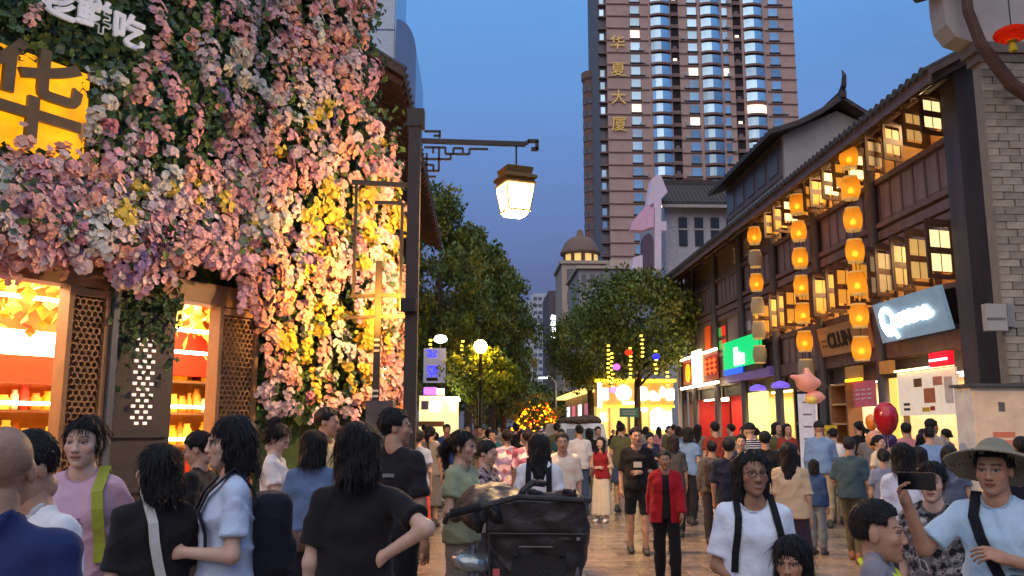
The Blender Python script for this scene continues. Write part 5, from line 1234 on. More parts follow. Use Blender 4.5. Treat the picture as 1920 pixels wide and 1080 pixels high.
def fabric(c, pat=None):
    k = 'fabric_%d_%d_%d_%s' % (c[0], c[1], c[2], pat or '')
    if k in _mats: return _mats[k]
    m = mat(k, c, var=0.10, scale=7, rough=0.88, bump=0.6, bscale=13, spec=0.2, sheen=0.1)
    if pat:
        n = m.node_tree.nodes; l = m.node_tree.links; b = n['Principled BSDF']; t = n.new('ShaderNodeTexCoord')
        rp = n.new('ShaderNodeValToRGB'); e = rp.color_ramp.elements
        if pat == 'camo':
            v = n.new('ShaderNodeTexNoise'); v.inputs['Scale'].default_value = 22; v.inputs['Detail'].default_value = 3
            l.new(t.outputs['Object'], v.inputs['Vector']); src = v.outputs[0]; rp.color_ramp.interpolation = 'CONSTANT'
            stops = [(0.0, hexlin(38, 36, 40)), (0.45, lin(c)+(1,)), (0.56, hexlin(176, 166, 160)), (0.64, hexlin(70, 66, 70))]
        elif pat == 'floral':
            v = n.new('ShaderNodeTexVoronoi'); v.inputs['Scale'].default_value = 15
            l.new(t.outputs['Object'], v.inputs['Vector']); sx = n.new('ShaderNodeSeparateColor'); l.new(v.outputs['Color'], sx.inputs[0]); src = sx.outputs[0]
            rp.color_ramp.interpolation = 'CONSTANT'
            stops = [(0.0, lin(c)+(1,)), (0.4, hexlin(214, 176, 186)), (0.6, hexlin(150, 80, 100)), (0.8, hexlin(225, 215, 205))]
        else:
            sz = n.new('ShaderNodeSeparateXYZ'); l.new(t.outputs['Object'], sz.inputs[0]); mm = n.new('ShaderNodeMath'); mm.operation = 'SINE'
            m0 = n.new('ShaderNodeMath'); m0.operation = 'MULTIPLY'; m0.inputs[1].default_value = 190; l.new(sz.outputs[2], m0.inputs[0]); l.new(m0.outputs[0], mm.inputs[0]); src = mm.outputs[0]
            stops = [(0.0, lin(c)+(1,)), (0.9, hexlin(245, 240, 235))]
        e[0].position, e[0].color = stops[0]; e[1].position, e[1].color = stops[-1]
        for p, cc in stops[1:-1]: q = e.new(p); q.color = cc
        l.new(src, rp.inputs[0]); l.new(rp.outputs[0], b.inputs['Base Color'])
    return m
ARM = {  # (upper, fore, hand pose) for the left side (+X); mirrored for the right
    'down': ((0.16, 0.06, -1), (0.03, -0.22, -1), 'relax'),
    'swingf': ((0.14, -0.38, -1), (0.0, -0.65, -0.9), 'relax'),
    'swingb': ((0.16, 0.42, -1), (0.03, 0.12, -1), 'relax'),
    'phone': ((0.22, -0.28, -1), (-0.42, -0.85, 0.45), 'grip'),
    'front': ((0.28, -0.05, -1), (-0.62, -0.75, 0.02), 'relax'),
    'belly': ((0.32, 0.12, -1), (-0.78, -0.55, -0.02), 'relax'),
    'hip': ((0.62, 0.72, -0.42), (-0.80, -0.42, -0.55), 'flat'),
    'point': ((0.2, -0.55, -0.8), (0.0, -1, 0.12), 'relax'),
    'raise': ((0.25, -0.75, -0.35), (-0.15, -0.55, 0.85), 'grip'),
    'face': ((0.2, -0.4, -0.9), (-0.25, -0.35, 0.9), 'grip'),
    'strap': ((0.30, -0.10, -1), (-0.70, -0.62, 0.30), 'grip'),
    'selfie': ((0.40, -0.62, -0.62), (0.05, -0.55, 0.85), 'grip'),
}
_pid = [0]
def person(label, px, ytop, Y, face, *, top=(200, 200, 200), bot=(40, 40, 48), hair='short', hc=(18, 13, 12), skin='l', sex='f', la='down', ra='down',
           sleeve=0.62, bottom='trousers', hem=0.0, shoe=(60, 56, 54), head=(0, 0), h=None, res=None, stride=0.0, toppat=None, bulk=1.0, jacket=None,
           lean=(0, 0), hat=None, smile=False, height=None, group='people crowding the pedestrian street', xy=None, child=False, neck=0.075, skirthem=0.30, collar=None):
    _pid[0] += 1; seed = _pid[0]*17
    if xy is None:
        p = at(px, ytop, Y); x0, y0, H = p.x, p.y, p.z
    else: x0, y0 = xy; H = height
    if height: H = height
    hs = 1.0 if not child else 1.25            # head size relative to body
    face = face + math.degrees(math.atan2(-x0, y0))
    S = H/1.70; fine = Y < 7.5
    h = res or (0.012 if Y < 5.2 else 0.016 if Y < 10 else 0.024)
    h /= S
    fem = sex == 'f'
    root = empty('person', (x0, y0, 0), R(face), label, 'person', group)
    lx, ly = lean
    sw = 0.148 if fem else 0.170; sw *= (0.9 + 0.1*bulk)
    # joints in a 1.70 m body facing -Y
    def L(p, z): return (p[0] + lx*max(0, z-0.9), p[1] + ly*max(0, z-0.9), p[2])
    J = {}
    J['pel'] = (0, 0, 0.94); J['wai'] = L((0, 0, 1.08), 1.08); J['che'] = L((0, 0, 1.27), 1.27); J['nec'] = L((0, 0.015, 1.44), 1.44)
    HC = np.array(L((0, -0.005, 1.70 - 0.122*hs), 1.55))
    hip = 0.085
    legs = {}
    for s in (-1, 1):
        st = stride*s
        hp = np.array((s*hip, 0, 0.90)); kn = hp + np.array((s*0.01, -0.10*abs(st) - 0.26*st if st else -0.01, -0.43))
        an = kn + np.array((0.0, -0.12*st + (0.14 if st < 0 else 0.0)*abs(st), -0.40)); an[2] = max(an[2], 0.075)
        legs[s] = (hp, kn, an)
    arms = {}
    for s, pose in ((1, la), (-1, ra)):
        u, f, hp_ = ARM[pose] if isinstance(pose, str) else pose
        u = np.array((u[0]*s, u[1], u[2]), float); u /= np.linalg.norm(u); f = np.array((f[0]*s, f[1], f[2]), float); f /= np.linalg.norm(f)
        sh = np.array(L((s*sw, 0.01, 1.362), 1.36)); el = sh + u*0.275; wr = el + f*0.235
        arms[s] = (sh, el, wr, u, f, hp_)
    allp = np.array([HC] + [q for a in arms.values() for q in a[:3]] + [q for l_ in legs.values() for q in l_])
    lo = np.minimum(allp.min(0) - 0.10, (-0.30, -0.24, 0.0)); hi = np.maximum(allp.max(0) + 0.10, (0.30, 0.24, 1.52)); lo[2] = 0.02; hi[2] = min(hi[2], max(1.56, max(a[2][2] for a in arms.values()) + 0.1))
    g = Grid(lo, hi, h)
    def torso(inf, b=bulk):
        cw = 0.068 if fem else 0.082
        ds = [g.cone(L((-cw*b, 0, 1.29), 1.3), L((cw*b, 0, 1.29), 1.3), 0.086*b + inf, 0.086*b + inf),
              g.cone(L((-0.048*b, 0.0, 1.08), 1.08), L((0.048*b, 0, 1.08), 1.08), (0.076 if fem else 0.088)*b + inf, (0.076 if fem else 0.088)*b + inf),
              g.cone((-0.066*b, 0.008, 0.93), (0.066*b, 0.008, 0.93), 0.092*b + inf, 0.092*b + inf),
              g.cone(L((-sw+0.03, 0.012, 1.358), 1.36), L((sw-0.03, 0.012, 1.358), 1.36), 0.040 + inf, 0.040 + inf),
              g.cone(J['nec'], L((-sw+0.03, 0.02, 1.372), 1.38), 0.042 + inf*0.5, 0.030 + inf), g.cone(J['nec'], L((sw-0.03, 0.02, 1.372), 1.38), 0.042 + inf*0.5, 0.030 + inf)]
        d = sunion(ds, 0.04)
        if fem and not child:
            for s in (-1, 1): d = smin(d, g.ell(L((s*0.062, -0.070, 1.250), 1.25), (0.050 + inf, 0.044 + inf, 0.052 + inf)), 0.04)
        return d
    ab = 0.9 if fem else 1.05
    def armd(s, inf, sl):           # sl: 1 = elbow, 2 = wrist
        sh, el, wr = arms[s][:3]; d = g.cone(sh, el, 0.046*ab + inf, 0.038*ab + inf)
        if sl > 1: d = smin(d, g.cone(el, wr, 0.039*ab + inf, 0.028*ab + inf), 0.02)
        return d
    def legd(s, inf, full=True, flare=0):
        hp, kn, an = legs[s]; d = g.cone(hp, kn, 0.080*bulk + inf, 0.054 + inf + flare*0.4)
        if full: d = smin(d, smin(g.cone(kn, (kn*0.62 + an*0.38), 0.053 + inf + flare*0.5, 0.050 + inf + flare*0.7), g.cone((kn*0.62 + an*0.38), an, 0.050 + inf + flare*0.7, 0.034 + inf + flare), 0.03), 0.03)
        return d
    d = torso(0.0)
    for s in (-1, 1): d = smin(d, armd(s, 0, 2), 0.03); d = smin(d, legd(s, 0), 0.03)
    d = smin(d, g.cone(J['nec'], tuple(HC + np.array((0, 0.02, -0.07))), 0.052 if fem else 0.060, 0.050 if fem else 0.058), 0.03)
    V, Q = g.net(d); sk = np.array(SK[skin]); C = np.tile(sk, (len(V), 1))
    parts = [(V, Q, C)]
    # head
    hv, hq = head_geo(fem or child, fine); hcols = head_cols(hv, sk, fem or child, smile)
    if hair == 'bald':
        sc_m = (hv[:, 2] > 0.02 - 0.4*(hv[:, 1]+0.02)) & ~((hv[:, 1] < -0.055) & (hv[:, 2] < 0.06)) & (np.abs(hv[:, 0]) < 0.078) & (hv[:, 2] > -0.05)
        nz_h = np.random.RandomState(3).uniform(-0.35, 0.35, len(hv)) + 0.5 + 0.25*np.sin(hv[:, 0]*70)*np.sin(hv[:, 2]*60 + 1) + 0.25*np.sin(hv[:, 1]*55)
        hcols[sc_m] = hcols[sc_m]*(1 - 0.30*(0.5 + nz_h[sc_m, None]))*np.array((0.96, 0.98, 1.02))
    yw, pt = R(head[0]), R(head[1])
    Rm = np.array(Matrix.Rotation(yw, 3, 'Z') @ Matrix.Rotation(-pt, 3, 'X'))
    hv2 = (hv*hs*(0.97 if fem else 1.0)) @ Rm.T + HC
    parts.append((hv2, hq, hcols))
    for s in (-1, 1):
        sh, el, wr, u, f, hp_ = arms[s]
        gv, gq = hand_geo(hp_, fine)
        yd = np.array((-s, -0.2, 0)) if abs(f[2]) > 0.75 else np.array((-s, 0, -0.45))
        Fm = frame(-f, -yd); gg = gv.copy()*(0.92 if fem else 1.02)
        thumb = Fm[:, 0]            # thumb should point forward or up
        want = np.array((0, -1, 0.6)) if abs(f[2]) > 0.75 else np.array((-s*0.2, 0, 1))
        if thumb @ want < 0: gg[:, 0] *= -1; gq = gq[:, ::-1]
        gg = gg @ Fm.T + wr + f*0.008
        parts.append((gg, gq, np.tile(sk*np.array((1.0, 0.94, 0.92)), (len(gg), 1))))
    n = 0; VV = []; QQ = []; CC = []
    for v, q, c in parts: VV.append(v); QQ.append(q + n); CC.append(c); n += len(v)
    VV = np.concatenate(VV)*S; QQ = np.concatenate(QQ); CC = np.concatenate(CC)
    body = link('body', np_mesh('body', VV, QQ, [M_SKIN], CC), root)
    # garments
    def garment(name, d, m):
        v, q = g.net(d)
        if len(v): return link(name, np_mesh(name, v*S, q, [m]), root)
    wk = 0.0088
    neckd = g.cone(L((0, -0.02, 1.455), 1.45), L((0, 0.03, 1.62), 1.6), neck*0.86, neck*1.25)
    def shirt(inf, hemz, sl, openf=0, b=bulk):
        t = torso(inf, b)
        fz = np.clip((1.28 - g.Z)/0.42, 0, 1)
        wa = ((0.132 if fem else 0.150) + (0.036 if fem else 0.020)*fz)*b + inf; wb = ((0.098 if fem else 0.106) + 0.022*fz)*b + inf
        xs = g.X - lx*np.maximum(0, g.Z-0.9); ys = g.Y - ly*np.maximum(0, g.Z-0.9) - 0.004
        skz = (np.sqrt((xs/wa)**2 + (ys/wb)**2) - 1)*wb
        t = smin(t, smax(skz, g.Z - 1.27, 0.05), 0.05)
        t = t - 0.003*(g.Z < hemz + 0.028)
        t = smax(t, hemz - g.Z, 0.006)
        for s in (-1, 1):
            sh, el, wr = arms[s][:3]
            if sl <= 0: continue
            a = armd(s, inf + 0.002, 2 if sl > 1.05 else 1)
            pl_ = g.plane(sh + (el-sh)*sl, el-sh) if sl <= 1.05 else g.plane(el + (wr-el)*(sl-1), wr-el)
            a = smax(a - 0.0035*((pl_ > -0.028) & (pl_ < 0.01)) - 0.012*np.clip(1 + pl_/0.14, 0, 1)*(sl <= 1.05), pl_, 0.005)
            t = smin(t, a, 0.025)
        t = t + wrinkle(g, wk, seed)
        t = smax(t, -neckd, 0.006)
        if openf: t = smax(t, -smax(g.Y + 0.02, np.abs(g.X - lx*0.3) - openf*(0.55 + 0.6*(1.45-g.Z)), 0.01), 0.008)
        return t
    hemz = 0.86 + hem
    tp = garment('shirt', shirt(0.013, hemz, sleeve), fabric(top, toppat))
    if fine: garment('collar', smax(torso(0.018), np.abs(neckd - 0.004) - 0.009, 0.004), fabric(collar or tuple(int(x_*0.86) for x_ in top)))
    if jacket: garment('jacket', shirt(0.028, hemz - 0.06, 1.95, 0.06), fabric(jacket))
    bm_ = fabric(bot)
    if bottom in ('trousers', 'shorts', 'wide'):
        inf = 0.012 if bottom != 'wide' else 0.028
        d = smax(torso(0.011), g.Z - 1.04, 0.01)
        for s in (-1, 1): d = smin(d, legd(s, inf, True, 0.015 if bottom != 'wide' else 0.035), 0.03)
        d = d + wrinkle(g, wk, seed+1)
        if bottom == 'shorts': d = smax(d, 0.52 - g.Z, 0.008)
        else: d = smax(d, 0.085 - g.Z, 0.008)
        garment('trousers' if bottom != 'shorts' else 'shorts', d, bm_)
    else:
        hz = skirthem
        d = smin(smax(torso(0.011), g.Z - 1.04, 0.01), smin(g.cone((-0.06, 0, 0.93), (-0.05, 0, hz-0.1), 0.112, 0.17), g.cone((0.06, 0, 0.93), (0.05, 0, hz-0.1), 0.112, 0.17), 0.03), 0.04)
        ang = np.arctan2(g.X, g.Y + 1e-5)
        d = d + (0.010*np.sin(ang*9)*np.clip((0.95-g.Z)*2, 0, 1)).astype(np.float32)
        d = smax(d, hz - g.Z, 0.008); garment('skirt', d, bm_)
    # shoes
    gs = Grid((-0.07, -0.20, -0.005), (0.07, 0.11, 0.14), 0.011 if fine else 0.016)
    sd_ = smax(smin(gs.cone((0, 0.045, 0.045), (0, -0.13, 0.035), 0.048, 0.042), gs.cone((0, 0.03, 0.06), (0, 0.03, 0.12), 0.045, 0.042), 0.03), 0.004 - gs.Z, 0.004)
    sv, sq = gs.net(sd_)
    shm = mat('shoe_%d_%d_%d' % tuple(shoe), shoe, rough=0.55)
    for s in (-1, 1):
        an = legs[s][2]; link('shoe', np_mesh('shoe', (sv + np.array((an[0], an[1], an[2]-0.078)))*S, sq, [shm]), root)
    # hair / hat
    def headgear(style, name, m):
        v, q = hair_geo(style, fine)
        if name == 'hair' and fine: v, q = add_strands(v, q, style, seed)
        v = ((v*hs*(0.97 if fem else 1.0)) @ Rm.T + HC)*S
        return link(name, np_mesh(name, v, q, [m]), root)
    if hair != 'bald': headgear(hair, 'hair', hairmat(hc))
    if hat == 'cap': headgear('cap', 'cap', fabric((30, 32, 40)))
    root['S'] = S
    info = dict(root=root, S=S, arms=arms, HC=HC, Rm=Rm, J=J, H=H, hs=hs, torso=torso, g=g, L=L, sw=sw)
    return info
def wpos(i, p):          # a point of the body's frame in the world
    r = i['root']; return r.matrix_basis @ (Vector(p)*i['S'])
# ================================================================ street lamp with lattice bracket
LY = 11.6
pb = at(768, 800, LY); IRON = mat('dark_iron', (58, 50, 46), var=0.15, rough=0.5, metal=0.2, bump=0.1)
lp = empty('bracket_street_lamp', (pb.x, LY, 0), 0, 'dark iron street lamp post with fretwork bracket and glowing hanging lantern', 'street lamp')
zL = lambda y: at(780, y, LY).z
xL = lambda px: at(px, 300, LY).x - pb.x
MB().b2((-0.085, -0.085, 0), (0.085, 0.085, zL(240))).build('post', IRON, lp); MB().b2((-0.11, -0.11, zL(240)), (0.13, 0.11, zL(208))).build('post_cap', IRON, lp); MB().b2((-0.16, -0.16, 0), (0.16, 0.16, 0.5)).build('plinth', IRON, lp)
def fret(name, segs, wd=0.035):
    mb = MB()
    for (a, b), (c, d) in segs: mb.bar((xL(a), 0, zL(b)), (xL(c), 0, zL(d)), wd, wd*0.9, up=(0, 1, 0))
    return mb.build(name, IRON, lp)
fret('bracket_arm', [((790, 264), (985, 268))], 0.065)
fret('bracket_end', [((985, 268), (992, 262)), ((990, 262), (1010, 262)), ((1007, 262), (1007, 279)), ((996, 277), (1009, 277))], 0.05)
fret('fretwork', [((795, 246), (826, 246)), ((824, 246), (824, 258)), ((812, 254), (824, 254)), ((795, 276), (812, 276)), ((812, 276), (812, 287)), ((812, 276), (835, 276)), ((835, 276), (835, 288)), ((835, 288), (880, 288)), ((850, 277), (850, 288)), ((850, 277), (868, 277)), ((868, 277), (868, 287)),
     ((880, 288), (880, 278)), ((880, 278), (915, 278)), ((795, 298), (845, 298)), ((845, 288), (845, 298)), ((823, 276), (823, 320)), ((800, 287), (800, 332)), ((795, 309), (813, 309)), ((813, 309), (813, 320)), ((800, 320), (824, 320)), ((795, 331), (818, 331))], 0.03)
MB().tube([(xL(968), 0, zL(272)), (xL(968), 0, zL(312))], 0.014, 6).build('hanger', IRON, lp)
cx = xL(966); zr = zL
ROOFM = mat('lantern_roof_bronze', (120, 92, 46), rough=0.5, metal=0.3)
def sq_lathe(prof, c, m, name, rot=20):
    mb = MB(); mb.lathe([(r_*1.414, z) for r_, z in prof], (0, 0, 0), 4); o = mb.build(name, m, lp, loc=c, rot=(0, 0, R(45+rot))); return o
K = 1/1600*LY/math.cos(TH)*0.98
hz_ = lambda y: zL(y)
sq_lathe([(0.13, hz_(312)), (0.20, hz_(316)), (0.18, hz_(327)), (0.235, hz_(331)), (0.24, hz_(336)), (0.20, hz_(340)), (0.23, hz_(345)), (0.21, hz_(347))], (cx, 0, 0), ROOFM, 'lantern_roof')
sq_lathe([(0.205, hz_(347.5)), (0.205, hz_(356)), (0.155, hz_(395)), (0.13, hz_(403))], (cx, 0, 0), emis('lantern_glass_glow', (255, 206, 128), 7.0), 'lantern_glass')
for k in range(4):
    a = R(45+20+k*90+45-45); r0, r1 = 0.207*1.414, 0.157*1.414
    MB().tube([(cx + r0*math.cos(a), r0*math.sin(a), hz_(348)), (cx + r1*math.cos(a), r1*math.sin(a), hz_(395))], 0.010, 5).build('glazing_bar', ROOFM, lp)
sq_lathe([(0.165, hz_(394)), (0.165, hz_(396.5)), (0.14, hz_(397))], (cx, 0, 0), ROOFM, 'lantern_ring')
point('lantern_light', (cx, 0, hz_(412)), 750, (1.0, 0.60, 0.26), 0.16, lp)
# banner frame on the other side of the post
bf = empty('banner_frame', (at(712, 800, 11.9).x, 11.9, 0), 0, 'dark metal sign frame with thin posts left of the street lamp', 'sign frame')
xb = lambda px: at(px, 500, 11.9).x - bf.location.x; zb = lambda y: at(712, y, 11.9).z
def fr2(name, segs, wd=0.05):
    mb = MB()
    for (a, b), (c, d) in segs: mb.bar((xb(a), 0, zb(b)), (xb(c), 0, zb(d)), wd, wd, up=(0, 1, 0))
    return mb.build(name, IRON, bf)
fr2('top_arm', [((655, 342), (764, 347))], 0.06); fr2('side_rail', [((664, 345), (664, 556))], 0.04); fr2('side_rail', [((752, 380), (752, 560))], 0.04); fr2('cross_rail', [((658, 556), (752, 553))], 0.045); fr2('cross_rail', [((650, 596), (764, 592))], 0.045); fr2('cross_rail', [((700, 380), (752, 380))], 0.045)
fr2('post', [((711, 490), (711, 870))], 0.09); MB().b2((xb(696), -0.18, 0), (xb(745), 0.18, zb(752))).build('pedestal', mat('grey_pedestal', (84, 78, 78), rough=0.6), bf)
for z in (640, 650, 660, 735, 745): MB().b2((xb(706), -0.062, zb(z)), (xb(716), -0.048, zb(z-4))).build('printed_mark', mat('mark_white', (200, 196, 190)), bf)
# lit loop sign and poster boards beyond the frame
q = at(722, 705, 19); lg = empty('loop_sign', q, 0, 'white neon loop shaped like a question mark behind the lamp post', 'sign')
k9 = 19/1600
MB().tube([(x*k9, 0, z*k9) for x, z in spl([(-6, -2), (-9, 6), (-4, 13), (5, 13), (9, 6), (6, -3), (0, -6), (0, -13)])], 0.045, 8).build('neon_tube', emis('loop_white', (250, 246, 240), 6), lg); MB().b2((-0.14, 0.06, -0.3), (0.14, 0.12, 0.2)).build('backplate', BLACKM, lg)
q = at(729, 742, 18.8); po = empty('white_notice_board', (q.x, 18.8, 0), 0, 'white notice board with red printed lines behind the lamp post', 'board')
MB().b2((-0.17, 0, at(729, 770, 18.8).z), (0.17, 0.04, at(729, 714, 18.8).z)).build('panel', mat('notice_white', (214, 206, 198), rough=0.6, emit=(214, 206, 198), es=0.2), po); MB().b2((-0.02, 0.005, 0), (0.02, 0.035, at(729, 770, 18.8).z)).build('post', BLACKM, po)
for i in range(5): MB().b2((-0.12, -0.006, at(729, 765-i*9, 18.8).z), (0.12+0.04*(i % 2)-0.04, -0.001, at(729, 762-i*9, 18.8).z)).build('printed_line', mat('line_red', (196, 84, 76)), po)
q = at(755, 770, 19.5); ob_ = MB().b2((q.x-0.14, 19.4, 0), (q.x+0.16, 19.7, at(755, 740, 19.5).z)).build('orange_cabinet', emis('orange_cabinet', (236, 110, 10), 0.7)); tag(ob_, 'narrow orange cabinet right beside the lamp post', 'cabinet')
# ================================================================ left kiosk with blue screen
KY = 31.0
kk = empty('left_kiosk', (at(822, 770, KY).x, KY, 0), 0, 'small cream lit kiosk under the trees on the left', 'kiosk')
xk = lambda px: at(px, 760, KY).x - kk.location.x; zk = lambda y: at(820, y, KY).z
CRK = emis('kiosk_cream', (255, 226, 160), 0.85, 0.2, 2)
MB().b2((xk(786), 0, 0), (xk(834), 2, zk(742))).build('cabin', CRK, kk); MB().b2((xk(834)+0.01, -0.4, 0), (xk(858), 1.6, zk(750))).build('side_cabin', CRK, kk)
MB().b2((xk(832), -0.7, zk(750)), (xk(861), 1.7, zk(745))).build('side_roof', emis('kiosk_edge', (255, 240, 210), 3), kk); MB().b2((xk(806), -0.06, zk(770)), (xk(824), -0.005, zk(755))).build('lit_panel', emis('kiosk_white', (255, 250, 236), 4), kk); MB().b2((xk(846), -0.46, zk(770)), (xk(855), -0.405, zk(756))).build('lit_panel', emis('kiosk_white', (255, 250, 236), 4), kk)
MB().b2((xk(790), -0.06, zk(768)), (xk(804), -0.005, zk(752))).build('dark_panel', GREYC, kk); MB().b2((xk(784), -0.3, zk(800)), (xk(836), -0.02, zk(790))).build('counter', SHELF, kk)
MB().b2((xk(795), -0.3, zk(740)), (xk(819), -0.1, zk(727))).build('purple_sign', emis('purple_sign', (170, 90, 255), 2.2), kk); MB().b2((xk(819)+0.01, -0.3, zk(740)), (xk(833), -0.1, zk(729))).build('white_sign', emis('kiosk_white2', (255, 236, 230), 2.6), kk)
sc_ = empty('blue_screen', (at(815, 685, KY).x, KY-0.3, zk(718)), 0, 'upright light box with blue graphics above the left kiosk', 'screen')
xs_ = lambda px: at(px, 690, KY).x - sc_.location.x; zs_ = lambda y: zk(y)-zk(718)
MB().b2((xs_(795), 0, 0), (xs_(836), 0.15, zs_(654))).build('panel', mat('screen_grey', (130, 130, 150), rough=0.4, emit=(150, 150, 176), es=0.35), sc_)
bl = emis('screen_blue', (40, 40, 255), 1.8)
for (x0, x1, y0, y1) in ((801, 820, 671, 657), (803, 822, 708, 686)):
    mb = MB()
    for i in range(5):
        for j in range(6):
            if random.random() < 0.75: mb.b2((xs_(x0+(x1-x0)*j/6), -0.02, zs_(y0+(y1-y0)*i/5)), (xs_(x0+(x1-x0)*(j+0.8)/6), -0.002, zs_(y0+(y1-y0)*(i+0.8)/5)))
    mb.build('blue_graphic', bl, sc_)
MB().b2((xs_(801), -0.012, zs_(715)), (xs_(822), -0.002, zs_(709))).build('dark_strip', BLACKM, sc_)
mb = MB(); mb.b2((xs_(797), 0.05, zk(742)-zk(718)), (xs_(800), 0.1, 0)); mb.b2((xs_(830), 0.05, zk(742)-zk(718)), (xs_(833), 0.1, 0)); mb.build('legs', BLACKM, sc_)
o = MB().lathe([(0.05, -0.15), (0.22, -0.08), (0.25, 0), (0.18, 0.12), (0.05, 0.16)], n=12).build('flower_lamp', emis('flower_lamp', (250, 250, 255), 4), loc=at(826, 636, KY)); tag(o, 'white glowing lamp cluster above the blue screen', 'lamp'); MB().tube([(0, 0, 0), (0, 0, -1.2)], 0.02, 5).build('stem', BLACKM, o)
# ================================================================ right kiosk
RY = 46.0
rk = empty('corner_kiosk', (at(1190, 770, RY).x, RY, 0), 0, 'bright yellow food kiosk with round white sign beside the timber corner', 'kiosk')
xr = lambda px: at(px, 760, RY).x - rk.location.x; zr_ = lambda y: at(1190, y, RY).z
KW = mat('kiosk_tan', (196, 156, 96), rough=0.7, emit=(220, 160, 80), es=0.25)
MB().b2((xr(1121), 0.05, zr_(762)), (xr(1264), 4, zr_(716))).build('sign_board', KW, rk); MB().b2((xr(1121), 0.6, 0), (xr(1264), 4, zr_(762))).build('shop_wall', emis('kiosk_yellow', (255, 222, 130), 0.5, 0.25, 1.2), rk)
YE = emis('yellow_edge', (255, 196, 40), 3.5)
MB().b2((xr(1118), -0.15, zr_(716)), (xr(1268), 4, zr_(711))).build('roof_edge', YE, rk); MB().b2((xr(1121), -0.10, zr_(764)), (xr(1264), 0.04, zr_(760.5))).build('light_strip', YE, rk)
WS = emis('kiosk_sign_white', (255, 250, 240), 2.4)
MB().lathe([(0.01, 0), (xr(1184)-xr(1169.5), 0), (xr(1184)-xr(1169.5), 0.08), (0.01, 0.08)], n=28).build('round_sign', WS, rk, loc=(xr(1169.5), 0.0, zr_(736.5)), rot=(R(90), 0, 0))
MB().b2((xr(1121), -0.12, zr_(765)), (xr(1128), 0.04, zr_(718))).build('white_pylon', WS, rk); MB().b2((xr(1129), -0.05, zr_(750)), (xr(1141), 0.04, zr_(728))).build('white_panel', WS, rk); MB().b2((xr(1252), -0.12, zr_(750)), (xr(1264), 0.04, zr_(729))).build('white_panel', WS, rk)
text('letters', 'BeA', 0.98, WS, rk, (xr(1226), -0.02, zr_(739.5)), (1, 0, 0), (0, 0, 1), 0.03, 0.035)
MB().b2((xr(1168), -0.03, zr_(758)), (xr(1201), 0.04, zr_(753))).build('small_sign', WS, rk)
MB().b2((xr(1222), 0.4, zr_(805)), (xr(1262), 0.58, zr_(772))).build('lit_window', emis('kiosk_blue_white', (210, 232, 250), 2.4, 0.2, 3), rk); MB().b2((xr(1128), 0.4, zr_(790)), (xr(1139), 0.58, zr_(774))).build('lit_window', WS, rk)
for px in (1210, 1237): MB().lathe([(0.1, 0.12), (0.2, 0.05), (0.2, -0.05), (0.05, -0.12)], n=12).build('downlight', WS, rk, loc=(xr(px), 0.3, zr_(768)))
for px in (1145, 1180, 1205, 1221): MB().b2((xr(px)-0.05, 0.5, 0), (xr(px)+0.05, 0.59, zr_(765))).build('mullion', KW, rk)
point('kiosk_light', (0, -1.6, 2.9), 60, (1.0, 0.78, 0.42), 0.3, rk)
# its receding side wing
sw_ = empty('kiosk_wing', (at(1121, 760, 47).x, 52, 0), 0, 'grey shop wing with lit roof edge receding left of the corner kiosk', 'kiosk')
zz = zr_(716)
MB().b2((-0.3, -4.5, 0), (0.0, 10, zz-0.5)).build('wall', GREYC, sw_); MB().b2((-0.9, -4.7, zz-0.5), (0.0, 10, zz-0.3)).build('roof_edge', emis('pale_yellow_edge', (255, 206, 110), 1.6), sw_)
for i, y in enumerate((-3.2, 0.0, 3.4, 6.8)): MB().b2((-0.36, y, 1.2), (-0.31, y+1.4, 3.0)).build('lit_panel', emis('wing_panel', (240, 236, 240), 2.0) if i % 2 else mat('pinkish_panel', (200, 120, 150), emit=(200, 120, 150), es=0.4), sw_)
# teal direction sign
ts = empty('teal_direction_sign', (at(1180, 790, 38).x, 38, 0), 0, 'small teal direction sign on a post in front of the corner kiosk', 'sign')
MB().b2((-0.42, 0, at(1180, 782, 38).z), (0.42, 0.06, at(1180, 765, 38).z)).build('panel', mat('teal_paint', (56, 112, 104), rough=0.5, emit=(56, 112, 104), es=0.1), ts); MB().tube([(0, 0.03, 0), (0, 0.03, at(1180, 782, 38).z)], 0.05, 8).build('post', GREYC, ts)
for i in range(2): MB().b2((-0.3, -0.008, at(1180, 777-i*5, 38).z), (0.3, -0.002, at(1180, 775-i*5, 38).z)).build('printed_line', PLASTER, ts)
# ================================================================ white utility van
VY = 25.5
vn = empty('white_van', (at(1098, 850, VY).x, VY, 0), R(4), 'white utility van with grey windscreen and bundle on its roof', 'van')
WP = mat('white_van_paint', (206, 204, 204), rough=0.3, coat=0.3, bump=0); TY_ = mat('tyre_rubber', (26, 26, 28), rough=0.85)
g = Grid((-0.85, -0.1, 0.15), (0.85, 3.7, 1.95), 0.035)
slope = np.maximum(0, g.Z-0.95)*0.42
bodyd = g.box((0, 1.8, 1.02), (0.74, 1.75, 0.76), 0.10); bodyd = smax(bodyd, (0.10 + slope - g.Y)*0.92, 0.05); bodyd = smax(bodyd, np.abs(g.X) - 0.74 + 0.10*np.maximum(0, g.Z-1.0), 0.06)
wv_ = g.box((0, 0.16, 1.36), (0.55, 0.5, 0.27), 0.06)
v_, q_ = g.net(bodyd); link('body', np_mesh('body', v_, q_, [WP]), vn)
mb = MB(); f_ = lambda z: 0.085 + max(0, z-0.95)*0.42
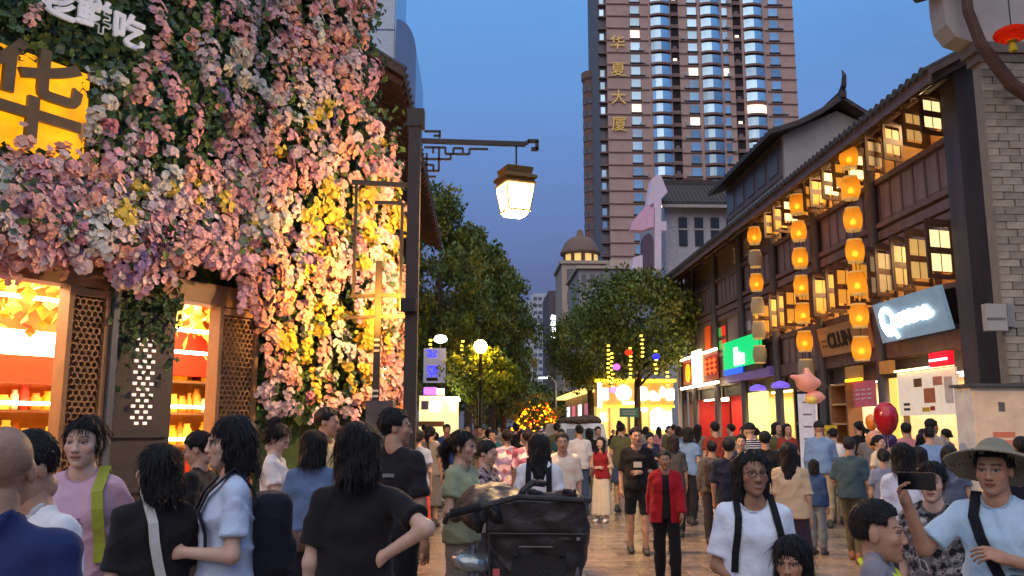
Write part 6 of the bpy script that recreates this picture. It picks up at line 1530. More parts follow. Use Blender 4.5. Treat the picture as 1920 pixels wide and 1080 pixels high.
mb.add([(-0.58, f_(1.05)-0.0, 1.05), (0.58, f_(1.05), 1.05), (0.50, f_(1.62), 1.62), (-0.50, f_(1.62), 1.62), (-0.58, f_(1.05)+0.03, 1.05), (0.58, f_(1.05)+0.03, 1.05), (0.50, f_(1.62)+0.03, 1.62), (-0.50, f_(1.62)+0.03, 1.62)], [(0, 1, 2, 3), (4, 7, 6, 5), (0, 4, 5, 1), (2, 6, 7, 3), (1, 5, 6, 2), (3, 7, 4, 0)]); mb.build('windscreen', mat('van_glass', (92, 96, 104), rough=0.1, bump=0), vn)
for s in (-1, 1):
    MB().b2((s*0.62-0.10, 0.03, 0.72), (s*0.62+0.06, 0.09, 0.86)).build('headlight', mat('headlight_glass', (210, 214, 220), rough=0.1, emit=(220, 225, 235), es=0.3), vn)
    MB().b2((s*0.82-0.07, 0.28, 1.10), (s*0.82+0.05, 0.34, 1.32)).build('mirror', BLACKM, vn)
    for y in (0.65, 2.9):
        w9 = MB().lathe([(0.12, -0.09), (0.27, -0.09), (0.29, -0.05), (0.29, 0.05), (0.27, 0.09), (0.12, 0.09)], n=20).build('wheel', TY_, vn, loc=(s*0.68, y, 0.29), rot=(0, R(90), 0)); MB().lathe([(0.01, -0.10), (0.16, -0.095), (0.16, 0.095), (0.01, 0.10)], n=14).build('rim', GREYC, w9)
MB().b2((-0.70, -0.02, 0.28), (0.70, 0.10, 0.48)).build('bumper', BLACKM, vn); MB().b2((-0.55, 0.06, 0.52), (0.55, 0.10, 0.68)).build('grille', mat('van_blue_strip', (40, 80, 130), rough=0.3, emit=(40, 90, 150), es=0.2), vn); MB().b2((-0.04, 0.35, 1.0), (-0.01, 0.40, 1.62)).build('wiper', BLACKM, vn)
g = Grid((-0.8, 0.2, 1.7), (0.8, 2.6, 2.2), 0.04); d = sunion([g.ell((-0.2, 0.9, 1.84), (0.5, 0.55, 0.14)), g.ell((0.25, 1.2, 1.86), (0.4, 0.6, 0.17)), g.ell((0, 1.8, 1.84), (0.55, 0.5, 0.15))], 0.1) + wrinkle(g, 0.02, 3)
v_, q_ = g.net(d); o = link('roof_bundle', np_mesh('roof_bundle', v_, q_, [mat('brown_blanket', (84, 66, 50), rough=0.95, bump=0.4)]), None, (vn.location.x, VY, 0)); tag(o, 'brown folded blanket bundle lying on the white van roof', 'bundle')
# ================================================================ black wagon stroller
SY = 5.5
st = empty('wagon_stroller', (at(972, 1000, SY).x, SY, 0), R(-6), 'large black fabric wagon stroller with folded canopy and metal frame', 'stroller')
BF = mat('black_canvas', (34, 30, 30), var=0.25, scale=6, rough=0.5, bump=0.7, bscale=11); STL = mat('stroller_steel', (150, 150, 156), rough=0.25, metal=0.9, bump=0)
g = Grid((-0.52, -0.40, 0.62), (0.52, 0.95, 1.42), 0.016)
k_ = (g.Z-0.70)*0.10
bx_ = g.box((0.12, 0.25, 0.97), (0.31, 0.51, 0.285), 0.11)
bx_ = smax(bx_, (g.X - 0.12) - 0.25 - (g.Z-0.7)*0.22, 0.03)
bx_ = smax(bx_, -g.box((0.12, 0.25, 1.26), (0.255, 0.455, 0.20), 0.04), 0.015)
fl_ = g.box((0.12, -0.262, 1.15), (0.30, 0.02, 0.10), 0.018)
d = smin(bx_, fl_, 0.03) + wrinkle(g, 0.013, 5)
v_, q_ = g.net(d); link('fabric_tub', np_mesh('fabric_tub', v_, q_, [BF]), st)
can = g.ell((-0.19, 0.18, 1.13), (0.24, 0.46, 0.19)); can = smax(can, -g.ell((-0.20, 0.18, 1.06), (0.205, 0.42, 0.16)), 0.01); can = smax(can, 1.05 - g.Z - 0.2*(g.X+0.19), 0.01)
can = smin(can, g.ell((-0.10, 0.12, 1.20), (0.18, 0.38, 0.07)), 0.04) + (0.006*np.sin(40*g.X + 8*g.Z)).astype(np.float32) + wrinkle(g, 0.010, 21)
v_, q_ = g.net(can); link('canopy', np_mesh('canopy', v_, q_, [BF]), st)
mb = MB()
mb.tube([(0.02, -0.20, 1.0), (0.04, -0.24, 1.30), (0.10, -0.20, 1.345), (0.16, -0.05, 1.33)], 0.022, 8); mb.tube([(-0.42, -0.3, 1.12), (-0.40, -0.34, 1.16), (0.02, -0.33, 1.27), (0.40, -0.30, 1.25), (0.44, -0.2, 1.24)], 0.018, 8); mb.build('push_handle', BF, st)
mb = MB()
for s in (-0.26, 0.36):
    mb.tube([(s, -0.22, 0.98), (s, -0.26, 0.70), (s, -0.20, 0.35), (s, -0.12, 0.16)], 0.014, 8); mb.tube([(s, 0.70, 0.75), (s, 0.75, 0.30), (s, 0.72, 0.16)], 0.014, 8); mb.tube([(s, -0.22, 0.40), (s, 0.74, 0.40)], 0.014, 8)
mb.tube([(-0.26, -0.22, 0.60), (0.36, -0.22, 0.60)], 0.014, 8); mb.tube([(-0.26, -0.2, 0.36), (0.36, -0.2, 0.36)], 0.014, 8); mb.build('frame', STL, st)
for s in (-0.30, 0.40):
    for y in (-0.14, 0.72):
        w9 = MB().lathe([(0.09, -0.03), (0.135, -0.028), (0.145, 0), (0.135, 0.028), (0.09, 0.03)], n=20).build('wheel', TY_, st, loc=(s, y, 0.145), rot=(0, R(90), 0)); MB().lathe([(0.01, -0.02), (0.092, -0.02), (0.092, 0.02), (0.01, 0.02)], n=10).build('rim', STL, w9)
g = Grid((-0.40, -0.32, 0.28), (0.45, 0.8, 0.80), 0.018); d = g.box((0.05, 0.2, 0.52), (0.30, 0.42, 0.16), 0.06) + wrinkle(g, 0.012, 8)
v_, q_ = g.net(d); link('storage_basket', np_mesh('storage_basket', v_, q_, [fabric((62, 84, 112))]), st)
g = Grid((-0.46, -0.36, 0.72), (-0.05, 0.0, 1.06), 0.014); d = g.ell((-0.26, -0.16, 0.88), (0.15, 0.13, 0.07)) + wrinkle(g, 0.010, 9); v_, q_ = g.net(d)
o = link('foil_bag', np_mesh('foil_bag', v_, q_, [mat('silver_film', (150, 158, 160), rough=0.2, metal=0.7, bump=0.5, bscale=25)]), None, st.location, st.rotation_euler); tag(o, 'crumpled silver plastic bag hanging on the stroller left side', 'bag')
mb = MB(); mb.b2((-0.13, -0.335, 0.82), (-0.09, -0.325, 0.86)); mb.build('brand_patch', mat('red_patch', (196, 90, 90)), st); mb = MB(); mb.b2((0.02, -0.30, 0.98), (0.22, -0.292, 0.986)); mb.b2((0.36, -0.30, 1.02), (0.38, -0.29, 1.04)); mb.build('reflective_trim', STL, st)
PIPE = mat('stroller_piping', (58, 54, 52), rough=0.7)
mb = MB(); mb.tube([(-0.155, -0.262, 0.72), (-0.165, -0.262, 1.24)], 0.007, 6); mb.build('piping', PIPE, st)
mb = MB(); mb.tube([(-0.16, -0.290, 1.055), (0.43, -0.290, 1.055)], 0.006, 6); mb.build('piping', PIPE, st)
mb = MB(); mb.b2((-0.02, -0.275, 0.74), (0.30, -0.256, 0.93)); mb.build('side_pocket', mat('pocket_mesh', (40, 37, 38), rough=0.9, bump=0.8, bscale=90), st)
for x in (0.0, 0.27): MB().b2((x-0.018, -0.30, 0.93), (x+0.018, -0.276, 0.985)).build('buckle', mat('buckle_plastic', (20, 20, 22), rough=0.3), st)
MB().tube([(-0.38, -0.345, 1.175), (-0.2, -0.34, 1.215)], 0.026, 10).build('foam_grip', mat('foam_grip', (24, 23, 24), rough=0.95, bump=0.5, bscale=80), st)
# ================================================================ balloons
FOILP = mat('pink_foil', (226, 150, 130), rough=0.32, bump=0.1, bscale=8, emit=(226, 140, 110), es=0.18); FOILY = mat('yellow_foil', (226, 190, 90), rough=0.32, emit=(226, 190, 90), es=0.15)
BY = 15.5; q = at(1512, 728, BY)
pbn = empty('pink_animal_balloon', q, R(20), 'pink foil animal balloon with pointed ears floating before the glass doors', 'balloon', 'foil balloons')
g = Grid((-0.5, -0.25, -0.45), (0.5, 0.25, 0.42), 0.02)
d = g.ell((0.02, 0, 0.10), (0.22, 0.16, 0.17)); d = smin(d, g.cone((-0.12, 0, 0.16), (-0.33, 0, 0.21), 0.085, 0.03), 0.05); d = smin(d, g.cone((0.06, 0, 0.22), (0.03, 0, 0.33), 0.08, 0.05), 0.04); d = smin(d, g.ell((0.19, -0.05, 0.10), (0.08, 0.09, 0.08)), 0.04)
v_, q_ = g.net(d); link('head', np_mesh('head', v_, q_, [FOILP]), pbn)
d = g.ell((0.18, 0, -0.16), (0.18, 0.13, 0.12)); d = smin(d, g.cone((0.25, 0, -0.12), (0.38, 0, -0.16), 0.06, 0.04), 0.04); v_, q_ = g.net(d); link('body', np_mesh('body', v_, q_, [FOILP]), pbn)
d = g.ell((0.06, -0.03, -0.21), (0.10, 0.12, 0.08)); v_, q_ = g.net(d); link('belly', np_mesh('belly', v_, q_, [FOILY]), pbn)
MB().tube([(0.15, 0, -0.28), (0.12, 0, -0.9), (0.16, 0, -1.45)], 0.004, 4).build('ribbon', PLASTER, pbn)
def oval_balloon(px, py, Y, rx, rz, c, label, strip=None):
    q = at(px, py, Y); o = empty('foil_balloon', q, R(15), label, 'balloon', 'foil balloons')
    MB().lathe([(0.01, -rz), (rx*0.35, -rz*0.92), (rx*0.75, -rz*0.6), (rx*0.97, -rz*0.15), (rx, rz*0.15), (rx*0.85, rz*0.6), (rx*0.5, rz*0.88), (0.01, rz)], n=20).build('envelope', mat('foil_%d_%d_%d' % c, c, rough=0.22, bump=0.15, bscale=6, coat=0.4), o, True)
    if strip: MB().lathe([(rx*0.985, -rz*0.16), (rx*1.01, 0.0), (rx*1.0, rz*0.10)], n=20, cap=False).build('band', mat('foil_%d_%d_%d' % strip, strip, rough=0.22), o, True)
    MB().tube([(0, 0, -rz), (0.03, 0, -rz-0.5), (0.0, 0, -q.z+0.6 if q.z > 1.2 else -rz-0.55)], 0.004, 4).build('ribbon', PLASTER, o)
    return o
oval_balloon(1661, 785, 13.5, 0.19, 0.27, (176, 14, 34), 'glossy crimson oval foil balloon in front of the pink banner shop')
oval_balloon(1664, 826, 13.8, 0.15, 0.12, (70, 40, 96), 'dark violet foil balloon under the crimson oval one')
oval_balloon(1634, 792, 14.2, 0.10, 0.14, (236, 140, 40), 'orange foil balloon left of the crimson oval one')
oval_balloon(1642, 826, 14.0, 0.16, 0.17, (226, 160, 120), 'peach foil balloon below the orange one')
oval_balloon(1810, 784, 15.5, 0.11, 0.11, (226, 180, 20), 'small yellow balloon by the menu board')
# ================================================================ the people
def strap(i, pts, wd, m, name, root=None, off=0.012):
    """ribbon over the shirt; pts: (x, z, side) side -1 front, +1 back"""
    sh = [c for c in i['root'].children if c.name.startswith(('jacket', 'shirt'))][-1]
    n = len(sh.data.vertices); co = np.empty(n*3, np.float32); sh.data.vertices.foreach_get('co', co); co = co.reshape(-1, 3)/i['S']
    def surf(x, z, s):
        m_ = (np.abs(co[:, 0]-x) < 0.022) & (np.abs(co[:, 2]-z) < 0.022)
        if not m_.any(): return None
        return (co[m_, 1].max() + off) if s > 0 else (co[m_, 1].min() - off)
    P = []
    for x, z, s in pts:
        if s == 0: zz_ = co[(np.abs(co[:, 0]-x) < 0.022), 2]; P.append((x, 0.01, (zz_.max() if len(zz_) else z) + off)); continue
        y = surf(x, z, s); P.append((x, y if y is not None else s*0.1, z))
    P = [Vector(p) for p in P]; vs = []; fs = []
    for k, p in enumerate(P):
        d = (P[min(k+1, len(P)-1)] - P[max(k-1, 0)]).normalized(); up = Vector((0, pts[k][2], 0)) if pts[k][2] else Vector((0, 0, 1))
        sd = d.cross(up).normalized()*wd/2; nn = up*0.006
        vs += [p-sd-nn, p+sd-nn, p+sd+nn, p-sd+nn]
    for k in range(len(P)-1):
        for j in range(4): fs.append((k*4+j, k*4+(j+1) % 4, k*4+4+(j+1) % 4, k*4+4+j))
    fs += [(0, 1, 2, 3), tuple(range(len(vs)-4, len(vs)))]
    me = MB().add([v*i['S'] for v in vs], fs)
    o = me.build(name, m, root)
    if root is None: o.location = i['root'].location; o.rotation_euler = i['root'].rotation_euler
    return o
def on(i, name, label, cat, group=None):
    o = bpy.data.objects.new(name, None); col.objects.link(o); o.location = i['root'].location; o.rotation_euler = i['root'].rotation_euler; tag(o, label, cat, group); return o
def backpack(i, c, label, front=True, bag=True):
    r = on(i, 'backpack', label, 'backpack', 'backpacks'); m = fabric(c)
    for s in (-1, 1): strap(i, [(s*0.115, 1.30, 1), (s*0.10, 1.37, 1), (s*0.092, 1.41, 0), (s*0.098, 1.36, -1), (s*0.11, 1.28, -1), (s*0.122, 1.18, -1), (s*0.13, 1.08, -1)], 0.036, m, 'strap', r)
    if bag:
        g = Grid((-0.18, 0.08, 0.90), (0.18, 0.36, 1.40), 0.02); d = g.box((0, 0.20, 1.15), (0.135, 0.085, 0.20), 0.05); d = smin(d, g.box((0, 0.28, 1.06), (0.10, 0.03, 0.09), 0.025), 0.02) + wrinkle(g, 0.006, 5)
        v, q = g.net(d); link('pack', np_mesh('pack', v*i['S'], q, [m]), r)
    return r
PH = mat('phone_black', (18, 18, 22), rough=0.15, bump=0); SCR = emis('phone_screen', (200, 215, 240), 1.2)
def phone(i, s, label, flat=False):
    sh, el, wr, u, f, hp = i['arms'][s]; r = on(i, 'smartphone', label, 'phone', 'phones in hand'); p = Vector(wr + f*0.10)*i['S']
    mb = MB().box((0, 0, 0), (0.076, 0.010, 0.155)); o = mb.build('case', PH, r); o.location = p; MB().box((0, 0.0062, 0), (0.068, 0.001, 0.142)).build('screen', SCR, o)
    o.rotation_euler = (R(-35), 0, 0) if not flat else (0, R(90), 0)
    return r
def glasses(i):
    mb = MB(); Rm, HC, hs = i['Rm'], i['HC'], i['hs']
    for s in (-1, 1):
        pts = [(s*0.034 + 0.024*math.cos(a), -0.108, 0.003 + 0.018*math.sin(a)) for a in [k*math.pi/6 for k in range(13)]]; mb.tube(pts, 0.0022, 5); mb.tube([(s*0.058, -0.105, 0.008), (s*0.080, -0.02, 0.008), (s*0.082, 0.03, 0.0)], 0.002, 5)
    mb.tube([(-0.011, -0.11, 0.006), (0.011, -0.11, 0.006)], 0.002, 5)
    mb.v = [tuple((Rm @ (np.array(v)*hs) + HC)*i['S']) for v in mb.v]
    return mb.build('glasses', BLACKM, i['root'])
G_L = 'people gathered before the flower shop'; G_M = 'people walking up the street'; G_R = 'people near the right hand shops'
# --- left foreground
a = person('bald man in a royal blue shirt at the left edge, seen from behind', 12, 800, 2.45, 150, top=(36, 48, 92), bot=(40, 40, 50), hair='bald', skin='m', sex='m', head=(15, 0), bulk=1.12, res=0.009, group=G_L)
b = person('dark-haired youth in white and black shirt holding his chin beside the bald man', 100, 816, 3.2, -60, top=(226, 224, 228), bot=(50, 50, 60), hair='short', skin='m', sex='m', head=(-8, -28), la='down', ra='face', lean=(0, -0.12), group=G_L)
glasses(b)
c = person('woman in a lilac pink t-shirt and jeans with a yellow-green bag strap, facing the camera', 162, 783, 4.3, -14, top=(196, 158, 176), bot=(70, 88, 112), hair='tied', skin='p', sex='f', la='belly', ra='down', head=(-8, 0), bulk=1.06, group=G_L)
_sh = [x for x in c['root'].children if x.name.startswith('shirt')][0]
for i_, (w9, z9) in enumerate(((0.11, 1.235), (0.13, 1.215), (0.09, 1.195))): strap(c, [(-0.02 - w9/2, z9, -1), (-0.02, z9, -1), (-0.02 + w9/2, z9, -1)], 0.010, fabric((150, 104, 130)), 'printed_line', _sh, 0.004)
yb = on(c, 'green_shoulder_bag', 'yellow-green backpack worn on one shoulder by the woman in lilac', 'bag')
YG = fabric((150, 156, 60)); strap(c, [(0.11, 1.34, 1), (0.10, 1.41, 0), (0.10, 1.36, -1), (0.112, 1.28, -1), (0.12, 1.2, -1), (0.128, 1.12, -1), (0.132, 1.04, -1)], 0.05, YG, 'strap', yb)
g = Grid((-0.05, 0.02, 0.75), (0.36, 0.34, 1.35), 0.02); d = g.box((0.15, 0.18, 1.04), (0.13, 0.09, 0.24), 0.06) + wrinkle(g, 0.008, 4); v_, q_ = g.net(d); link('pack', np_mesh('pack', v_*c['S'], q_, [YG]), yb)
d1 = person('person in a black top with white crossbody bag, back to the camera', 298, 835, 4.1, 205, top=(34, 31, 34), bot=(28, 28, 34), hair='bob', skin='p', sex='f', head=(25, 0), sleeve=0.9, group=G_L, bulk=1.1, collar=(206, 202, 200))
wb = on(d1, 'white_crossbody_bag', 'puffy white crossbody bag with wide strap on the person in black', 'bag'); WBM = mat('white_leatherette', (214, 206, 194), rough=0.45, bump=0.2, bscale=14)
strap(d1, [(0.06, 1.39, 0), (0.06, 1.34, 1), (0.055, 1.25, 1), (0.035, 1.15, 1), (0.01, 1.05, 1)], 0.045, WBM, 'strap', wb)
g = Grid((-0.26, 0.05, 0.74), (0.16, 0.36, 1.14), 0.018); d = g.ell((-0.05, 0.19, 0.95), (0.16, 0.085, 0.10)); d = smin(d, g.ell((-0.03, 0.17, 0.90), (0.13, 0.09, 0.08)), 0.05) + wrinkle(g, 0.009, 6); v_, q_ = g.net(d); link('pouch', np_mesh('pouch', v_*d1['S'], q_, [WBM]), wb)
person('person in dark top bending towards the shop shelves', 374, 812, 6.3, -110, top=(30, 26, 26), bot=(36, 34, 40), hair='short', skin='m', sex='m', head=(0, -20), la='front', ra='front', group=G_L)
f = person('woman with shoulder-length hair in white t-shirt and jeans, profile to the left', 436, 783, 4.2, -82, top=(186, 200, 222), bot=(62, 78, 104), hair='bobfringe', skin='p', sex='f', la='front', ra='front', head=(0, 0), sleeve=0.72, hem=-0.03, group=G_L)
phone(f, -1, 'phone held low by the woman in white t-shirt and jeans', True); backpack(f, (28, 30, 44), 'black slim backpack on the woman in white t-shirt and jeans', bag=True)
g_ = person('woman with hair bun in white top and grey skirt looking down at her phone', 520, 796, 7.4, 78, top=(224, 212, 206), bot=(168, 172, 178), hair='bun', skin='p', sex='f', la='phone', ra='phone', head=(0, -26), bottom='skirt', skirthem=0.55, group=G_L)
phone(g_, 1, 'phone of the woman with the hair bun')
h_ = person('person with bobbed hair, denim blue top and brown jacket tied on, facing the flowers', 592, 808, 6.4, 170, top=(92, 112, 146), bot=(30, 28, 32), hair='bob', skin='l', sex='f', head=(-20, 0), la='front', ra='front', hem=0.12, group=G_L)
g = h_['g']; tj = h_['torso'](0.03); d = smax(smax(tj, g.Z - 1.12, 0.02), 0.72 - g.Z, 0.02) + wrinkle(g, 0.012, 12); v_, q_ = g.net(d); link('tied_jacket', np_mesh('tied_jacket', v_*h_['S'], q_, [fabric((112, 84, 76))]), h_['root'])
person('young man in cream t-shirt looking right, in front of the yellow flowers', 614, 766, 8.4, 70, top=(236, 206, 150), bot=(60, 56, 60), hair='short', skin='m', sex='m', head=(5, -6), group=G_L)
person('person half hidden beside the young man in cream', 641, 800, 9.2, 20, top=(120, 90, 80), bot=(40, 40, 44), hair='short', skin='l', sex='f', group=G_L)
j = person('woman in black t-shirt and pale skirt, back to the camera, hand on hip', 672, 795, 4.0, 178, top=(30, 27, 29), bot=(196, 178, 184), hair='bob', hc=(16, 11, 11), skin='p', sex='f', la='down', ra='hip', bottom='skirt', skirthem=0.32, sleeve=0.72, hem=0.03, bulk=1.06, group=G_L)
k = person('man in black t-shirt looking right behind the woman with hand on hip', 742, 768, 6.2, 150, top=(34, 31, 34), bot=(22, 22, 26), hair='short', skin='m', sex='m', head=(-55, 0), sleeve=0.85, group=G_L)
strap(k, [(-0.07, 1.27, 1), (-0.03, 1.272, 1), (0.01, 1.27, 1)], 0.022, fabric((120, 118, 120)), 'printed_mark', [x for x in k['root'].children if x.name.startswith('shirt')][0], 0.004)
# --- around the stroller
l1 = person('woman with long hair in sage green top pushing the black stroller', 868, 808, 6.6, 62, top=(150, 156, 124), bot=(150, 140, 130), hair='pony', skin='l', sex='f', la='front', ra='front', head=(6, -4), group=G_M)
person('girl in patterned blouse holding out her hand beside the stroller', 912, 826, 7.6, 70, top=(150, 120, 120), bot=(70, 60, 66), hair='tied', skin='l', sex='f', la='point', ra='point', toppat='camo', head=(0, -12), group=G_M)
n1 = person('person in a pink floral shirt walking away, centre of the street', 990, 806, 12.5, 180, top=(176, 110, 126), bot=(60, 60, 70), hair='short', skin='m', sex='m', toppat='floral', sleeve=0.9, group=G_M)
person('person in a mauve floral shirt walking away just left of the pink floral shirt', 950, 806, 12.8, 190, top=(150, 130, 160), bot=(40, 40, 44), hair='short', skin='m', sex='m', toppat='floral', sleeve=0.9, bulk=1.1, group=G_M)
o1 = person('long-haired girl in white t-shirt with black backpack straps, behind the stroller', 1011, 812, 7.6, 176, top=(216, 214, 220), bot=(60, 66, 80), hair='long', skin='l', sex='f', group=G_M)
bp = on(o1, 'shoulder_straps_bag', 'black strappy bag over the back of the long-haired girl in white', 'bag'); 
for s in (-1, 1): strap(o1, [(s*0.09, 1.41, 0), (s*0.092, 1.36, 1), (s*0.094, 1.28, 1), (s*0.096, 1.18, 1), (s*0.096, 1.08, 1), (s*0.09, 0.98, 1)], 0.05, fabric((26, 26, 30)), 'strap', bp)
person('man in cream open-neck shirt strolling towards the camera', 1054, 812, 10.6, 4, top=(222, 204, 180), bot=(70, 66, 70), hair='short', skin='m', sex='m', sleeve=1.0, stride=0.2, group=G_M)
q1 = person('woman in dark red vest and long white skirt with arms folded', 1126, 820, 15.6, -18, top=(138, 34, 40), bot=(214, 200, 176), hair='long', skin='p', sex='f', la='belly', ra='belly', bottom='skirt', skirthem=0.14, shoe=(220, 216, 210), sleeve=0.0, group=G_M)
r1 = person('man in black t-shirt with pale chest print carrying a small bag', 1192, 802, 11.8, 6, top=(26, 24, 26), bot=(28, 27, 30), hair='short', skin='m', sex='m', la='belly', ra='down', sleeve=0.95, bottom='shorts', stride=0.2, head=(10, 0), group=G_M)
sh_ = [x for x in r1['root'].children if x.name.startswith('shirt')][0]; MB().box((0.0, -0.150*r1['S'], 1.20*r1['S']), (0.11, 0.012, 0.075)).build('chest_print', mat('print_cream', (206, 190, 160)), sh_)
s1_ = person('older woman in red jacket over a black dress walking towards the camera', 1246, 845, 9.4, 2, top=(22, 20, 22), bot=(20, 18, 20), hair='short', hc=(40, 26, 22), skin='d', sex='f', la='swingf', ra='swingb', jacket=(150, 18, 28), stride=0.28, shoe=(24, 22, 22), bulk=1.08, group=G_M)
# --- right foreground
t1 = person('smiling woman with glasses in white t-shirt walking towards the camera', 1408, 846, 4.3, 10, top=(214, 222, 236), bot=(176, 180, 190), hair='longback', skin='d', sex='f', ra=((0.20, 0.02, -1), (-0.62, -0.62, -0.42), 'relax'), la='down', head=(8, 2), smile=True, sleeve=0.8, bulk=1.06, neck=0.092, group=G_R)
glasses(t1); backpack(t1, (24, 24, 28), 'black backpack on the smiling woman in white')
person('small girl with dark hair standing beside the smiling woman in white', 1482, 1008, 4.0, -8, top=(230, 214, 200), bot=(120, 100, 110), hair='bobfringe', skin='m', sex='f', child=True, head=(-6, -6), smile=True, group=G_R)
v1 = person('boy with cropped hair in grey shirt with neon yellow trim, profile to the right', 1640, 945, 3.7, 84, top=(128, 124, 132), bot=(60, 60, 70), hair='fade', hc=(24, 17, 14), skin='m', sex='m', child=True, head=(4, 0), group=G_R)
nt_ = MB().tube([tuple(v) for v in [(-0.10, 0.0, 1.375), (-0.085, -0.075, 1.345), (0.0, -0.098, 1.32), (0.085, -0.075, 1.345), (0.10, 0.0, 1.375), (0.08, 0.07, 1.39), (0.0, 0.09, 1.40), (-0.08, 0.07, 1.39), (-0.10, 0.0, 1.375)]], 0.016, 8); nt_.v = [tuple(Vector(v)*v1['S']) for v in nt_.v]; nt_.build('neon_collar', fabric((206, 220, 40)), v1['root'])
w1 = person('woman in grey patterned top with hair tied back, facing the camera beside the selfie taker', 1744, 868, 4.7, -6, top=(112, 106, 108), bot=(40, 40, 46), hair='tied', skin='p', sex='f', toppat='camo', sleeve=0.9, head=(-2, 0), group=G_R)
x1 = person('young man in sun hat and pale blue t-shirt holding up a phone for a selfie', 1860, 836, 4.0, -16, top=(178, 206, 226), bot=(90, 90, 100), hair='short', skin='m', sex='m', ra=((0.50, -0.55, -0.62), (0.10, -0.40, 0.80), 'grip'), la='strap', sleeve=0.8, head=(2, 0), hat=None, group=G_R)
HATM = fabric((132, 124, 104)); g = Grid((-0.27, -0.27, -0.02), (0.27, 0.27, 0.22), 0.008)
d = g.ell((0, 0.012, 0.05), (0.094, 0.114, 0.105)); rr_ = np.sqrt(g.X**2 + (g.Y-0.01)**2); brim = smax(np.abs(g.Z - 0.072 + 0.55*np.maximum(rr_-0.10, 0)) - 0.0055, rr_ - 0.225 - 0.008*np.sin(5*np.arctan2(g.X, g.Y)), 0.004)
d = smin(d, brim, 0.012); d = smax(d, -g.ell((0, 0.012, 0.03), (0.088, 0.108, 0.099)), 0.004)
v_, q_ = g.net(d); TL = np.array(Matrix.Rotation(R(-24), 3, 'X')); v_ = (v_*1.04) @ TL.T + np.array((0, 0.012, 0.012)); v_ = ((v_*x1['hs']) @ x1['Rm'].T + x1['HC'])*x1['S']; link('sun_hat', np_mesh('sun_hat', v_, q_, [HATM]), x1['root'])
sh, el, wr, u_, f_2, hp = x1['arms'][-1]; ph = on(x1, 'selfie_phone', 'dark phone held up by the young man in the sun hat', 'phone'); pc = Vector(wr + f_2*0.10 + np.array((0.085, -0.02, 0.045)))*x1['S']
o = MB().box((0, 0, 0), (0.16, 0.010, 0.078)).build('case', PH, ph); o.location = pc; o.rotation_euler = (R(6), 0, R(14)); MB().box((0, 0.0062, 0), (0.148, 0.001, 0.070)).build('screen', SCR, o)
cb = on(x1, 'black_crossbody_strap_bag', 'black crossbody bag on the young man in the sun hat', 'bag'); CBM = fabric((26, 26, 34))
strap(x1, [(-0.10, 1.36, 1), (-0.095, 1.41, 0), (-0.085, 1.36, -1), (-0.05, 1.26, -1), (0.0, 1.14, -1), (0.05, 1.03, -1), (0.09, 0.95, -1)], 0.05, CBM, 'strap', cb); g = Grid((0.0, -0.30, 0.74), (0.30, 0.0, 1.04), 0.02); d = g.box((0.14, -0.17, 0.90), (0.11, 0.05, 0.08), 0.03); v_, q_ = g.net(d); link('pouch', np_mesh('pouch', v_*x1['S'], q_, [CBM]), cb)
mb = MB()
for i in range(5): mb.box((0.115*x1['S'], -0.158*x1['S'], (1.13-i*0.028)*x1['S']), (0.085-0.012*(i % 2), 0.006, 0.006))
mb.build('shirt_print', mat('print_navy', (60, 70, 96)), [x for x in x1['root'].children if x.name.startswith('shirt')][0])
# --- right middle ground
person('woman in beige t-shirt and dark plum skirt seen from behind', 1478, 830, 8.8, 172, top=(206, 176, 140), bot=(56, 38, 48), hair='long', skin='l', sex='f', bottom='skirt', skirthem=0.50, bulk=1.08, sleeve=0.9, group=G_R)
person('child in denim blue jacket and grey trousers beside the woman in plum skirt', 1526, 862, 11.6, 160, top=(54, 78, 120), bot=(120, 126, 130), hair='bob', skin='l', sex='f', sleeve=1.9, group=G_R)
person('man in teal grey polo and olive trousers striding away to the right', 1592, 820, 11.0, 165, top=(60, 80, 90), bot=(98, 90, 66), hair='short', hc=(40, 34, 32), skin='m', sex='m', stride=0.42, sleeve=0.95, bulk=1.1, shoe=(150, 90, 60), la='front', group=G_R)
person('person in white shirt walking away behind the boy', 1692, 832, 7.2, 175, top=(214, 214, 226), bot=(60, 60, 70), hair='bob', skin='l', sex='f', sleeve=1.1, group=G_R)
person('girl in blue grey dress under the crimson balloon', 1656, 842, 10.0, 170, top=(120, 130, 156), bot=(116, 126, 150), hair='tied', skin='l', sex='f', bottom='skirt', skirthem=0.5, group=G_R)
person('man in grey t-shirt leaning to the menu shop counter', 1746, 786, 14.5, 140, top=(160, 152, 148), bot=(60, 58, 64), hair='short', skin='m', sex='m', la='front', group=G_R)
person('man in dark jacket at the right edge in front of the white booth', 1914, 820, 8.6, 200, top=(28, 30, 44), bot=(30, 30, 36), hair='short', skin='m', sex='m', sleeve=1.9, group=G_R)
person('black-haired person between the patterned top woman and the menu shop', 1778, 836, 9.5, 185, top=(90, 100, 124), bot=(40, 40, 46), hair='bob', skin='l', sex='f', group=G_R)
person('person with dark brown hair right of the red jacket, wearing slate top', 1722, 838, 9.0, 175, top=(60, 46, 50), bot=(40, 36, 40), hair='long', skin='l', sex='f', group=G_R)
gg = person('person in grey hooded top with dark pack, walking away right of the red jacket', 1334, 828, 12.6, 178, top=(92, 86, 82), bot=(56, 50, 50), hair='short', skin='m', sex='m', sleeve=1.9, group=G_R)
backpack(gg, (56, 50, 48), 'dark grey backpack on the person in grey hooded top')
person('man in navy t-shirt and beige shorts behind the smiling woman', 1366, 822, 10.4, 172, top=(30, 34, 50), bot=(190, 166, 136), hair='short', skin='m', sex='m', bottom='shorts', sleeve=0.9, group=G_R)
person('person in black jacket and dark cap behind the smiling woman', 1434, 810, 12.2, 176, top=(30, 28, 30), bot=(30, 28, 32), hair='short', hat='cap', skin='m', sex='m', sleeve=1.9, group=G_R)
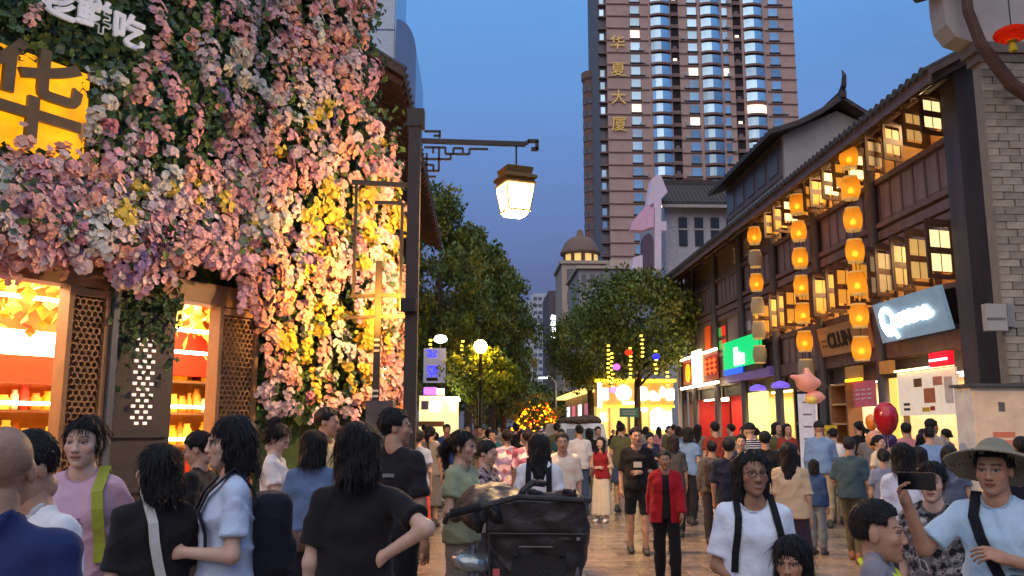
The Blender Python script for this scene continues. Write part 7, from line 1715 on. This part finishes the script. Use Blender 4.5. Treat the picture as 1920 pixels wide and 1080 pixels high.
person('person with large dark brown hair right above the red jacket', 1262, 816, 13.5, 178, top=(70, 70, 70), bot=(40, 40, 44), hair='bob', hc=(38, 24, 20), skin='l', sex='f', sleeve=1.0, group=G_R)
person('person in blue polo and white trousers on the far left walkway', 838, 796, 19, 10, top=(44, 72, 130), bot=(206, 204, 200), hair='short', skin='m', sex='m', group=G_M)
person('woman in grey dress with ponytail walking by the polished band', 808, 800, 15.0, 160, top=(130, 124, 120), bot=(110, 106, 104), hair='pony', skin='l', sex='f', bottom='skirt', skirthem=0.35, group=G_M)
person('woman in white top and orange red skirt next to the ponytail woman', 784, 806, 12.5, 170, top=(160, 170, 196), bot=(206, 70, 44), hair='tied', skin='l', sex='f', bottom='skirt', skirthem=0.3, group=G_M)
person('shop assistant in pale yellow shirt inside the flower shop', 8, 686, 10.6, 60, top=(236, 214, 150), bot=(60, 50, 50), hair='short', skin='m', sex='m', height=1.72, xy=(tuple(FP(5.45, 0, -0.9))[:2]), group=G_L)
# --- far crowd: shared bodies
_np_far = len(bpy.data.objects)
protos = []
for n_p, kw in enumerate((dict(hair='short', sex='m'), dict(hair='bob', sex='f'), dict(hair='long', sex='f', bottom='skirt'), dict(hair='short', sex='m', bottom='shorts', stride=0.3), dict(hair='pony', sex='f', stride=0.25), dict(hair='tied', sex='f', la='phone'), dict(hair='short', sex='m', la='swingf', ra='swingb', stride=0.35, bulk=1.12), dict(hair='longback', sex='f', la='belly', stride=0.15), dict(hair='cap', sex='m', ra='phone', sleeve=1.9), dict(hair='bun', sex='f', bottom='skirt', skirthem=0.55, ra='strap'), dict(hair='bobfringe', sex='f', child=True), dict(hair='fade', sex='m', la='front', bulk=1.08, sleeve=1.0))):
    kw.setdefault('stride', (0.0, 0.32, 0.22)[n_p % 3])
    protos.append(person('proto', 0, 0, 30, 0, xy=(0, 0), height=1.68, res=0.032, **kw)['root'])
TOPS = {'white': (206, 202, 200), 'black': (26, 26, 28), 'navy': (34, 40, 66), 'rust red': (150, 60, 44), 'grey': (120, 116, 116), 'sky blue': (120, 150, 190), 'cream': (214, 196, 166), 'rose pink': (190, 130, 140), 'olive': (92, 92, 62), 'teal': (50, 100, 104)}
BOTS = {'dark': (34, 34, 40), 'blue denim': (60, 78, 108), 'beige': (176, 156, 126)}
spots = []
for px in range(786, 1280, 15):
    for Y in (17, 21, 26, 32, 40, 50):
        if random.random() < 0.40: spots.append((px + random.uniform(-6, 6), Y + random.uniform(-1.5, 1.5)))
for px in range(1290, 1800, 24):
    for Y in (13.5, 15.5, 17.5, 21):
        if random.random() < 0.5: spots.append((px + random.uniform(-9, 9), Y + random.uniform(-0.9, 0.9)))
taken = [(o.location.x, o.location.y) for o in bpy.data.objects if o.name.startswith('person') and o.type == 'EMPTY']
nfar = 0
hash_ = lambda n: n % 9 == 4
for px, Y in spots:
    p = at(px, 800, Y)
    if p.x > 9.3 or abs(p.x - vn.location.x) < 1.2 and 24 < Y < 30: continue
    if any((p.x-q[0])**2 + (p.y-q[1])**2 < 0.45**2 for q in taken): continue
    if p.x < -1.4 and Y < 17.5: continue
    taken.append((p.x, p.y)); pr_ = random.choice(protos); c = copy_tree(pr_)
    away = random.random() < 0.6
    c.location = (p.x, p.y, 0); c.rotation_euler = (0, 0, R((180 if away else 0) + random.uniform(-40, 40))); sc = random.uniform(0.90, 1.06)*(0.74 if pr_ == protos[10] else 1.0); c.scale = (sc, sc, sc)
    tn = random.choice(list(TOPS)); bn = random.choice(list(BOTS)); skirt = False
    for ch in [x for x in bpy.data.objects if x.parent == c]:
        nm = ch.name.split('.')[0]
        if nm in ('shirt', 'trousers', 'shorts', 'skirt'):
            ch.material_slots[0].link = 'OBJECT'; ch.material_slots[0].material = fabric(TOPS[tn] if nm == 'shirt' else BOTS[bn], 'stripe' if nm == 'shirt' and hash_(nfar) else None)
            if nm == 'skirt': skirt = True
            if nm == 'shorts': skirt = None
    where = 'far down the street' if Y > 30 else ('left of the white van' if px < 1060 else 'right of the white van' if px < 1290 else 'before the right hand shops')
    if nfar % 5 == 2:
        bg_ = MB(); bg_.b2((-0.14, -0.05, 0.42), (0.14, 0.05, 0.74)); bg_.tube([(-0.07, 0, 0.74), (-0.06, 0, 0.86), (0.06, 0, 0.86), (0.07, 0, 0.74)], 0.006, 5); bc = random.choice(((206, 190, 160), (150, 40, 36), (40, 40, 46), (190, 120, 60)))
        bo_ = bg_.build('shopping_bag', mat('bag_%d' % bc[0], bc, rough=0.6), loc=(p.x + 0.30*math.cos(c.rotation_euler.z), p.y + 0.30*math.sin(c.rotation_euler.z), -0.02), rot=(0, 0, c.rotation_euler.z + 1.5)); tag(bo_, 'shopping bag carried by the figure in %s top, %s' % (tn, where), 'bag', 'shopping bags in the crowd')
    tag(c, '%s in %s top and %s %s, %s' % ('figure walking away' if away else 'figure facing us', tn, bn, 'skirt' if skirt else 'shorts' if skirt is None else 'trousers', where), 'person', 'background crowd in the street'); nfar += 1
for r in protos:
    for ch in [x for x in bpy.data.objects if x.parent == r]: bpy.data.objects.remove(ch)
    bpy.data.objects.remove(r)
print('far people', nfar)
for o in bpy.data.objects:
    if 'S' in o.keys(): del o['S']
